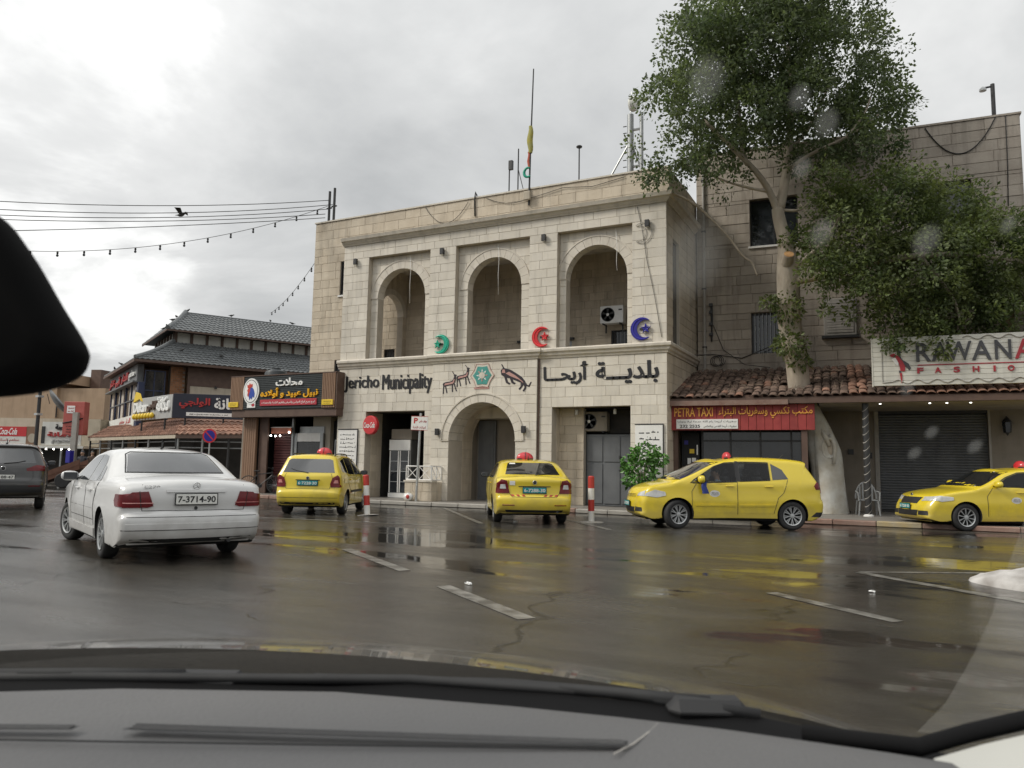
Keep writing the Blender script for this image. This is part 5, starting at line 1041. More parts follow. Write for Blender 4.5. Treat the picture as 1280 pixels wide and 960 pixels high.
boxpart('box', (0, 0, 2.75), (1.25, .55, 4.75), 'faded_red', t, .02); boxpart('post', (.70, -.25, 0), (1.0, .0, 4.1), 'concrete', t); boxpart('logo_panel', (.2, -.02, 4.05), (.68, 0, 4.5), 'letter_white', t, .005); scribble('logo', (.24, .64, 4.1, 4.45), -.02, 2, 'panel_red', t, .6, 6, .01); MB().tube([(.0, -.01, 3.45), (.5, -.02, 3.55), (1.2, -.01, 3.75)], .04, 6).build('swoosh', 'black', t); scribble('writing', (.2, .68, 2.85, 3.35), 0, 3, 'black_letter', t, .6, 3, .012)
t = thing('blue_box', 'small blue box fixed to a post in the far left street', 'box', (-38.7, 25.5, 0)); tubepart('post', [(0, 0, 0), (0, 0, 1.3)], .04, 'grey_metal', t); boxpart('box', (-.18, -.12, 1.1), (.18, .12, 1.75), 'neon_blue', t, .02)
t = thing('satellite_dish', 'grey satellite dish tilted on the far left shop roof', 'dish', (-49.1, 31.2, 4.0)); tubepart('mast', [(0, 0, 0), (0, 0, .7)], .04, 'dark_metal', t)
o = MB().lathe([(.001, -.22), (.35, -.20), (.7, -.12), (1.0, .02), (1.1, .10)], (0, 0, 0), 2, 24).build('bowl', 'dim_grey', t, smooth=True); o.location = (.2, 0, .95); o.rotation_euler = (R(52), 0, R(140)); tubepart('feed_arm', [(-.6, -.1, .9), (-.3, -.5, 1.5)], .02, 'dark_metal', t)
def pole(name, label, loc, h, r=.1, m='dark_metal'):
    t = thing(name, label, 'pole', loc); MB().tube([(0, 0, 0), (0, 0, h)], [r, r*.7], 10).build('shaft', m, t, smooth=40)
    for z in (h*.55, h*.7, h*.8): boxpart('clamp', (-r*1.3, -r*1.3, z), (r*1.3, r*1.3, z+.12), 'galvanised', t)
    return t
t = pole('utility_pole', 'slim dark utility pole in front of the far left shops', (-44.3, 27.1, 0), 6.9, .12)
t = pole('utility_pole', 'tall street pole carrying the wires beyond the left edge', (-27.0, 12.5, 0), 9.6, .12)
pv2 = tag(MB().add([(-60,31.5,.006),(-44,33.0,.006),(-27.4,26.2,.006),(-27.4,40,.006),(-60,42,.006)], [(0,1,2,3,4)]).build('side_street_pavement', 'pavement'), 'paved ground below the far left shops', kind='structure')
# ================================================================ cars
mat('paint_yellow', (.72, .55, .03), (.75, .58, .035), .32, 2, coat=.8); mat('paint_white', (.62, .62, .61), (.66, .66, .65), .3, 2, coat=.8); mat('paint_grey', (.022, .022, .023), (.028, .028, .028), .35, 2, coat=.9)
mat('car_glass', (.012, .014, .016), (.02, .023, .026), .03, 2, spec=.9, coat=1); mat('seam', (.02, .02, .018), None, .8); mat('car_black', (.02, .02, .021), None, .55); mat('chrome', (.62, .62, .62), None, .16, metal=1)
mat('lamp_red', (.11, .004, .007), (.17, .006, .01), .2, 9, spec=.4, coat=.25); mat('lamp_clear', (.62, .62, .60), (.45, .46, .46), .10, 14, spec=.8, coat=1); mat('lamp_pink', (.55, .20, .18), None, .12, coat=1)
mat('alloy', (.42, .43, .43), (.50, .51, .51), .3, 4, metal=.7); mat('plate_green', (.0, .22, .24), (.0, .25, .27), .4); mat('plate_white', (.70, .70, .66), None, .4); mat('taxi_red', (.50, .03, .04), None, .3, coat=.4); mat('under', (.012, .012, .012), None, .9)
def grime(nm):
    """road dirt thrown up along the sills and round the wheels of a paint"""
    t = MATS[nm].node_tree; b = t.nodes['Principled BSDF']; L = t.links.new; src = b.inputs['Base Color'].links[0].from_socket
    co = t.nodes.new('ShaderNodeTexCoord'); sp = t.nodes.new('ShaderNodeSeparateXYZ'); L(co.outputs['Object'], sp.inputs[0])
    n = t.nodes.new('ShaderNodeTexNoise'); n.inputs['Scale'].default_value = 5; n.inputs['Detail'].default_value = 8; L(co.outputs['Object'], n.inputs['Vector'])
    a = t.nodes.new('ShaderNodeMath'); a.operation = 'MULTIPLY_ADD'; L(n.outputs[0], a.inputs[0]); a.inputs[1].default_value = -.7; L(sp.outputs[2], a.inputs[2])
    mr = t.nodes.new('ShaderNodeMapRange'); mr.inputs[1].default_value = .26; mr.inputs[2].default_value = -.06; mr.inputs[3].default_value = 0; mr.inputs[4].default_value = .34; L(a.outputs[0], mr.inputs[0])
    x = t.nodes.new('ShaderNodeMix'); x.data_type = 'RGBA'; L(mr.outputs[0], x.inputs[0]); L(src, x.inputs[6]); x.inputs[7].default_value = (.16, .13, .09, 1); L(x.outputs[2], b.inputs['Base Color'])
    m2 = t.nodes.new('ShaderNodeMath'); m2.operation = 'ADD'; L(mr.outputs[0], m2.inputs[0]); m2.inputs[1].default_value = .28; L(m2.outputs[0], b.inputs['Roughness'])
for nm in ('paint_yellow', 'paint_white', 'paint_grey'): grime(nm)
def clear_glass():
    m = bpy.data.materials.new('clear_glass'); m.use_nodes = True; MATS['clear_glass'] = m; t = m.node_tree; t.nodes.remove(t.nodes['Principled BSDF'])
    tr = t.nodes.new('ShaderNodeBsdfTransparent'); tr.inputs[0].default_value = (.80, .83, .83, 1); gl = t.nodes.new('ShaderNodeBsdfGlossy'); gl.inputs['Roughness'].default_value = .02
    fr = t.nodes.new('ShaderNodeFresnel'); fr.inputs[0].default_value = 1.5; mx_ = t.nodes.new('ShaderNodeMixShader'); L = t.links.new
    L(fr.outputs[0], mx_.inputs[0]); L(tr.outputs[0], mx_.inputs[1]); L(gl.outputs[0], mx_.inputs[2]); L(mx_.outputs[0], t.nodes['Material Output'].inputs[0])
clear_glass()
def catmull(pts, k):
    n = len(pts); res = []
    for i in range(n-1):
        p = [pts[max(i-1,0)], pts[i], pts[i+1], pts[min(i+2,n-1)]]
        for j in range(k):
            t = j/k; res.append(tuple(.5*(2*b+(c-a)*t+(2*a-5*b+4*c-d)*t*t+(3*b-a-3*c+d)*t**3) for a, b, c, d in zip(*p)))
    res.append(tuple(pts[-1])); return res
def sstep(a, b, x): t = max(0, min(1, (x-a)/(b-a))); return t*t*(3-2*t)
def car_shell(sp):
    o = catmull(sp['outline'], 5)       # (x, z, inset, lateral rounding, crown)
    xr, xf = o[0][0], o[-1][0]; n = len(o); zf = sp.get('floor', .20)
    wts = [0]
    for i in range(1, n): wts.append(wts[-1]+abs(o[i][0]-o[i-1][0])+.35*abs(o[i][1]-o[i-1][1]))
    hw, zb, tum = sp['w']/2, sp['belt'], sp['tumble']; Lc = sp['len']
    def Wd(x, z):
        w = hw - tum*max(0, (z-zb))*sstep(zb-.05, zb+.10, z)
        w -= .05*max(0, (.62-z)/.62)**2 + .025*math.exp(-((z-zb-.03)/.05)**2)*0
        w -= .10*max(0, (x-(Lc-1.25))/1.25)**2.2 + .055*max(0, (1.0-x)/1.0)**2
        w += .012*math.exp(-((z-.62)/.12)**2)
        return w
    fs = [0, .018, .045, .08, .125, .18, .25, .33, .42, .51, .60, .69, .78, .86, .92, .96, 1]
    cen = [-1, -.85, -.6, -.3, 0, .3, .6, .85, 1]
    rows = []
    for i in range(n):
        x, z, rd, ry, cr = o[i]; a, b = o[max(i-1,0)], o[min(i+1,n-1)]; tx, tz = b[0]-a[0], b[1]-a[1]; l = math.hypot(tx, tz) or 1; nx, nz = -tz/l, tx/l    # outward for travel over the top
        g = wts[i]/wts[-1]; bx = xr+(xf-xr)*(.04+.92*g); bz = zf
        if i == 0 or i == n-1: bx, bz = x, z-.03
        sidecol = []
        for f in fs:
            qx, qz = x+(bx-x)*f, z+(bz-z)*f; d = max((qx-x)*-nx+(qz-z)*-nz, f*.3*math.hypot(bx-x, bz-z)); dfl = (1-f)*math.hypot(bx-x, bz-z)
            t = 1-min(1, d/rd); y = Wd(qx, qz)-ry*(1-math.sqrt(max(0, 1-t*t)))
            t = 1-min(1, dfl/.06); y -= .06*(1-math.sqrt(max(0, 1-t*t))); sidecol.append((qx, y, qz))
        y0 = sidecol[0][1]; yb = sidecol[-1][1]
        ring = [(p[0], -p[1], p[2]) for p in reversed(sidecol)] + [(x+nx*cr*(1-c*c), y0*c, z+nz*cr*(1-c*c)) for c in cen[1:-1]] + sidecol + [(bx, yb*c, bz) for c in (.5, 0, -.5)]
        rows.append(ring)
    mb = MB(); mb.grid(rows, True); k = len(rows[0]); mb.f += [tuple(range(k)), tuple((n-1)*k+j for j in range(k-1,-1,-1))]; mb.mi += [0, 0]
    return mb
class Car:
    def __init__(s, name, label, sp, pos, fwd, group, paint):
        s.sp = sp; s.ra = sp['rear_axle']; s.root = thing(name, label, 'car', (pos[0], pos[1], 0), math.atan2(fwd[1], fwd[0]), group); s.paint = paint
        mb = car_shell(sp); mb.v = [(x-s.ra, y, z) for x, y, z in mb.v]
        me = mb.mesh('body', [paint, 'under'], smooth=True); bm = bmesh.new(); bm.from_mesh(me); bmesh.ops.recalc_face_normals(bm, faces=bm.faces[:]); bm.to_mesh(me)
        s.bvh = BVHTree.FromBMesh(bm); bm.free()
        ob = bpy.data.objects.new('body', me); COL.objects.link(ob); hw = sp['w']/2; cuts_ = []
        for ax in (0, sp['wb']):
            for sd in (-1, 1):
                c = MB(); c.lathe([(sp['arch'], hw-.30), (sp['arch'], hw+.2)] if sd > 0 else [(sp['arch'], -hw-.2), (sp['arch'], -hw+.30)], (ax, 0, sp['r']+.01), 1, 36)
                c.k = 0; cuts_.append(c)
        for poly in sp.get('tunnels', []):
            c = MB().prism([(x-s.ra, 0, z) for x, z in poly], (0, 1, 0), -hw-.2, hw+.2); cuts_.append(c)
        objs = []
        for c in cuts_:
            cm = c.mesh('cut', [paint, 'under']); b2 = bmesh.new(); b2.from_mesh(cm); bmesh.ops.recalc_face_normals(b2, faces=b2.faces[:])
            for f in b2.faces: f.material_index = 1
            b2.to_mesh(cm); b2.free(); co = bpy.data.objects.new('cut', cm); COL.objects.link(co); objs.append(co)
            md = ob.modifiers.new('b', 'BOOLEAN'); md.object = co; md.operation = 'DIFFERENCE'; md.solver = 'EXACT'
        dg = bpy.context.evaluated_depsgraph_get(); me2 = bpy.data.meshes.new_from_object(ob.evaluated_get(dg))
        for c in objs: bpy.data.objects.remove(c)
        bpy.data.objects.remove(ob)
        for p in me2.polygons:
            p.use_smooth = True
            if p.center.z < .245 and p.normal.z < -.5: p.material_index = 1
        me2.set_sharp_from_angle(angle=R(38)); s.body = link('body', me2, s.root)
        s.wheels()
    def hit(s, ax, u, v, sd=1):
        if ax == 'side': o, d = Vector((u-s.ra, sd*3, v)), Vector((0, -sd, 0))
        elif ax == 'rear': o, d = Vector((-4, u, v)), Vector((1, 0, 0))
        elif ax == 'front': o, d = Vector((8, u, v)), Vector((-1, 0, 0))
        else: o, d = Vector((u-s.ra, v, 4)), Vector((0, 0, -1))
        h = s.bvh.ray_cast(o, d)
        if ax in ('rear', 'front'):
            for _ in range(25):
                if h[0] is not None and abs(h[1].x) > .13: break
                o.y *= .975; h = s.bvh.ray_cast(o, d)
        if h[0] is None:
            q = s.bvh.find_nearest(o+d*(3-.7 if ax == 'side' else 4)); return q[0], (q[1] if q[1].dot(d) < 0 else -q[1])
        return h[0], (h[1] if h[1].dot(d) < 0 else -h[1])
    def patch(s, name, m, ax, poly, off=.004, sd=1, parent=None, cols=10, drow=.05, skirt=.012):
        us = [p[1] for p in poly]; lo, hi = min(us), max(us); vs = sorted({round(p[1], 4) for p in poly}); lev = []
        for a, b in zip(vs, vs[1:]):
            k = max(1, math.ceil((b-a)/drow)); lev += [a+(b-a)*j/k for j in range(k)]
        lev.append(vs[-1]); grid = []
        for v in lev:
            vv = min(max(v, lo+1e-4), hi-1e-4); xs = []
            for (x0, y0), (x1, y1) in zip(poly, poly[1:]+poly[:1]):
                if (y0-vv)*(y1-vv) <= 0 and abs(y1-y0) > 1e-6: xs.append(x0+(x1-x0)*(vv-y0)/(y1-y0))
            a, b = min(xs), max(xs); row = []
            for j in range(cols+1):
                u = a+(b-a)*j/cols; p, n = s.hit(ax, u, v, sd); row.append((p+n*off, n))
            grid.append(row)
        mb = MB(); mb.grid([[q[0] for q in r] for r in grid]); nr = len(grid)
        if skirt:
            idx = [(0, j) for j in range(cols+1)]+[(i, cols) for i in range(1, nr)]+[(nr-1, j) for j in range(cols-1, -1, -1)]+[(i, 0) for i in range(nr-2, 0, -1)]
            o = len(mb.v)
            for i, j in idx: q = grid[i][j]; mb.v.append(tuple(q[0]-q[1]*skirt))
            k = len(idx)
            for q in range(k): i, j = idx[q]; i2, j2 = idx[(q+1)%k]; mb.f.append((i*(cols+1)+j, o+q, o+(q+1)%k, i2*(cols+1)+j2)); mb.mi.append(0)
        ob = mb.build(name, m, parent or s.root, smooth=40); return ob
    def both(s, name, m, ax, poly, **k):
        if ax == 'side': return [s.patch(name, m, ax, poly, sd=q, **k) for q in (-1, 1)]
        return [s.patch(name, m, ax, poly, **k), s.patch(name, m, ax, [(-u, v) for u, v in poly], **k)]
    def seam(s, ax, pts, r=.004, sd=1, name='panel_gap', m='seam', parent=None, off=0):
        P = []
        for (a, b), (c, d) in zip(pts, pts[1:]):
            k = max(1, int(math.hypot(c-a, d-b)/.06))
            for j in range(k): p, n = s.hit(ax, a+(c-a)*j/k, b+(d-b)*j/k, sd); P.append(p+n*off)
        p, n = s.hit(ax, *pts[-1], sd); P.append(p+n*off); return MB().tube(P, r, 5).build(name, m, parent or s.root)
    def wheels(s):
        sp = s.sp; r = sp['r']; tw = .205; hw = sp['w']/2
        def tyre():
            return MB().lathe([(r*.66, -tw/2+.02), (r*.80, -tw/2), (r*.93, -tw/2+.01), (r*.985, -tw/2+.03), (r, -tw*.25), (r, tw*.25), (r*.985, tw/2-.03), (r*.93, tw/2-.01), (r*.80, tw/2), (r*.66, tw/2-.02)], (0,0,0), 1, 32, caps=False).mesh('tyre', 'rubber', smooth=True)
        def rim():
            mb = MB(); mb.lathe([(r*.67, tw/2-.015), (r*.66, tw/2-.002), (r*.60, tw/2-.012), (r*.58, tw/2-.06), (r*.57, -tw/2+.02)], (0,0,0), 1, 28, caps=False)
            mb.k = 1; mb.lathe([(r*.57, tw/2-.07), (.001, tw/2-.07)], (0,0,0), 1, 24, caps=False); mb.k = 0; ns = sp['spokes']
            mb.lathe([(.001, tw/2-.012), (r*.16, tw/2-.016), (r*.19, tw/2-.05)], (0,0,0), 1, 16)
            for k in range(ns):
                a = 2*math.pi*k/ns; da = sp.get('spoke_w', .5)*math.pi/ns
                for (q0, q1) in sp.get('spoke_split', [(0, 0)]):
                    pts = []
                    for rr, dd, wdt in ((r*.15, tw/2-.02, da*1.1), (r*.62, tw/2-.012, da*.62)):
                        aa = a+(q0 if rr < r*.3 else q1); pts += [(rr*math.cos(aa-wdt*.5), dd, rr*math.sin(aa-wdt*.5)), (rr*math.cos(aa+wdt*.5), dd, rr*math.sin(aa+wdt*.5))]
                    b = [(x, y-.035, z) for x, y, z in pts]; mb.add(pts+b, [(0,1,3,2),(0,2,6,4),(1,5,7,3),(2,3,7,6),(0,4,5,1)])
            return mb.mesh('rim', [sp.get('rim_mat', 'alloy'), 'under'], smooth=30)
        T, Rm = tyre(), rim()
        for ax in (0, sp['wb']):
            for sd in (-1, 1):
                w = bpy.data.objects.new('wheel', None); COL.objects.link(w); w.parent = s.root; w.location = (ax, sd*(hw-tw/2-.025), r-.003)
                w.rotation_euler = (0, random.uniform(0, 1), (0 if sd > 0 else math.pi)+(sp.get('steer', 0) if ax else 0))
                
                link('tyre', T, w); link('rim', Rm, w)
    def mirror(s, x, z, m, sz=(.09, .10, .065)):
        for sd in (-1, 1):
            p, n = s.hit('side', x, z, sd); c = p+Vector((.02, sd*.12, .03)); mb = MB(); mb.sphere((0,0,0), 1, 14, 8)
            def sq(v): return math.copysign(abs(v)**.75, v)
            mb.v = [(c.x+sq(a)*sz[0]*(1 if a > 0 else .45), c.y+sq(b)*sz[1], c.z+sq(d)*sz[2]) for a, b, d in mb.v]; o = mb.build('side_mirror', m, s.root, smooth=True)
            MB().tube([p-Vector((0, sd*.03, .02)), c-Vector((0, sd*.05, .03))], .022, 6).build('mirror_arm', 'car_black', o); g = MB().box((c.x-sz[0]*.47, c.y-sz[1]*.75, c.z-sz[2]*.7), (c.x-sz[0]*.43, c.y+sz[1]*.75, c.z+sz[2]*.7)).build('mirror_glass', 'dark_glass', o)
    def handle(s, x, z, m, l=.19):
        for sd in (-1, 1):
            p, n = s.hit('side', x, z, sd); MB().cbox((p.x-l/2, p.y-.012, p.z-.016), (p.x+l/2, p.y+.012+0, p.z+.016), .008).build('door_handle', m, s.root).location = (0, sd*.022, 0)
    def plate(s, ax, z, txt, m, tm, w=.50, h=.11, tilt=0):
        p, n = s.hit(ax, 0, z); sg = -1 if ax == 'rear' else 1
        o = MB().cbox((-w/2, -.008, -h/2), (w/2, .0, h/2), .004).build('licence_plate', m, s.root); o.location = (p.x+sg*.018, 0, p.z); o.rotation_euler = (tilt, 0, -math.pi/2 if sg < 0 else math.pi/2)
        MB().box((-w/2-.012, .0005, -h/2-.012), (w/2+.012, .012, h/2+.012)).build('plate_holder', 'car_black', o)
        lettering('plate_text', txt, (-w*.46, w*.46, -h*.32, h*.32), -.008, .003, tm, o, .02)
    def emblem(s, z, ax='rear', r=.045, m='chrome', ring=False):
        p, n = s.hit(ax, 0, z); sg = -1 if ax == 'rear' else 1
        if ring:
            pts = [(p.x+sg*.012, math.cos(a)*r, p.z+math.sin(a)*r) for a in [2*math.pi*k/20 for k in range(21)]]; o = MB().tube(pts, .006, 6).build('emblem', m, s.root)
            for k in range(3): a = math.pi/2+2*math.pi*k/3; MB().tube([(p.x+sg*.012, 0, p.z), (p.x+sg*.012, math.cos(a)*r, p.z+math.sin(a)*r)], .005, 5).build('emblem_spoke', m, o)
        else:
            pts = [(p.x+sg*.012, math.cos(a)*r, p.z+math.sin(a)*r) for a in [2*math.pi*k/20 for k in range(21)]]; o = MB().tube(pts, .007, 6).build('emblem', m, s.root)
            MB().lathe([(r*.9, 0), (.001, sg*.01)], (p.x+sg*.010, 0, p.z), 0, 16).build('emblem_disc', 'car_black', o)
    def roof_lamp(s, x, y=0, sc=1):
        p, n = s.hit('top', x, y); mb = MB(); mb.sphere((p.x, p.y, p.z+.02), 1, 18, 10, (.11*sc, .20*sc, .15*sc)); mb.v = [(a, b, max(c, p.z-.02)) for a, b, c in mb.v]
        o = mb.build('taxi_lamp', 'taxi_red', s.root, smooth=40); MB().cbox((p.x-.10*sc, p.y-.19*sc, p.z-.02), (p.x+.10*sc, p.y+.19*sc, p.z+.025), .012).build('lamp_foot', 'car_black', o)
        MB().tube([(p.x-.06, p.y, p.z+.16*sc), (p.x-.13, p.y, p.z+.06*sc), (p.x-.14, p.y, p.z-.02)], .008, 5).build('lamp_strap', 'car_black', o)
    def antenna(s, x):
        p, n = s.hit('top', x, 0); MB().tube([p-n*.01, p+Vector((-.02, 0, .02)), p+Vector((-.10, 0, .10))], [.022, .014, .005], 6).build('antenna', 'car_black', s.root)
    def tailpipe(s, x, y, z): MB().tube([(x-s.ra, y, z), (x-s.ra+.25, y, z)], .03, 10).build('tailpipe', 'dark_metal', s.root)
    def wiper(s, pts):
        s.seam('rear', pts, .009, name='rear_wiper', m='car_black', off=.012)
def O(*pts): return list(pts)
TAIL, RW, RF, WS, HD, NS, BT = (.12, .24, .05), (.07, .12, .05), (.07, .15, .025), (.05, .05, .11), (.06, .22, .03), (.16, .36, .07), (.05, .12, .02)
def ol(spec): return [(x, z)+k for k, pts in spec for x, z in pts]

# ---- white sedan ahead on the left
sp = dict(len=4.80, w=1.80, belt=.93, tumble=.50, rear_axle=1.12, wb=2.83, r=.315, arch=.345, spokes=9, spoke_w=.42, spoke_split=[(0, .10), (0, -.10)], steer=R(14), floor=.19,
    outline=ol([(BT, [(.16, .27)]), (TAIL, [(.05, .30), (.0, .40), (-.015, .52), (.0, .60), (.035, .635), (.05, .66), (.035, .80), (.05, .92), (.10, .985)]), (HD, [(.20, 1.02), (.55, 1.05), (.92, 1.065)]), (RW, [(1.02, 1.09), (1.35, 1.26), (1.62, 1.375)]), (RF, [(1.80, 1.415), (2.1, 1.44), (2.4, 1.44), (2.75, 1.405)]), (WS, [(2.95, 1.34), (3.35, 1.14), (3.62, 1.00)]), (HD, [(3.75, .965), (4.15, .915), (4.5, .82)]), (NS, [(4.66, .72), (4.75, .58), (4.78, .42)]), (BT, [(4.74, .28), (4.6, .22)])]))
A = Vector((-9.39, 6.74)); f = Vector((-.9, .43)).normalized(); rt = Vector((f.y, -f.x))
c = Car('sedan', 'white four door sedan with its back to the camera on the wet road', sp, A+rt*.83, f, None, 'paint_white')
c.patch('rear_window', 'car_glass', 'rear', [(-.62, 1.125), (.62, 1.125), (.53, 1.36), (.47, 1.385), (-.47, 1.385), (-.53, 1.36)], cols=16); c.seam('rear', [(-.64, 1.115), (.64, 1.115), (.55, 1.365), (.48, 1.395), (-.48, 1.395), (-.55, 1.365), (-.64, 1.115)], .010, m='car_black', name='window_seal')
c.patch('windscreen', 'car_glass', 'front', [(-.76, 1.03), (.76, 1.03), (.60, 1.36), (-.60, 1.36)], cols=14)
for nm, pl in (('front_window', [(2.28, .985), (2.28, 1.355), (2.62, 1.345), (2.92, 1.27), (3.34, 1.02), (3.30, .985)]), ('rear_door_window', [(1.62, .99), (1.72, 1.24), (1.86, 1.335), (2.22, 1.36), (2.22, .985)]), ('quarter_window', [(1.36, 1.0), (1.50, 1.17), (1.64, 1.21), (1.56, .99)])): c.both(nm, 'car_glass', 'side', pl)
for sd in (-1, 1):
    c.patch('door', 'paint_white', 'side', [(2.28, .40), (2.30, .955), (3.28, .955), (3.42, .80), (3.40, .40)], off=.004, sd=sd, skirt=.006); c.patch('door', 'paint_white', 'side', [(1.62, .72), (1.50, .955), (2.25, .955), (2.24, .40), (1.55, .40)], off=.004, sd=sd, skirt=.006)
    c.seam('side', [(2.265, .36), (2.275, .97)], .006, sd); c.seam('side', [(3.43, .38), (3.45, .80), (3.32, .97)], .006, sd); c.seam('side', [(1.55, .40), (1.60, .74), (1.42, .98)], .006, sd); c.seam('side', [(1.60, .47), (3.42, .47)], .007, sd); c.seam('side', [(1.60, .62), (3.42, .62)], .005, sd)
    c.patch('side_skirt', 'paint_white', 'side', [(1.50, .25), (1.50, .36), (3.52, .36), (3.52, .25)], off=.016, sd=sd)
c.handle(1.90, .86, 'paint_white'); c.handle(2.90, .86, 'paint_white'); c.mirror(3.18, 1.0, 'paint_white', (.11, .12, .075))
for s in (-1, 1):
    c.patch('tail_light', 'lamp_red', 'rear', sorted([(s*.835, .70), (s*.83, .80), (s*.74, .885), (s*.56, .895), (s*.50, .72), (s*.56, .70)], key=lambda p: 0) , off=.012); c.seam('rear', [(s*.50, .755), (s*.83, .755)], .006, m='lamp_pink', name='lamp_strip', off=.012); c.seam('rear', [(s*.635, .70), (s*.66, .89)], .005, name='lamp_joint', off=.013)
    c.patch('tail_light_side', 'lamp_red', 'side', [(.05, .71), (.05, .88), (.30, .86), (.34, .78), (.28, .71)], sd=s, off=.012)
c.seam('rear', [(-.62, .98), (-.66, .89), (-.62, .66), (.62, .66), (.66, .89), (.62, .98)], .005, name='boot_gap')
c.patch('bumper_trim', 'paint_white', 'rear', [(-.80, .43), (.80, .43), (.80, .50), (-.80, .50)], off=.010, cols=20); c.seam('rear', [(-.84, .425), (.84, .425)], .006); c.seam('rear', [(-.84, .585), (.84, .585)], .004)
c.patch('boot_handle', 'paint_white', 'rear', [(-.36, .885), (.36, .885), (.36, .915), (-.36, .915)], off=.022); c.plate('rear', .80, '7-3714-90', 'plate_white', 'black_letter', .50, .125); c.emblem(.965, ring=True, r=.042)
b = lettering('model_badge', 'E270', (-.09, .09, 0, .035), 0, .006, 'chrome', c.root)
p, n = c.hit('rear', .52, .945); b.location = (p.x-.004, p.y, p.z-.01); b.rotation_euler = (0, 0, -math.pi/2)
MB().lathe([(.02, 0), (.02, -.012), (.001, -.013)], (c.hit('rear', 0, .69)[0].x, 0, .69), 0, 12).build('boot_lock', 'car_black', c.root)
c.antenna(1.95); c.tailpipe(.04, -.45, .27)
c.patch('under_bumper', 'under', 'rear', [(-.72, .27), (.72, .27), (.74, .315), (-.74, .315)], off=.006)

# ---- yellow estate taxi
def taxi(name, label, sp, A, f, side, off=.80):
    f = Vector(f).normalized(); rt = Vector((f.y, -f.x)); return Car(name, label, sp, Vector(A)+rt*off*side, f, 'yellow taxis', 'paint_yellow')
sp = dict(len=4.24, w=1.66, belt=.96, tumble=.40, rear_axle=.86, wb=2.46, r=.30, arch=.335, spokes=7, floor=.19,
    outline=ol([(BT, [(.16, .27)]), (TAIL, [(.04, .32), (.0, .44), (.0, .56), (.03, .62), (.05, .70), (.06, .92)]), (RW, [(.10, 1.02), (.22, 1.25), (.32, 1.42)]), (RF, [(.36, 1.475), (.50, 1.495), (1.2, 1.52), (1.85, 1.51), (2.2, 1.45)]), (WS, [(2.4, 1.36), (2.8, 1.12), (3.0, 1.01)]), (HD, [(3.15, .97), (3.6, .90), (3.95, .78)]), (NS, [(4.12, .66), (4.21, .52), (4.22, .40)]), (BT, [(4.16, .27), (4.0, .22)])]))
c = taxi('taxi', 'yellow estate taxi with a red roof lamp beside the leaning bollard', sp, (-12.87, 15.97), (-.46, .89), -1, .76)
c.patch('rear_window', 'car_glass', 'rear', [(-.64, 1.06), (.64, 1.06), (.55, 1.37), (.48, 1.40), (-.48, 1.40), (-.55, 1.37)], cols=14); c.wiper([(0, 1.05), (.30, 1.10), (.45, 1.15)])
c.patch('windscreen', 'car_glass', 'front', [(-.70, 1.05), (.70, 1.05), (.56, 1.42), (-.56, 1.42)], cols=12)
for nm, pl in (('front_window', [(1.85, 1.01), (1.85, 1.43), (2.15, 1.38), (2.62, 1.08), (2.66, 1.01)]), ('rear_door_window', [(1.02, 1.03), (1.02, 1.44), (1.78, 1.445), (1.78, 1.01)]), ('quarter_window', [(.42, 1.09), (.55, 1.36), (.95, 1.43), (.95, 1.04)])): c.both(nm, 'car_glass', 'side', pl)
for sd in (-1, 1):
    c.seam('side', [(1.81, .34), (1.81, .99)], .006, sd); c.seam('side', [(2.80, .36), (2.82, .8), (2.70, 1.0)], .006, sd); c.seam('side', [(1.24, .40), (1.14, .66), (.98, .78), (.98, 1.0)], .006, sd); c.patch('rub_strip', 'car_black', 'side', [(1.26, .545), (1.26, .605), (2.76, .605), (2.76, .545)], off=.012, sd=sd)
    c.patch('tail_light', 'lamp_red', 'rear', [(sd*.80, .70), (sd*.79, .93), (sd*.72, 1.0), (sd*.60, .93), (sd*.55, .78), (sd*.57, .70)], off=.014); c.patch('lamp_lens', 'lamp_pink', 'rear', [(sd*.74, .80), (sd*.73, .88), (sd*.66, .88), (sd*.63, .80)], off=.022); c.patch('fuel_trim', 'seam', 'side', [(.50, .80), (.49, .92), (.52, .92), (.53, .80)], off=.003, sd=sd, cols=2)
    P = [c.hit('top', x, sd*.54)[0] for x in (.50, .65, .9, 1.25, 1.6, 1.9, 2.05)]; P = [p+Vector((0, 0, .045 if 0 < i < 6 else 0)) for i, p in enumerate(P)]; MB().tube(P, .016, 6).build('roof_rail', 'car_black', c.root)
c.handle(1.25, .88, 'paint_yellow'); c.handle(2.05, .88, 'paint_yellow'); c.mirror(2.56, 1.03, 'car_black'); c.seam('rear', [(-.56, 1.04), (-.60, .92), (-.54, .66), (.54, .66), (.60, .92), (.56, 1.04)], .005, name='tailgate_gap'); c.seam('rear', [(-.80, .44), (.80, .44)], .005)
c.plate('rear', .80, '6·7228·30', 'plate_green', 'plate_white', .50, .11); c.emblem(.925, r=.035); c.roof_lamp(1.15, -.12); c.patch('plate_lintel', 'seam', 'rear', [(-.30, .868), (.30, .868), (.30, .885), (-.30, .885)], off=.012)
c.patch('under_bumper', 'under', 'rear', [(-.66, .28), (.66, .28), (.68, .325), (-.68, .325)], off=.006); c.antenna(1.75)

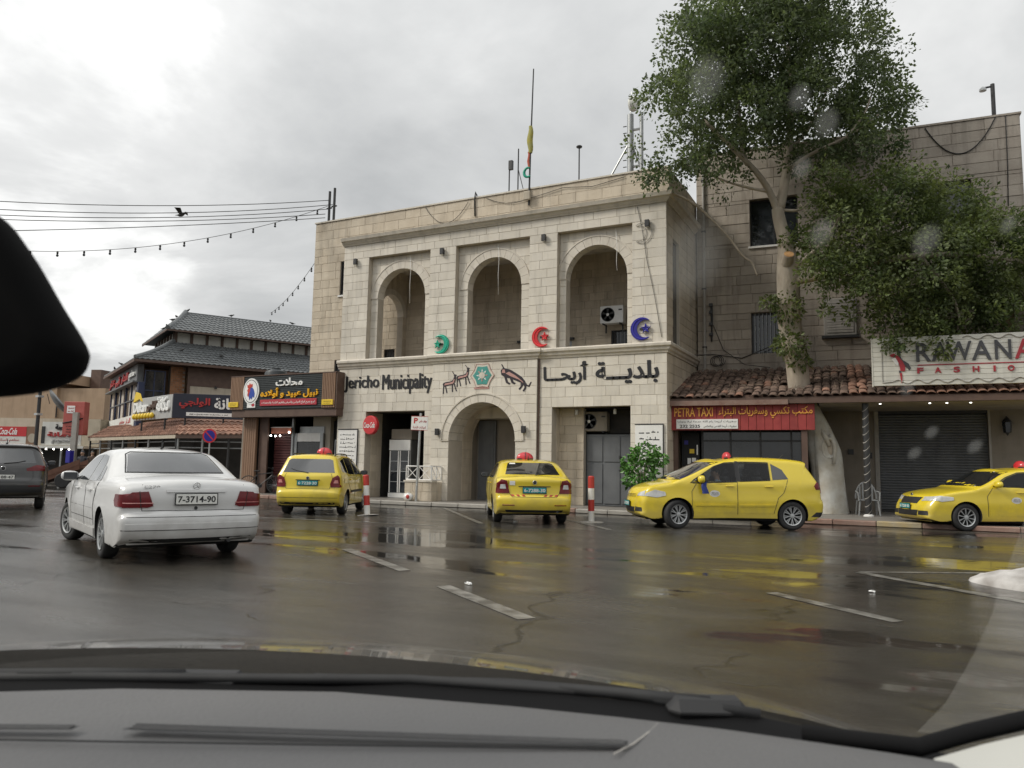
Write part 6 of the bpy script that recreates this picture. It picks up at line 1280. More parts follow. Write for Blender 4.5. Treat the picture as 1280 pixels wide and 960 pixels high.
# ---- yellow saloon taxi in front of the entrance
OCT = ol([(BT, [(.16, .28)]), (TAIL, [(.05, .31), (.0, .42), (-.005, .55), (.015, .62), (.05, .66), (.06, .85), (.05, .98), (.09, 1.035)]), (HD, [(.16, 1.055), (.35, 1.075)]), (RW, [(.48, 1.11), (.80, 1.25), (1.12, 1.37)]), (RF, [(1.35, 1.425), (1.7, 1.455), (2.1, 1.46), (2.5, 1.42)]), (WS, [(2.72, 1.35), (3.10, 1.13), (3.35, 1.01)]), (HD, [(3.5, .975), (3.95, .90), (4.25, .80)]), (NS, [(4.42, .68), (4.52, .54), (4.55, .42)]), (BT, [(4.50, .27), (4.35, .22)])])
sp = dict(len=4.57, w=1.77, belt=.97, tumble=.46, rear_axle=1.02, wb=2.578, r=.312, arch=.345, spokes=7, outline=OCT)
c = taxi('taxi', 'yellow saloon taxi with red and yellow chevrons parked facing the arched entrance', sp, (-8.54, 16.13), (-.525, .851), 1, .82)
c.patch('rear_window', 'car_glass', 'rear', [(-.63, 1.115), (.63, 1.115), (.54, 1.36), (.48, 1.39), (-.48, 1.39), (-.54, 1.36)], cols=14); c.wiper([(-.05, 1.10), (-.28, 1.13), (-.42, 1.16)])
c.patch('windscreen', 'car_glass', 'front', [(-.75, 1.05), (.75, 1.05), (.60, 1.38), (-.60, 1.38)], cols=12)
for nm, pl in (('front_window', [(2.10, 1.02), (2.10, 1.37), (2.42, 1.35), (2.72, 1.25), (3.04, 1.04)]), ('rear_door_window', [(1.28, 1.03), (1.40, 1.30), (1.55, 1.36), (2.04, 1.38), (2.04, 1.02)]), ('quarter_window', [(1.0, 1.05), (1.15, 1.20), (1.28, 1.25), (1.22, 1.03)])): c.both(nm, 'car_glass', 'side', pl)
for sd in (-1, 1):
    c.seam('side', [(2.07, .35), (2.07, 1.0)], .006, sd); c.seam('side', [(3.10, .36), (3.12, .82), (2.98, 1.0)], .006, sd); c.seam('side', [(1.45, .40), (1.38, .68), (1.20, .8), (1.22, 1.0)], .006, sd)
    c.patch('tail_light', 'lamp_red', 'rear', [(sd*.855, .70), (sd*.84, .92), (sd*.74, 1.0), (sd*.62, .98), (sd*.56, .72), (sd*.58, .70)], off=.014); c.patch('lamp_lens', 'lamp_clear', 'rear', [(sd*.77, .80), (sd*.76, .90), (sd*.66, .90), (sd*.64, .80)], off=.022)
    for k in range(3): c.patch('chevron', 'red_paint', 'rear', [(sd*(.20+k*.12), .635), (sd*(.26+k*.12), .635), (sd*(.30+k*.12), .675), (sd*(.24+k*.12), .675)], off=.006, cols=3, skirt=0)
    c.seam('rear', [(sd*.45, .44), (sd*.72, .44)], .012, name='reflector', m='lamp_red')
c.handle(1.62, .90, 'paint_yellow'); c.handle(2.45, .90, 'paint_yellow'); c.mirror(2.95, 1.05, 'car_black'); c.seam('rear', [(-.60, 1.05), (-.58, .72), (-.50, .62), (.50, .62), (.58, .72), (.60, 1.05)], .005, name='boot_gap')
c.plate('rear', .77, '6-7288-30', 'plate_green', 'plate_white', .52, .12); c.emblem(.945, r=.042); c.roof_lamp(1.75, .05, 1.05); c.patch('plate_lintel', 'seam', 'rear', [(-.36, .85), (.36, .85), (.36, .865), (-.36, .865)], off=.012)
c.patch('sticker', 'white_paint', 'rear', [(.44, .88), (.56, .88), (.56, .975), (.44, .975)], off=.006, skirt=0, cols=3); c.patch('window_sticker', 'white_paint', 'rear', [(.36, 1.345), (.50, 1.345), (.48, 1.375), (.36, 1.375)], off=.012, skirt=0, cols=3)
c.patch('under_bumper', 'under', 'rear', [(-.62, .285), (.62, .285), (.66, .335), (-.66, .335)], off=.006); c.tailpipe(.03, -.52, .30); c.antenna(1.5)

# ---- yellow high-roofed hatchback taxi, seen from its left side
G1 = [(2.02, 1.045), (2.02, 1.475), (2.25, 1.46), (2.50, 1.375), (2.98, 1.075), (3.06, 1.01), (2.9, 1.01)]; G2 = [(1.26, 1.09), (1.26, 1.48), (1.94, 1.485), (1.94, 1.055)]; G3 = [(.84, 1.12), (.96, 1.33), (1.20, 1.46), (1.20, 1.095)]
sp = dict(len=4.20, w=1.76, belt=1.0, tumble=.36, rear_axle=.76, wb=2.578, r=.318, arch=.355, spokes=9, spoke_w=.5, spoke_split=[(0, .12), (0, -.12)], steer=R(16), tunnels=[[(2.03, 1.05), (2.03, 1.46), (2.26, 1.445), (2.49, 1.365), (2.95, 1.08), (2.95, 1.03)], [(1.27, 1.09), (1.27, 1.465), (1.93, 1.47), (1.93, 1.06)]],
    outline=ol([(BT, [(.16, .27)]), (TAIL, [(.05, .30), (.0, .42), (-.01, .56), (.01, .66), (.04, .72), (.06, .92)]), (RW, [(.14, 1.06), (.27, 1.28), (.38, 1.45)]), (RF, [(.36, 1.51), (.50, 1.54), (.8, 1.568), (1.4, 1.585), (1.9, 1.57), (2.25, 1.52)]), (WS, [(2.50, 1.44), (2.98, 1.21), (3.36, 1.045)]), (HD, [(3.50, 1.015), (3.78, .965), (3.99, .895)]), (NS, [(4.12, .80), (4.18, .64), (4.20, .45)]), (BT, [(4.16, .30), (4.02, .22)])]))
f = Vector((-.868, -.497)).normalized()
c = taxi('taxi', 'yellow high roofed hatchback taxi in side view below the red taxi sign', sp, (-2.14, 18.14), f, 1, .83)
c.root['label'] = 'yellow high roofed hatchback taxi in side view with a driver inside'
for sd in (-1, 1):
    for nm, pl in (('front_window', G1), ('rear_door_window', G2)): c.patch(nm, 'clear_glass', 'side', pl, sd=sd, off=.003, skirt=0)
    c.patch('quarter_window', 'car_glass', 'side', G3, sd=sd)
    for pl in (G1, G2): c.seam('side', pl+pl[:1], .012, sd, 'window_seal', 'car_black')
    c.patch('door_pillar', 'car_black', 'side', [(1.95, 1.05), (1.95, 1.50), (2.01, 1.50), (2.01, 1.05)], sd=sd, off=.006, cols=2)
    c.patch('door', 'paint_yellow', 'side', [(2.02, .36), (2.02, 1.0), (2.90, .985), (3.0, .80), (2.98, .36)], sd=sd, off=.003, skirt=.006); c.patch('door', 'paint_yellow', 'side', [(1.20, .36), (1.10, .70), (.98, .80), (.98, 1.06), (1.99, 1.03), (1.99, .36)], sd=sd, off=.003, skirt=.006)
    c.seam('side', [(2.005, .33), (2.005, 1.04)], .006, sd); c.seam('side', [(3.02, .34), (3.03, .82), (2.93, .99)], .006, sd); c.seam('side', [(1.19, .36), (1.09, .70), (.96, .82), (.86, 1.1)], .006, sd)
    c.patch('door_strip', 'paint_yellow', 'side', [(2.05, .505), (2.05, .545), (2.94, .545), (2.94, .505)], sd=sd, off=.016); c.patch('door_strip', 'paint_yellow', 'side', [(1.18, .52), (1.16, .56), (1.97, .545), (1.97, .505)], sd=sd, off=.016)
    c.patch('tail_light', 'lamp_red', 'side', [(.07, .90), (.09, 1.05), (.20, 1.06), (.26, .98), (.22, .90)], sd=sd, off=.012); c.patch('tail_light_rear', 'lamp_red', 'rear', [(sd*.80, .82), (sd*.78, 1.05), (sd*.66, 1.04), (sd*.62, .84)], off=.012)
    c.patch('headlight', 'lamp_clear', 'side', [(3.60, .72), (3.62, .80), (3.84, .845), (4.02, .77), (4.06, .70), (3.80, .675)], sd=sd, off=.010); c.patch('headlight_front', 'lamp_clear', 'front', [(sd*.78, .70), (sd*.76, .82), (sd*.55, .76), (sd*.50, .69)], off=.010)
    c.patch('fog_grille', 'car_black', 'front', [(sd*.76, .36), (sd*.74, .45), (sd*.48, .46), (sd*.44, .36)], off=.006); c.patch('bumper_corner', 'car_black', 'side', [(.02, .30), (.02, .44), (.22, .40), (.34, .30)], sd=sd, off=.006)
c.patch('windscreen', 'car_glass', 'front', [(-.82, 1.07), (.82, 1.07), (.68, 1.47), (-.68, 1.47)], cols=14); c.patch('rear_window', 'car_glass', 'rear', [(-.60, 1.10), (.60, 1.10), (.52, 1.42), (-.52, 1.42)], cols=12)
c.patch('grille', 'paint_yellow', 'front', [(-.42, .66), (.42, .66), (.46, .76), (-.46, .76)], off=.004); 
for z in (.68, .705, .73): c.seam('front', [(-.42, z), (.42, z)], .006, name='grille_bar', m='seam', off=.004)
c.patch('lower_grille', 'car_black', 'front', [(-.40, .34), (.40, .34), (.42, .45), (-.42, .45)], off=.006); c.plate('front', .52, '6·7218·30', 'plate_green', 'plate_white', .48, .11)
c.handle(1.30, .95, 'paint_yellow'); c.handle(2.18, .95, 'paint_yellow'); c.mirror(2.80, 1.06, 'paint_yellow', (.10, .11, .085)); c.roof_lamp(2.05, .30, .85); c.antenna(.7)
p, n = c.hit('side', 2.52, .78, 1)
b = MB().lathe([(.001, .0), (.10, .0), (.10, .004), (.001, .005)], (0, 0, 0), 1, 24).build('door_badge', 'white_paint', c.root); b.location = (p.x, p.y+.006, p.z); b.scale = (1.15, 1, .72)
scribble('badge_text', (-.075, .075, -.05, .05), .012, 3, 'black_letter', b, .6, 9)
mat('cloth_blue', (.015, .03, .16), (.03, .05, .22), .8)
p, n = c.hit('side', 2.78, 1.0, 1); mb = MB(); rows = [[(p.x+.05*math.cos(a)*(1+.5*q)+.02*math.sin(5*q), p.y+.13+.035*math.sin(a)*(1+.6*q)+.01*math.sin(3*a), p.z+.02-.24*q) for a in [2*math.pi*j/12 for j in range(12)]] for q in [i/6 for i in range(7)]]
tag(mb.grid(rows, True).build('tied_cloth', 'cloth_blue', c.root, smooth=True), 'blue cloth tied to the wing mirror')
MB().cbox((p.x-.06, p.y-.02, p.z+.01), (p.x+.10, p.y+.14, p.z+.04), .01).build('cloth_knot', 'cloth_blue', c.root)
# interior of the hatchback
mat('seat_cloth', (.035, .036, .04), (.05, .05, .055), .9, 12); ra = c.ra
for x, y in ((2.22, .37), (2.22, -.37), (1.48, .37), (1.48, -.37)):
    o = MB().cbox((x-ra-.16, y-.22, .98), (x-ra-.02, y+.22, 1.16), .04).build('seat_back', 'seat_cloth', c.root); MB().cbox((x-ra-.15, y-.12, 1.20), (x-ra-.05, y+.12, 1.34), .03).build('headrest', 'seat_cloth', o)
MB().tube([(2.62-ra, .37+math.cos(a)*.18, 1.04+math.sin(a)*.16) for a in [2*math.pi*k/18 for k in range(19)]], .014, 6).build('steering_wheel', 'car_black', c.root)
GOLF = c

# ---- yellow saloon taxi entering from the right
OC3 = ol([(BT, [(.16, .28)]), (TAIL, [(.05, .31), (.0, .42), (.0, .55), (.04, .66), (.06, .85), (.04, .98), (.09, 1.04)]), (HD, [(.2, 1.07), (.4, 1.10)]), (RW, [(.55, 1.13), (.85, 1.26), (1.15, 1.37)]), (RF, [(1.4, 1.42), (1.75, 1.455), (2.15, 1.455), (2.5, 1.415)]), (WS, [(2.75, 1.335), (3.15, 1.12), (3.42, 1.0)]), (HD, [(3.6, .965), (4.0, .905), (4.34, .82)]), (NS, [(4.50, .72), (4.60, .56), (4.64, .42)]), (BT, [(4.60, .27), (4.45, .22)])])
K1 = [(2.16, 1.015), (2.16, 1.37), (2.45, 1.355), (2.76, 1.24), (3.10, 1.03)]; K2 = [(1.34, 1.02), (1.44, 1.27), (1.60, 1.36), (2.10, 1.375), (2.10, 1.015)]
sp = dict(len=4.66, w=1.81, belt=.965, tumble=.46, rear_axle=1.05, wb=2.686, r=.318, arch=.352, spokes=10, spoke_w=.6, outline=OC3, steer=R(4), tunnels=[[(2.18, 1.02), (2.18, 1.355), (2.44, 1.34), (2.74, 1.23), (3.04, 1.03)], [(1.38, 1.03), (1.46, 1.26), (1.62, 1.345), (2.08, 1.36), (2.08, 1.02)]])
f = Vector((-.90, -.436)).normalized()
c = taxi('taxi', 'yellow saloon taxi cut off by the right edge, below the fashion sign', sp, Vector((1.34, 20.68))-f*2.686, f, 1, .83)
for sd in (-1, 1):
    for nm, pl in (('front_window', K1), ('rear_door_window', K2)): c.patch(nm, 'clear_glass', 'side', pl, sd=sd, off=.003, skirt=0); c.seam('side', pl+pl[:1], .012, sd, 'window_seal', 'car_black')
    c.patch('door', 'paint_yellow', 'side', [(2.13, .36), (2.13, .98), (3.12, .98), (3.22, .80), (3.20, .36)], sd=sd, off=.003, skirt=.006); c.seam('side', [(2.115, .34), (2.115, 1.0)], .006, sd); c.seam('side', [(3.24, .34), (3.26, .80), (3.12, 1.0)], .006, sd); c.seam('side', [(1.50, .40), (1.42, .68), (1.26, .8), (1.26, 1.0)], .006, sd)
    c.patch('headlight', 'lamp_clear', 'side', [(4.02, .70), (4.02, .77), (4.30, .795), (4.48, .755), (4.50, .68), (4.28, .66)], sd=sd, off=.010); c.patch('headlight_front', 'lamp_clear', 'front', [(sd*.76, .67), (sd*.75, .77), (sd*.50, .735), (sd*.48, .66)], off=.010)
    c.patch('fog_grille', 'car_black', 'front', [(sd*.78, .34), (sd*.76, .44), (sd*.48, .44), (sd*.48, .34)], off=.006); c.patch('tail_light', 'lamp_red', 'rear', [(sd*.84, .74), (sd*.82, .95), (sd*.62, .95), (sd*.60, .76)], off=.012)
    for x, y in ((2.12, .37), (1.32, .37)): o = MB().cbox((x-c.ra-.16, sd*y-.22, .96), (x-c.ra-.02, sd*y+.22, 1.10), .03).build('seat_back', 'seat_cloth', c.root); MB().cbox((x-c.ra-.15, sd*y-.12, 1.13), (x-c.ra-.05, sd*y+.12, 1.26), .03).build('headrest', 'seat_cloth', o)
c.patch('windscreen', 'car_glass', 'front', [(-.82, 1.03), (.82, 1.03), (.67, 1.375), (-.67, 1.375)], cols=14); c.patch('rear_window', 'car_glass', 'rear', [(-.60, 1.14), (.60, 1.14), (.50, 1.36), (-.50, 1.36)], cols=12)
c.patch('grille', 'car_black', 'front', [(-.38, .60), (.38, .60), (.44, .745), (-.44, .745)], off=.008); c.patch('lower_grille', 'car_black', 'front', [(-.44, .32), (.44, .32), (.46, .45), (-.46, .45)], off=.006); c.plate('front', .53, '6·7258·30', 'plate_green', 'plate_white', .48, .11); c.emblem(.79, 'front')
c.handle(1.70, .90, 'paint_yellow'); c.handle(2.50, .90, 'paint_yellow'); c.mirror(3.0, 1.05, 'paint_yellow', (.10, .12, .075)); c.roof_lamp(1.9, 0)
p, n = c.hit('side', 2.60, .72, 1); b = MB().lathe([(.001, .0), (.10, .0), (.10, .004), (.001, .005)], (0, 0, 0), 1, 24).build('door_badge', 'white_paint', c.root); b.location = (p.x, p.y+.006, p.z); b.scale = (1.15, 1, .72); scribble('badge_text', (-.075, .075, -.05, .05), .012, 3, 'black_letter', b, .6, 9)

# ---- dark sport utility car at the left edge
sp = dict(len=4.48, w=1.85, belt=1.05, tumble=.42, rear_axle=.90, wb=2.67, r=.345, arch=.385, spokes=5, floor=.28,
    outline=ol([(BT, [(.16, .36)]), (TAIL, [(.05, .42), (.0, .52), (.0, .72), (.04, .80), (.06, 1.0)]), (RW, [(.10, 1.12), (.26, 1.36), (.36, 1.52)]), (RF, [(.34, 1.60), (.55, 1.62), (1.2, 1.655), (1.9, 1.64), (2.3, 1.56)]), (WS, [(2.5, 1.47), (2.95, 1.22), (3.2, 1.10)]), (HD, [(3.4, 1.06), (3.9, .99), (4.2, .88)]), (NS, [(4.36, .74), (4.45, .6), (4.46, .48)]), (BT, [(4.42, .36), (4.3, .32)])]))
f = Vector((-.84, .54)).normalized(); rt = Vector((f.y, -f.x))
c = Car('sport_utility_car', 'dark grey sport utility car driving away at the left edge', sp, Vector((-18.75, 11.62))-rt*.78+f*1.6, f, None, 'paint_grey')
c.patch('rear_window', 'car_glass', 'rear', [(-.68, 1.16), (.68, 1.16), (.58, 1.48), (.50, 1.51), (-.50, 1.51), (-.58, 1.48)], cols=14); c.wiper([(0, 1.15), (-.3, 1.18), (-.45, 1.22)]); c.patch('windscreen', 'car_glass', 'front', [(-.68, 1.14), (.68, 1.14), (.56, 1.52), (-.56, 1.52)])
for nm, pl in (('front_window', [(2.0, 1.10), (2.0, 1.55), (2.3, 1.48), (2.8, 1.16), (2.84, 1.10)]), ('rear_door_window', [(1.05, 1.14), (1.05, 1.54), (1.93, 1.56), (1.93, 1.11)]), ('quarter_window', [(.55, 1.22), (.70, 1.42), (.98, 1.52), (.98, 1.16)])): c.both(nm, 'car_glass', 'side', pl)
for sd in (-1, 1):
    c.patch('tail_light', 'lamp_red', 'rear', [(sd*.88, .98), (sd*.86, 1.10), (sd*.70, 1.12), (sd*.48, 1.03), (sd*.50, .97)], off=.014); c.seam('rear', [(sd*.55, .60), (sd*.80, .60)], .014, name='reflector', m='lamp_red'); c.seam('side', [(1.96, .45), (1.96, 1.08)], .006, sd)
c.plate('rear', .82, '5·6188·47', 'plate_white', 'black_letter', .50, .11); c.emblem(1.03, r=.05); c.handle(1.3, .98, 'paint_grey'); c.handle(2.2, .98, 'paint_grey'); c.mirror(2.75, 1.14, 'paint_grey'); c.seam('rear', [(-.62, 1.1), (-.64, .80), (-.56, .70), (.56, .70), (.64, .80), (.62, 1.1)], .005, name='tailgate_gap'); c.patch('bumper_cladding', 'car_black', 'rear', [(-.84, .44), (.84, .44), (.86, .62), (-.86, .62)], off=.006, cols=18); c.antenna(.8)
MB().sphere((c.hit('top', .62, 0)[0].x, 0, 1.66), .06, 10, 6, (1.2, .5, .9)).build('fin_antenna', 'paint_grey', c.root, smooth=True)
# ================================================================ the car the photograph is taken from
mat('dash', (.105, .104, .104), (.125, .124, .124), .62, 3, 3, .12, 260); mat('dash_dark', (.02, .02, .021), None, .7); mat('bonnet_paint', (.055, .055, .052), (.11, .105, .095), .25, 9, 7, .35, 60, coat=.5); mat('cowl', (.006, .006, .0065), None, .85, spec=.15); mat('mirror_black', (.003, .003, .003), None, .9, spec=.1); mat('trim_pale', (.42, .42, .39), None, .7)
OW = thing('own_car', 'grey dashboard, wipers and bonnet of the car the photograph is taken from', 'car', (0, 0, 0), YAW)
edge = [(-.95, .60), (-.75, .66), (-.60, .70), (-.463, .727), (-.362, .743), (-.16, .745), (.005, .711), (.10, .685), (.177, .66), (.287, .613), (.325, .593)]
rows = []
for t_, dz in ((0, 0), (.04, .004), (.12, .004), (.3, .0), (.55, -.004), (.8, -.012), (1, -.03)):
    rows.append([(x, y+(.30-y)*t_*.9, 1.058+dz) for x, y in edge])
MB().grid(rows).build('dashboard', 'dash', OW, smooth=True)
MB().grid([[(x, y, 1.058) for x, y in edge], [(x, y+.012, 1.045) for x, y in edge], [(x, y+.03, 1.0) for x, y in edge]]).build('dashboard_edge', 'dash_dark', OW, smooth=True)
# defroster vents
for x0, x1, y0, y1, n in ((-.298, .092, .626, .610, 30), (-.47, -.335, .617, .622, 10)):
    v = MB().add([(x0, y0-.008, 1.0632), (x1, y1-.006, 1.0632), (x1+.002, y1+.003, 1.0632), (x0+.01, y0+.005, 1.0632)], [(0,1,2,3)]).build('defroster_vent', 'dash_dark', OW, fix=False)
    for k in range(3):
        f = (k+.7)/3.4; MB().tube([(x0+.006, y0-.009+f*.016, 1.0638), (x1-.002, y1-.007+f*.011, 1.0638)], .0009, 4).build('vent_slat', 'dash', v)
MB().tube([(.127, .662, 1.0615), (.118, .644, 1.0615), (.098, .612, 1.0615), (.08, .59, 1.0615)], .0007, 4).build('panel_joint', 'concrete', OW)
MB().tube([(-.7, .60, 1.0605), (-.3, .60, 1.0605), (.09, .603, 1.0605)], .0008, 4).build('panel_joint', 'dash_dark', OW)
# cowl, wipers, bonnet
cw = [(-1.3, .72), (-.9, .76), (-.505, .79), (-.393, .80), (-.18, .82), (.005, .79), (.202, .74), (.309, .66), (.36, .63), (.50, .56)]
MB().grid([[(x, y-.16, 1.02) for x, y in cw], [(x, y-.02, 1.045) for x, y in cw], [(x, y+.0, 1.05) for x, y in cw], [(x*1.06, y+.10, .99) for x, y in cw]]).build('cowl', 'cowl', OW, smooth=True)
def wiper(name, pts, r): return MB().tube(pts, r, 6).build(name, 'rubber', OW, smooth=True)
wiper('wiper_blade', [(-.72, .78, 1.050), (-.45, .80, 1.052), (-.1, .81, 1.053), (.10, .775, 1.053), (.23, .72, 1.052)], .0055); wiper('wiper_arm', [(-.20, .825, 1.050), (.0, .80, 1.054), (.12, .765, 1.055), (.19, .742, 1.054)], [.004, .005, .006, .008]); wiper('wiper_blade', [(-1.2, .74, 1.05), (-.8, .78, 1.052), (-.42, .805, 1.055), (-.33, .81, 1.054)], .006)
MB().cbox((-.37, .80, 1.040), (-.27, .83, 1.056), .007).build('wiper_pivot', 'dash_dark', OW); MB().cbox((.15, .725, 1.040), (.225, .760, 1.060), .009).build('wiper_pivot', 'dash_dark', OW)
rows = []
for i in range(17):
    y = .90+i*.07; row = []
    for j in range(27):
        x = -1.35+j*.08; d_ = x+.36; q = y-.95; row.append((x, y-.06*d_*d_, 1.053-.13*q-.25*q*abs(q)-.12*d_*d_-.35*max(0, x-.30)**2-.02*max(0, .95-y)))
    rows.append(row)
MB().grid(rows).build('bonnet', 'bonnet_paint', OW, smooth=True)
# mirror, pillar, glass
ctl = [(-.70, 1.53), (-.46, 1.492), (-.375, 1.448), (-.345, 1.418), (-.318, 1.378), (-.299, 1.350), (-.296, 1.338), (-.304, 1.325), (-.335, 1.314), (-.40, 1.309), (-.48, 1.310), (-.70, 1.33)]
out = catmull(ctl, 4); n_ = len(out); c0 = (-.48, 1.40); rows = []
for y_, k_ in ((.500, .86), (.502, .93), (.507, .975), (.514, .995), (.524, 1.0), (.536, .985), (.545, .95), (.55, .85)): rows.append([(c0[0]+(a_-c0[0])*k_, y_, c0[1]+(b_-c0[1])*k_) for a_, b_ in out])
mb = MB(); mb.grid(rows, True); mb.f += [tuple(range(n_-1, -1, -1)), tuple(7*n_+k for k in range(n_))]; mb.mi += [0, 0]
mb.build('mirror', 'mirror_black', OW, smooth=50); MB().tube([(-.45, .53, 1.46), (-.45, .50, 1.56)], .014, 8).build('mirror_stalk', 'black', OW)
PA = [(.322, .602, 1.058), (.36, .602, 1.069), (.41, .595, 1.084), (.50, .55, 1.13), (.62, .46, 1.30)]; PB = [(.335, .50, 1.030), (.40, .48, 1.04), (.46, .46, 1.05), (.56, .42, 1.08), (.68, .34, 1.26)]
MB().grid([[(x, y, z-.05) for x, y, z in PA], PA, PB]).build('pillar_trim', 'trim_pale', OW, smooth=40)
MB().tube([(x-.004, y+.012, z+.004) for x, y, z in [(.25, .648, 1.052)]+PA], .007, 8).build('glass_seal', 'cowl', OW, smooth=True)
def white_clear():
    m = bpy.data.materials.new('windscreen_clear'); m.use_nodes = True; MATS['windscreen_clear'] = m; t = m.node_tree; t.nodes.remove(t.nodes['Principled BSDF']); tr = t.nodes.new('ShaderNodeBsdfTransparent'); tr.inputs[0].default_value = (.97, .97, .965, 1); t.links.new(tr.outputs[0], t.nodes['Material Output'].inputs[0])
    m = bpy.data.materials.new('glass_spot'); m.use_nodes = True; MATS['glass_spot'] = m; t = m.node_tree; t.nodes.remove(t.nodes['Principled BSDF']); L = t.links.new
    tr = t.nodes.new('ShaderNodeBsdfTransparent'); df = t.nodes.new('ShaderNodeBsdfTranslucent'); df.inputs[0].default_value = (.75, .75, .72, 1); mx_ = t.nodes.new('ShaderNodeMixShader')
    co = t.nodes.new('ShaderNodeTexCoord'); mp = t.nodes.new('ShaderNodeMapping'); mp.inputs['Location'].default_value = (-1, -1, 0); mp.inputs['Scale'].default_value = (2, 2, 0); L(co.outputs['Generated'], mp.inputs[0]); gr = t.nodes.new('ShaderNodeTexGradient'); gr.gradient_type = 'SPHERICAL'; L(mp.outputs[0], gr.inputs[0])
    mr = t.nodes.new('ShaderNodeMapRange'); mr.inputs[2].default_value = .55; mr.inputs[4].default_value = .10; L(gr.outputs[1], mr.inputs[0]); L(mr.outputs[0], mx_.inputs[0]); L(tr.outputs[0], mx_.inputs[1]); L(df.outputs[0], mx_.inputs[2]); L(mx_.outputs[0], t.nodes['Material Output'].inputs[0])
white_clear()
MB().grid([[(x, .83-.48*q-.06*x*x, 1.03+.57*q) for x in (-1.1, -.7, -.35, 0, .35, .62)] for q in (0, .25, .5, .75, 1)]).build('windscreen', 'windscreen_clear', OW, smooth=True, fix=False)
SPOTS = [(0.118,0.506,1.415,0.026),(0.121,0.434,1.5,0.0105),(0.168,0.438,1.496,0.0075),(0.156,0.447,1.484,0.0068),(0.111,0.431,1.503,0.0121),(0.181,0.422,1.514,0.009),(0.188,0.447,1.485,0.0083),(0.207,0.456,1.474,0.0068),(0.202,0.493,1.431,0.009),(0.249,0.508,1.412,0.0068),(0.272,0.495,1.428,0.0105),(0.277,0.488,1.437,0.0075),(0.321,0.487,1.437,0.006),(0.286,0.597,1.307,0.0075),(0.326,0.597,1.307,0.006),(0.351,0.61,1.292,0.0083),(0.364,0.605,1.297,0.0068),(0.345,0.623,1.276,0.006),(0.319,0.61,1.291,0.006),(0.319,0.637,1.259,0.0068),(0.179,0.465,1.464,0.0068),(0.132,0.421,1.515,0.006),(0.295,0.571,1.338,0.006),(0.216,0.479,1.446,0.0068)]
for x, y, z, r in SPOTS[::2]:
    o = MB().add([(math.cos(2*math.pi*k/20)*r, math.sin(2*math.pi*k/20)*r*1.25, 0) for k in range(20)], [tuple(range(20))]).build('water_spot', 'glass_spot', OW, fix=False); o.location = (x, y-.004, z-.004); o.rotation_euler = (-math.atan2(.57, .48), 0, 0)
def film():
    m = bpy.data.materials.new('dust'); m.use_nodes = True; MATS['dust'] = m; t = m.node_tree; t.nodes.remove(t.nodes['Principled BSDF']); L = t.links.new
    tr = t.nodes.new('ShaderNodeBsdfTransparent'); df = t.nodes.new('ShaderNodeBsdfTranslucent'); df.inputs[0].default_value = (.7, .68, .62, 1); mx_ = t.nodes.new('ShaderNodeMixShader'); mx_.inputs[0].default_value = .10; L(tr.outputs[0], mx_.inputs[1]); L(df.outputs[0], mx_.inputs[2]); L(mx_.outputs[0], t.nodes['Material Output'].inputs[0])
film()
MB().add([(.446,.711,1.167),(.435,.651,1.238),(.50,.66,1.195),(.581,.865,.984),(.441,.855,.996),(.454,.821,1.036),(.455,.770,1.096),(.452,.732,1.142)], [tuple(range(8))]).build('dust_film', 'dust', OW, fix=False)
# ================================================================ street furniture
def bollard(label, loc, h, lean):
    t = thing('bollard', label, 'bollard', loc, 0, 'red and white bollards'); t.rotation_euler = lean; n = 4
    for k in range(n): MB().lathe([(.075, k*h/n), (.075, (k+1)*h/n)], (0, 0, 0), 2, 16, caps=True).build('band', 'red_paint' if (k % 2) else 'white_paint', t, smooth=40)
    MB().lathe([(.075, 0), (.06, .02), (.001, .03)], (0, 0, h), 2, 16).build('cap', 'red_paint', t)
    rq = random.Random(2); MB().lathe([(.001, .03), (.12, .025), (.26+.03*rq.random(), .012), (.30, .002)], (0, 0, 0), 2, 14).build('footing', 'concrete', t)
bollard('red and white banded bollard leaning beside the yellow estate taxi', (-12.14, 15.99, 0), 1.0, (R(-2), R(-5), .3))
bollard('red and white banded bollard standing right of the yellow saloon taxi', (-6.62, 17.45, 0), 1.08, (0, R(-.5), .8))
t = thing('parking_sign', 'white parking sign with a red letter on a tall grey pole', 'sign', (-14.0, 20.98, .13)); t.rotation_euler = (0, R(1.5), R(12))
MB().tube([(0, 0, 0), (0, 0, 2.86)], .04, 12).build('pole', 'galvanised', t, smooth=40); p = boxpart('panel', (-.29, -.07, 2.30), (.29, -.045, 2.76), 'white_paint', t, .006); boxpart('clamp', (-.05, -.05, 2.5), (.05, .05, 2.56), 'dark_metal', t)
lettering('letter', 'P', (-.20, -.06, 2.52, 2.70), -.07, .004, 'red_paint', p, .03); lettering('small_line', 'موقف خاص', (-.02, .25, 2.54, 2.64), -.07, .004, 'sign_crimson', p, .01); lettering('small_line', 'لمركبات البلدية', (-.22, .22, 2.34, 2.44), -.07, .004, 'sign_crimson', p, .01)
for a, b in (((-.29, -.074, 2.30), (.29, -.071, 2.312)), ((-.29, -.074, 2.748), (.29, -.071, 2.76))): boxpart('border', a, b, 'red_paint', p)
t = thing('no_parking_sign', 'round blue and red no parking sign on a thin pole', 'sign', (-23.4, 20.9, .02), R(25))
MB().tube([(0, 0, 0), (0, 0, 2.5)], .03, 10).build('pole', 'galvanised', t, smooth=40); d = MB().lathe([(.27, .0), (.27, -.02), (.001, -.021)], (0, -.03, 2.25), 1, 28).build('disc', 'neon_red', t); MB().lathe([(.21, -.001), (.21, -.004), (.001, -.005)], (0, -.05, 2.25), 1, 28).build('blue_field', 'neon_blue', d)
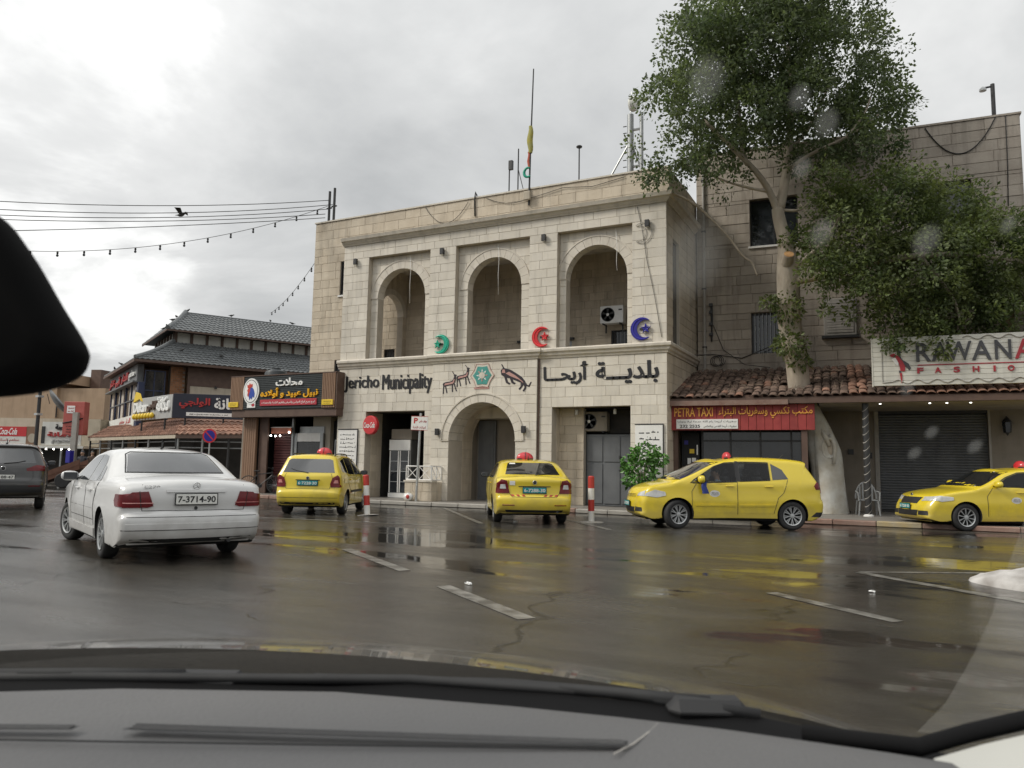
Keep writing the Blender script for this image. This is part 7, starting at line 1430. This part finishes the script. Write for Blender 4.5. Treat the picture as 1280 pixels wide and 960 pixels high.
MB().prism([(-.16, -.056, 2.38), (-.13, -.056, 2.41), (.16, -.056, 2.12), (.13, -.056, 2.09)], (0, -1, 0), 0, .004).build('red_bar', 'neon_red', d)
t = thing('litter_bag', 'small red and white bag at the foot of the low wall', 'bag', (-14.35, 21.05, .13)); mb = MB().sphere((0, 0, .13), .16, 12, 8, (1.1, .8, .85)); rq = random.Random(1); mb.v = [(a+rq.uniform(-.02, .02), b+rq.uniform(-.02, .02), max(.0, c+rq.uniform(-.02, .02))) for a, b, c in mb.v]; mb.build('bag', 'white_plastic', t, smooth=True); MB().sphere((.05, -.12, .14), .07, 10, 6, (1, .4, 1)).build('red_mark', 'red_paint', t, smooth=True)

# ================================================================ roof masts, flag, cables
t = thing('flagpole', 'thin leaning flagpole with a furled yellow and red flag on the parapet', 'flagpole', (-10.75, 22.30, 10.0))
MB().tube([(0, 0, 0), (.03, 0, 1.9), (.10, 0, 4.77)], [.035, .03, .022], 8).build('pole', 'dark_metal', t, smooth=40); boxpart('junction_box', (-.15, -.14, .15), (.10, -.03, .45), 'sheet_beige', t, .02)
mat('flag_yellow', (.38, .33, .06), (.30, .30, .12), .8); mat('flag_red', (.42, .10, .06), None, .8)
rows = [[(.02+math.cos(a)*(.06+.05*math.sin(q*3.0))+.02*math.sin(9*q), math.sin(a)*(.05+.03*math.sin(3*q)), 2.75-q*.95) for a in [2*math.pi*j/10 for j in range(10)]] for q in [k/8 for k in range(9)]]; fl = MB().grid(rows, True).build('flag', 'flag_yellow', t, smooth=True)
rows = [[(-.02+math.cos(a)*.05+.02*math.sin(8*q), math.sin(a)*.04, 1.85-q*.55) for a in [2*math.pi*j/10 for j in range(10)]] for q in [k/5 for k in range(6)]]; MB().grid(rows, True).build('flag_tail', 'flag_red', fl, smooth=True)
MB().tube([(-.03+math.cos(a)*.14, -.05, 1.12+math.sin(a)*.16) for a in [R(60)+R(250)*k/14 for k in range(15)]], [.03+.02*math.sin(math.pi*k/14) for k in range(15)], 6).build('crescent', 'neon_green', t, smooth=True)
def mast(label, loc, h, kind):
    t = thing('roof_antenna', label, 'antenna', loc, 0, 'antennas on the town hall roof'); MB().tube([(0, 0, 0), (0, 0, h)], .025, 8).build('rod', 'dark_metal', t)
    if kind == 'panel': boxpart('panel', (-.02, -.06, h-.35), (.14, .06, h), 'dark_metal', t, .01); MB().box((-.22, -.02, .0), (.2, .02, .35)).build('stand', 'grey_metal', t)
    if kind == 'dome': MB().sphere((0, 0, h), .11, 12, 7, (1, 1, .5)).build('dome', 'dark_metal', t, smooth=True)
    if kind == 'stay': MB().tube([(0, 0, h*.75), (.55, 0, .25)], .015, 5).build('stay', 'dark_metal', t)
mast('short roof antenna with a small panel left of the flagpole', (-12.38, 24.0, 9.8), 2.65, 'panel'); mast('thin stayed roof rod just left of the flagpole', (-12.02, 24.0, 9.8), 3.05, 'stay'); mast('thin rod with a small dome midway between flagpole and mobile mast', (-9.64, 24.0, 9.8), 2.7, 'dome')
t = thing('mobile_mast', 'grey mobile phone mast with a round dish on the roof', 'antenna mast', (-8.42, 26.0, 9.9))
MB().tube([(0, 0, 0), (0, 0, 4.4)], .12, 12).build('column', 'grey_metal', t, smooth=40); MB().tube([(.42, 0, 1.9), (.42, 0, 4.4)], .07, 10).build('sector_antenna', 'grey_metal', t, smooth=40)
MB().lathe([(.001, .16), (.26, .14), (.28, -.02), (.22, -.10), (.001, -.12)], (.10, -.10, 4.75), 0, 20).build('dish', 'wall_white', t, smooth=40); MB().tube([(0, 0, 4.4), (.05, 0, 5.3)], .02, 6).build('spike', 'galvanised', t)
for z in (2.4, 3.8): MB().tube([(0, 0, z), (.42, 0, z)], .05, 6).build('arm', 'grey_metal', t)
MB().tube([(0, 0, 3.4), (-1.1, 0, 1.6)], .035, 6).build('stay', 'grey_metal', t); MB().tube([(0, 0, 3.4), (.6, .2, 1.6)], .035, 6).build('stay', 'grey_metal', t); boxpart('base', (-.4, -.4, -.05), (.7, .4, .05), 'concrete', t)
for k in range(9): boxpart('step', (-.28, -.02, 1.9+k*.26), (-.15, .02, 1.92+k*.26), 'dark_metal', t)
for k, (x, h) in enumerate(((-19.46, 1.35), (-19.22, 1.45))): t = thing('wire_pole', ('left' if k == 0 else 'right')+' one of the two dark wire posts on the roof corner', 'pole', (x, 22.5, 10.5), 0, 'wire posts on the roof corner'); MB().tube([(0, 0, 0), (0, 0, h)], .05, 8).build('post', 'dark_metal', t); MB().tube([(-.12, 0, h*.5), (.12, 0, h*.5)], .03, 6).build('insulator', 'dark_metal', t)
t = thing('roof_lamp_post', 'small lamp on a post at the top right roof edge', 'lamp post', RP+RZ@Vector((9.0, .2, 12.1)), RA); MB().tube([(0, 0, 0), (0, 0, 1.15)], .06, 8).build('post', 'dark_metal', t); MB().tube([(0, 0, 1.08), (-.25, -.1, 1.02)], .03, 6).build('arm', 'dark_metal', t); MB().lathe([(.03, .05), (.10, -.02), (.10, -.08), (.001, -.09)], (-.28, -.12, 1.0), 2, 12).build('head', 'galvanised', t)
def wire(name, pts, label, r=.012, group=None, cat='cable'):
    o0 = Vector(pts[0]); o = MB().tube([Vector(p)-o0 for p in pts], r, 5).build(name, 'cable', smooth=True); o.location = o0; tag(o, label, cat, group); return o
wr = [((-26.93,12.45,9.39), (-19.46,22.5,11.5), .25, 'topmost'), ((-26.94,12.48,9.14), (-19.3,22.5,11.3), .30, 'second'), ((-26.95,12.51,8.95), (-19.46,22.5,11.15), .28, 'third'), ((-26.95,12.52,8.78), (-19.6,22.45,10.95), .22, 'fourth'), ((-26.97,12.57,8.3), (-19.6,22.45,10.80), .10, 'lowest')]
for a, b, s, nm in wr: wire('overhead_wire', catenary(a, b, s), nm+' of the five dark wires crossing the sky at left', .014, 'overhead wires')
def lights(label, a, b, sag, n, skip=0):
    t = thing('string_light', label, 'string light', a); P = catenary(a, b, sag, 40); o0 = Vector(a); MB().tube([p-o0 for p in P], .010, 5).build('cord', 'cable', t)
    for k in range(n):
        q = (k+.5)/n*40; i = int(q); p = P[i].lerp(P[min(i+1, 40)], q-i)-o0; b_ = MB().lathe([(.02, 0), (.035, -.04), (.03, -.09)], (p.x, p.y, p.z), 2, 8).build('socket', 'cable', t); MB().lathe([(.02, -.09), (.045, -.14), (.03, -.18), (.001, -.19)], (p.x, p.y, p.z), 2, 8).build('bulb', 'dark_glass', b_)
lights('sagging string of dark bulbs from the roof corner to the left edge', (-26.99,12.65,7.95), (-19.5,22.45,11.25), .85, 16); lights('short string of bulbs from the town hall down to the tiled roof', (-34.2,34.6,10.45), (-20.3,22.8,9.2), .25, 9)
wire('loose_cable', [(-12.75,22.30,10.62), (-12.80,22.28,10.75), (-12.84,22.30,10.5), (-12.82,22.31,9.9)], 'thick black cable end hanging over the parapet', .03); 
wire('loose_cable', catenary((-14.9,22.31,10.55), (-13.1,22.31,10.45), .7, 12), 'thin cable looping on the parapet over the first arch', .010); wire('loose_cable', catenary((-12.4,22.31,10.5), (-10.9,22.31,10.2), .15, 8)+[(-9.5,22.31,10.42), (-8.5,22.31,10.30), (-7.4,22.31,10.45)], 'thin cable draped along the parapet right of the flagpole', .010)
wire('loose_cable', [(-6.9,21.97,9.3), (-6.75,21.97,8.6), (-6.6,21.97,7.6), (-6.35,21.97,6.4), (-6.15,21.97,5.2)], 'thin cable hanging down the right pier of the town hall', .008)
wire('loose_cable', catenary(RP+RZ@Vector((7.1,-.03,12.05)), RP+RZ@Vector((9.0,-.03,12.1)), 1.0, 14), 'dark cable sagging in a loop on the right building parapet', .018); wire('loose_cable', [RP+RZ@Vector(p) for p in ((9.25,-.03,12.1), (9.24,-.03,10.6), (9.2,-.03,9.3))], 'straight cable hanging down the right building', .014)
wire('loose_cable', [RP+RZ@Vector(p) for p in ((-.3,-1.2,5.0), (.6,-.1,5.15), (1.5,-.06,5.0), (2.4,-.06,5.35), (2.9,-.5,5.5))], 'black cable strung below the barred window to the tree', .016); wire('loose_cable', [RP+RZ@Vector(p) for p in ((.55,-.05,6.8), (.56,-.05,6.2), (.9,-.05,5.3), (1.6,-.3,4.75), (2.4,-.5,4.6))], 'black cable drooping from the wall to the tiles', .012)
wire('loose_cable', [RP+RZ@Vector((.62+math.cos(a)*.17+.004*k, -.07-.003*k, 4.92+math.sin(a)*.17)) for k, a in enumerate([2*math.pi*j/16 for j in range(49)])], 'coil of black cable hung on the wall over the tiles', .012)
t = thing('junction_rail', 'rusty vertical cable rail on the wall above the taxi office', 'cable rail', RP+RZ@Vector((.52, 0, 5.6)), RA); MB().tube([(0, -.05, 0), (.01, -.06, .5), (-.01, -.05, 1.3)], .03, 6).build('rail', 'dark_metal', t)
for z in (.2, .55, .95, 1.2): boxpart('knob', (-.07, -.12, z), (.05, -.02, z+.1), 'dark_metal', t)

for u, nm in ((2.9, 'first'), (6.45, 'second'), (10.6, 'third')):
    o = wire('light_strand', [FO+Vector(p) for p in ((u-.05, .15, 8.75), (u, .14, 8.2), (u-.02, .14, 7.7), (u, .14, 7.0 if nm != 'third' else 7.4))], 'thin pale light strand hanging in the '+nm+' loggia arch', .008, 'light strands in the arches', 'string light'); o.data.materials[0] = MATS['white_plastic']
cr_ = [(math.cos(a)*.30, 0, math.sin(a)*.32) for a in [R(50)+R(260)*k/18 for k in range(19)]]+[(.09+math.cos(a)*.22, 0, math.sin(a)*.24) for a in [R(285)-R(210)*k/14 for k in range(15)]]
o = wire('unlit_crescent', [FO+Vector((11.45+p[0]*-1, -.03, 8.45+p[2])) for p in cr_+cr_[:1]], 'faint unlit crescent outline under the rightmost wall lamp', .010, None, 'crescent sign'); o.data.materials[0] = MATS['concrete']
# ================================================================ birds
def bird(label, loc, rz, fly=False, s=1.25):
    t = thing('bird', label, 'bird', loc, rz, None if fly else 'birds on the restaurant roof'); mat_ = 'cable'
    mb = MB(); rows = []
    for x, r, z in ((-.20, .004, .10), (-.12, .018, .10), (-.06, .045, .10), (.0, .055, .11), (.05, .045, .125), (.085, .03, .15), (.11, .032, .165), (.135, .02, .165), (.16, .003, .16)): rows.append([(x*s, math.cos(a)*r*s, (z+math.sin(a)*r)*s) for a in [2*math.pi*k/8 for k in range(8)]])
    mb.grid(rows, True).build('body', mat_, t, smooth=True)
    if fly:
        for sd in (-1, 1): MB().add([(.05*s, sd*.03*s, .12*s), (-.06*s, sd*.03*s, .12*s), (-.10*s, sd*.20*s, .24*s), (-.02*s, sd*.36*s, .20*s), (.06*s, sd*.18*s, .25*s)], [(0, 1, 2, 4), (4, 2, 3)]).build('wing', mat_, t)
    else:
        for sd in (-1, 1): MB().tube([(0, sd*.02*s, .06*s), (0, sd*.02*s, 0)], .006, 4).build('leg', mat_, t)
bird('dark bird flying below the overhead wires', (-24.8, 20.11, 10.75), R(20), True, 1.4)
RM = Matrix.Rotation(A1, 3, 'Z'); bs = [((3.1,3.9,10.77), 'bird at the near end of the upper ridge'), ((5.8,3.8,10.77), 'bird on the upper ridge, second from its near end'), ((8.4,3.9,10.77), 'bird on the upper ridge, third from its near end'), ((9.9,3.9,10.77), 'bird on the upper ridge, farthest from its near end'), ((1.40,.9,9.12), 'bird at the corner of the upper eave'), ((1.40,1.9,9.12), 'bird on the upper eave just left of its corner'), ((1.75,1.35,9.62), 'bird low on the upper hip ridge'), ((2.1,2.1,9.98), 'bird higher on the upper hip ridge'),
      ((-.30,5.2,7.12), 'bird on the left lower eave, nearer one'), ((-.30,8.0,7.12), 'bird on the left lower eave, farther one'), ((2.2,.35,7.72), 'pale bird low on the lower tiled slope'), ((4.4,.2,7.55), 'bird midway on the lower tiled slope')]
for k, (p, lab) in enumerate(bs): bird('small dark '+lab if 'pale' not in lab else 'small '+lab, RO+RM@Vector(p), k*1.3)

# ================================================================ people
mat('skin', (.36, .22, .15), (.40, .25, .17), .55, 8); mat('hair_dark', (.02, .016, .013), None, .6); mat('coat_dark', (.03, .032, .04), (.06, .06, .07), .9, 14); mat('trousers_dark', (.022, .022, .026), None, .9); mat('shirt_blue', (.25, .33, .38), (.30, .38, .43), .85); mat('jacket_brown', (.10, .07, .05), (.13, .09, .07), .9)
def skin_mesh(V_, E_, Rr, root, lev=2):
    me = bpy.data.meshes.new('b'); me.from_pydata(V_, E_, []); ob = bpy.data.objects.new('b', me); COL.objects.link(ob); md = ob.modifiers.new('s', 'SKIN'); md.use_smooth_shade = True
    for i, r in enumerate(Rr): me.skin_vertices[0].data[i].radius = (r, r) if not isinstance(r, tuple) else r
    me.skin_vertices[0].data[root].use_root = True; sb = ob.modifiers.new('d', 'SUBSURF'); sb.levels = lev; sb.render_levels = lev
    dg = bpy.context.evaluated_depsgraph_get(); m2 = bpy.data.meshes.new_from_object(ob.evaluated_get(dg)); bpy.data.objects.remove(ob); return m2
def person(label, loc, rz, J, mats, zone, hair=True, head=None, cover='hair_dark'):
    """J: list of (name, xyz, radius, parent name); one continuous body; zone(x,y,z)->material index"""
    t = thing('person', label, 'person', loc, rz); idx = {j[0]: i for i, j in enumerate(J)}
    me = skin_mesh([j[1] for j in J], [(idx[j[3]], i) for i, j in enumerate(J) if j[3]], [j[2] for j in J], 0)
    h = Vector(J[idx['head']][1]); bm = bmesh.new(); bm.from_mesh(me)
    hm = MB(); hm.sphere((0,0,0), 1, 16, 11)
    hv = []
    for x, y, z in hm.v:       # a head: narrower jaw, brow and nose towards +x
        w = 1-.28*max(0, -z)**1.5; px_ = x*.098*(1-.12*max(0, -z)); 
        if x > .75 and abs(y) < .35 and -.35 < z < .15: px_ += .022*(1-abs(y)/.35)
        if x > .6 and .1 < z < .35: px_ += .006
        hv.append(bm.verts.new(h+Vector((px_, y*.076*w, z*.122))))
    for f in hm.f:
        try: bm.faces.new([hv[i] for i in f])
        except ValueError: pass
    for sd in (-1, 1):
        e = bmesh.ops.create_icosphere(bm, subdivisions=1, radius=.026)['verts']
        for v in e: v.co = h+Vector((-.005+v.co.x, sd*.078+v.co.y*.35, -.005+v.co.z*1.3))
    bm.to_mesh(me); bm.free(); me.materials.clear()
    for m in mats: me.materials.append(MATS[m])
    for p in me.polygons: p.use_smooth = True; p.material_index = zone(*p.center)
    link('body', me, t)
    if hair:
        mb = MB(); mb.sphere((0,0,0), 1, 14, 9); mb.v = [(h.x-.012+x*.105, h.y+y*.085, h.z+.02+max(z, -.35 if x < .2 else .25)*.118) for x, y, z in mb.v]; mb.build('hair', cover, t, smooth=True)
    for sd in (-1, 1): MB().sphere((h.x+.086, h.y+sd*.03, h.z+.012), .011, 8, 5).build('eye', 'hair_dark', t)
    MB().box((h.x+.085, h.y-.026, h.z-.058), (h.x+.0905, h.y+.026, h.z-.050)).build('mouth', 'menu_red', t)
    return t
def hand(J, side, w, d):
    """five short unequal fingers growing from the palm"""
    w = Vector(w); d = Vector(d).normalized(); s = Vector((0, 1, 0)); s = (s-d*s.dot(d)).normalized(); c = d.cross(s)
    J.append(('palm'+side, tuple(w+d*.07), (.034, .02), 'wrist'+side))
    for k, l in enumerate((.062, .075, .07, .055)):
        b = w+d*.10+s*(.03-.02*k)*1.0; J.append((f'fa{k}{side}', tuple(b), .010, 'palm'+side)); J.append((f'fb{k}{side}', tuple(b+d*l*.6+c*.012), .009, f'fa{k}{side}')); J.append((f'fc{k}{side}', tuple(b+d*l*.85+c*.035), .008, f'fb{k}{side}'))
    b = w+d*.04+s*.045+c*.01; J.append(('ta'+side, tuple(b), .011, 'palm'+side)); J.append(('tb'+side, tuple(b+d*.04+s*.015+c*.015), .009, 'ta'+side))
def standing(H=1.72, swing=.12):
    k = H/1.72; J = [('pelvis', (0,0,.95*k), (.15,.12), None), ('waist', (0,0,1.08*k), (.14,.11), 'pelvis'), ('chest', (.01,0,1.28*k), (.17,.12), 'waist'), ('neck0', (.0,0,1.43*k), (.075,.075), 'chest'), ('head', (.02,0,1.60*k), .06, 'neck0')]
    for s, n in ((1, 'L'), (-1, 'R')):
        J += [('sh'+n, (0,s*.19,1.40*k), .065, 'chest'), ('el'+n, (-.02,s*.25,1.12*k), .048, 'sh'+n), ('wrist'+n, (.08,s*.24,.89*k), .032, 'el'+n)]; hand(J, n, (.08, s*.24, .89*k), (.15, 0, -1))
        J += [('hip'+n, (0,s*.09,.88*k), .095, 'pelvis'), ('kn'+n, (swing*s*.5+.03,s*.10,.49*k), .065, 'hip'+n), ('an'+n, (swing*s*.6-.02,s*.10,.09), .045, 'kn'+n), ('to'+n, (swing*s*.6+.15,s*.11,.035), .035, 'an'+n)]
    return J
def zone_st(x, y, z): return 0 if (z > 1.47 or (z < .88 and abs(y) > .17)) else (1 if z > .86 else 2)
person('person in a dark checked coat and headscarf standing by the brown handcart', (-35.3, 23.9, .01), R(-60), standing(1.70), ['skin', 'coat_dark', 'trousers_dark'], zone_st, cover='coat_dark')
person('person in a brown jacket under the terrace roof behind the handcart', (-37.6, 26.0, .01), R(-20), standing(1.74, -.1), ['skin', 'jacket_brown', 'trousers_dark'], zone_st)
# driver of the hatchback
ra = GOLF.ra; J = [('pelvis', (-.12,0,.0), (.16,.14), None), ('waist', (-.13,0,.16), (.15,.12), 'pelvis'), ('chest', (-.13,0,.38), (.17,.12), 'waist'), ('neck0', (-.11,0,.53), (.062,.062), 'chest'), ('head', (-.07,0,.70), .06, 'neck0')]
for s, n in ((1, 'L'), (-1, 'R')):
    J += [('sh'+n, (-.12,s*.19,.50), .06, 'chest'), ('el'+n, (.08,s*.24,.30), .046, 'sh'+n), ('wrist'+n, (.26,s*.16,.36), .032, 'el'+n)]; hand(J, n, (.26, s*.16, .36), (.6, -s*.25, .3)); J += [('hip'+n, (-.05,s*.10,-.02), .09, 'pelvis'), ('kn'+n, (.36,s*.12,.06), .068, 'hip'+n), ('an'+n, (.48,s*.12,-.26), .045, 'kn'+n), ('to'+n, (.62,s*.12,-.30), .035, 'an'+n)]
gp = GOLF.root.matrix_basis; dl = gp @ Vector((2.40-ra, .38, .52))
person('driver in a pale blue shirt sitting inside the hatchback taxi', dl, GOLF.root.rotation_euler.z, J, ['skin', 'shirt_blue', 'trousers_dark'], lambda x, y, z: 0 if z > .56 or x > .27 and z > .2 else (1 if z > .05 else 2))

# brown handcart
t = thing('handcart', 'brown sloping handcart left of the white sedan', 'handcart', (-34.6, 22.4, 0), R(35)); mat('cart_brown', (.11, .05, .03), (.15, .07, .045), .7, 4)
MB().prism([(-1.0, -.5, .22), (1.0, -.5, 1.05), (1.0, -.5, .85), (-.9, -.5, .08)], (0, 1, 0), 0, 1.0).build('tray', 'cart_brown', t)
for y in (-.52, .44): MB().prism([(-1.0, y, .24), (1.0, y, 1.07), (1.0, y, 1.30), (-.7, y, .60)], (0, 1, 0), 0, .06).build('side_board', 'cart_brown', t)
for y in (-.6, .6):
    MB().lathe([(.30, -.03), (.33, 0), (.30, .03)], (.35, y, .33), 1, 20).build('wheel', 'rubber', t)
MB().tube([(.9, -.3, .9), (1.5, -.3, 1.0)], .03, 6).build('handle', 'cart_brown', t); MB().tube([(.9, .3, .9), (1.5, .3, 1.0)], .03, 6).build('handle', 'cart_brown', t); MB().tube([(.95, 0, .85), (.95, 0, 0)], .035, 6).build('prop', 'dark_metal', t)
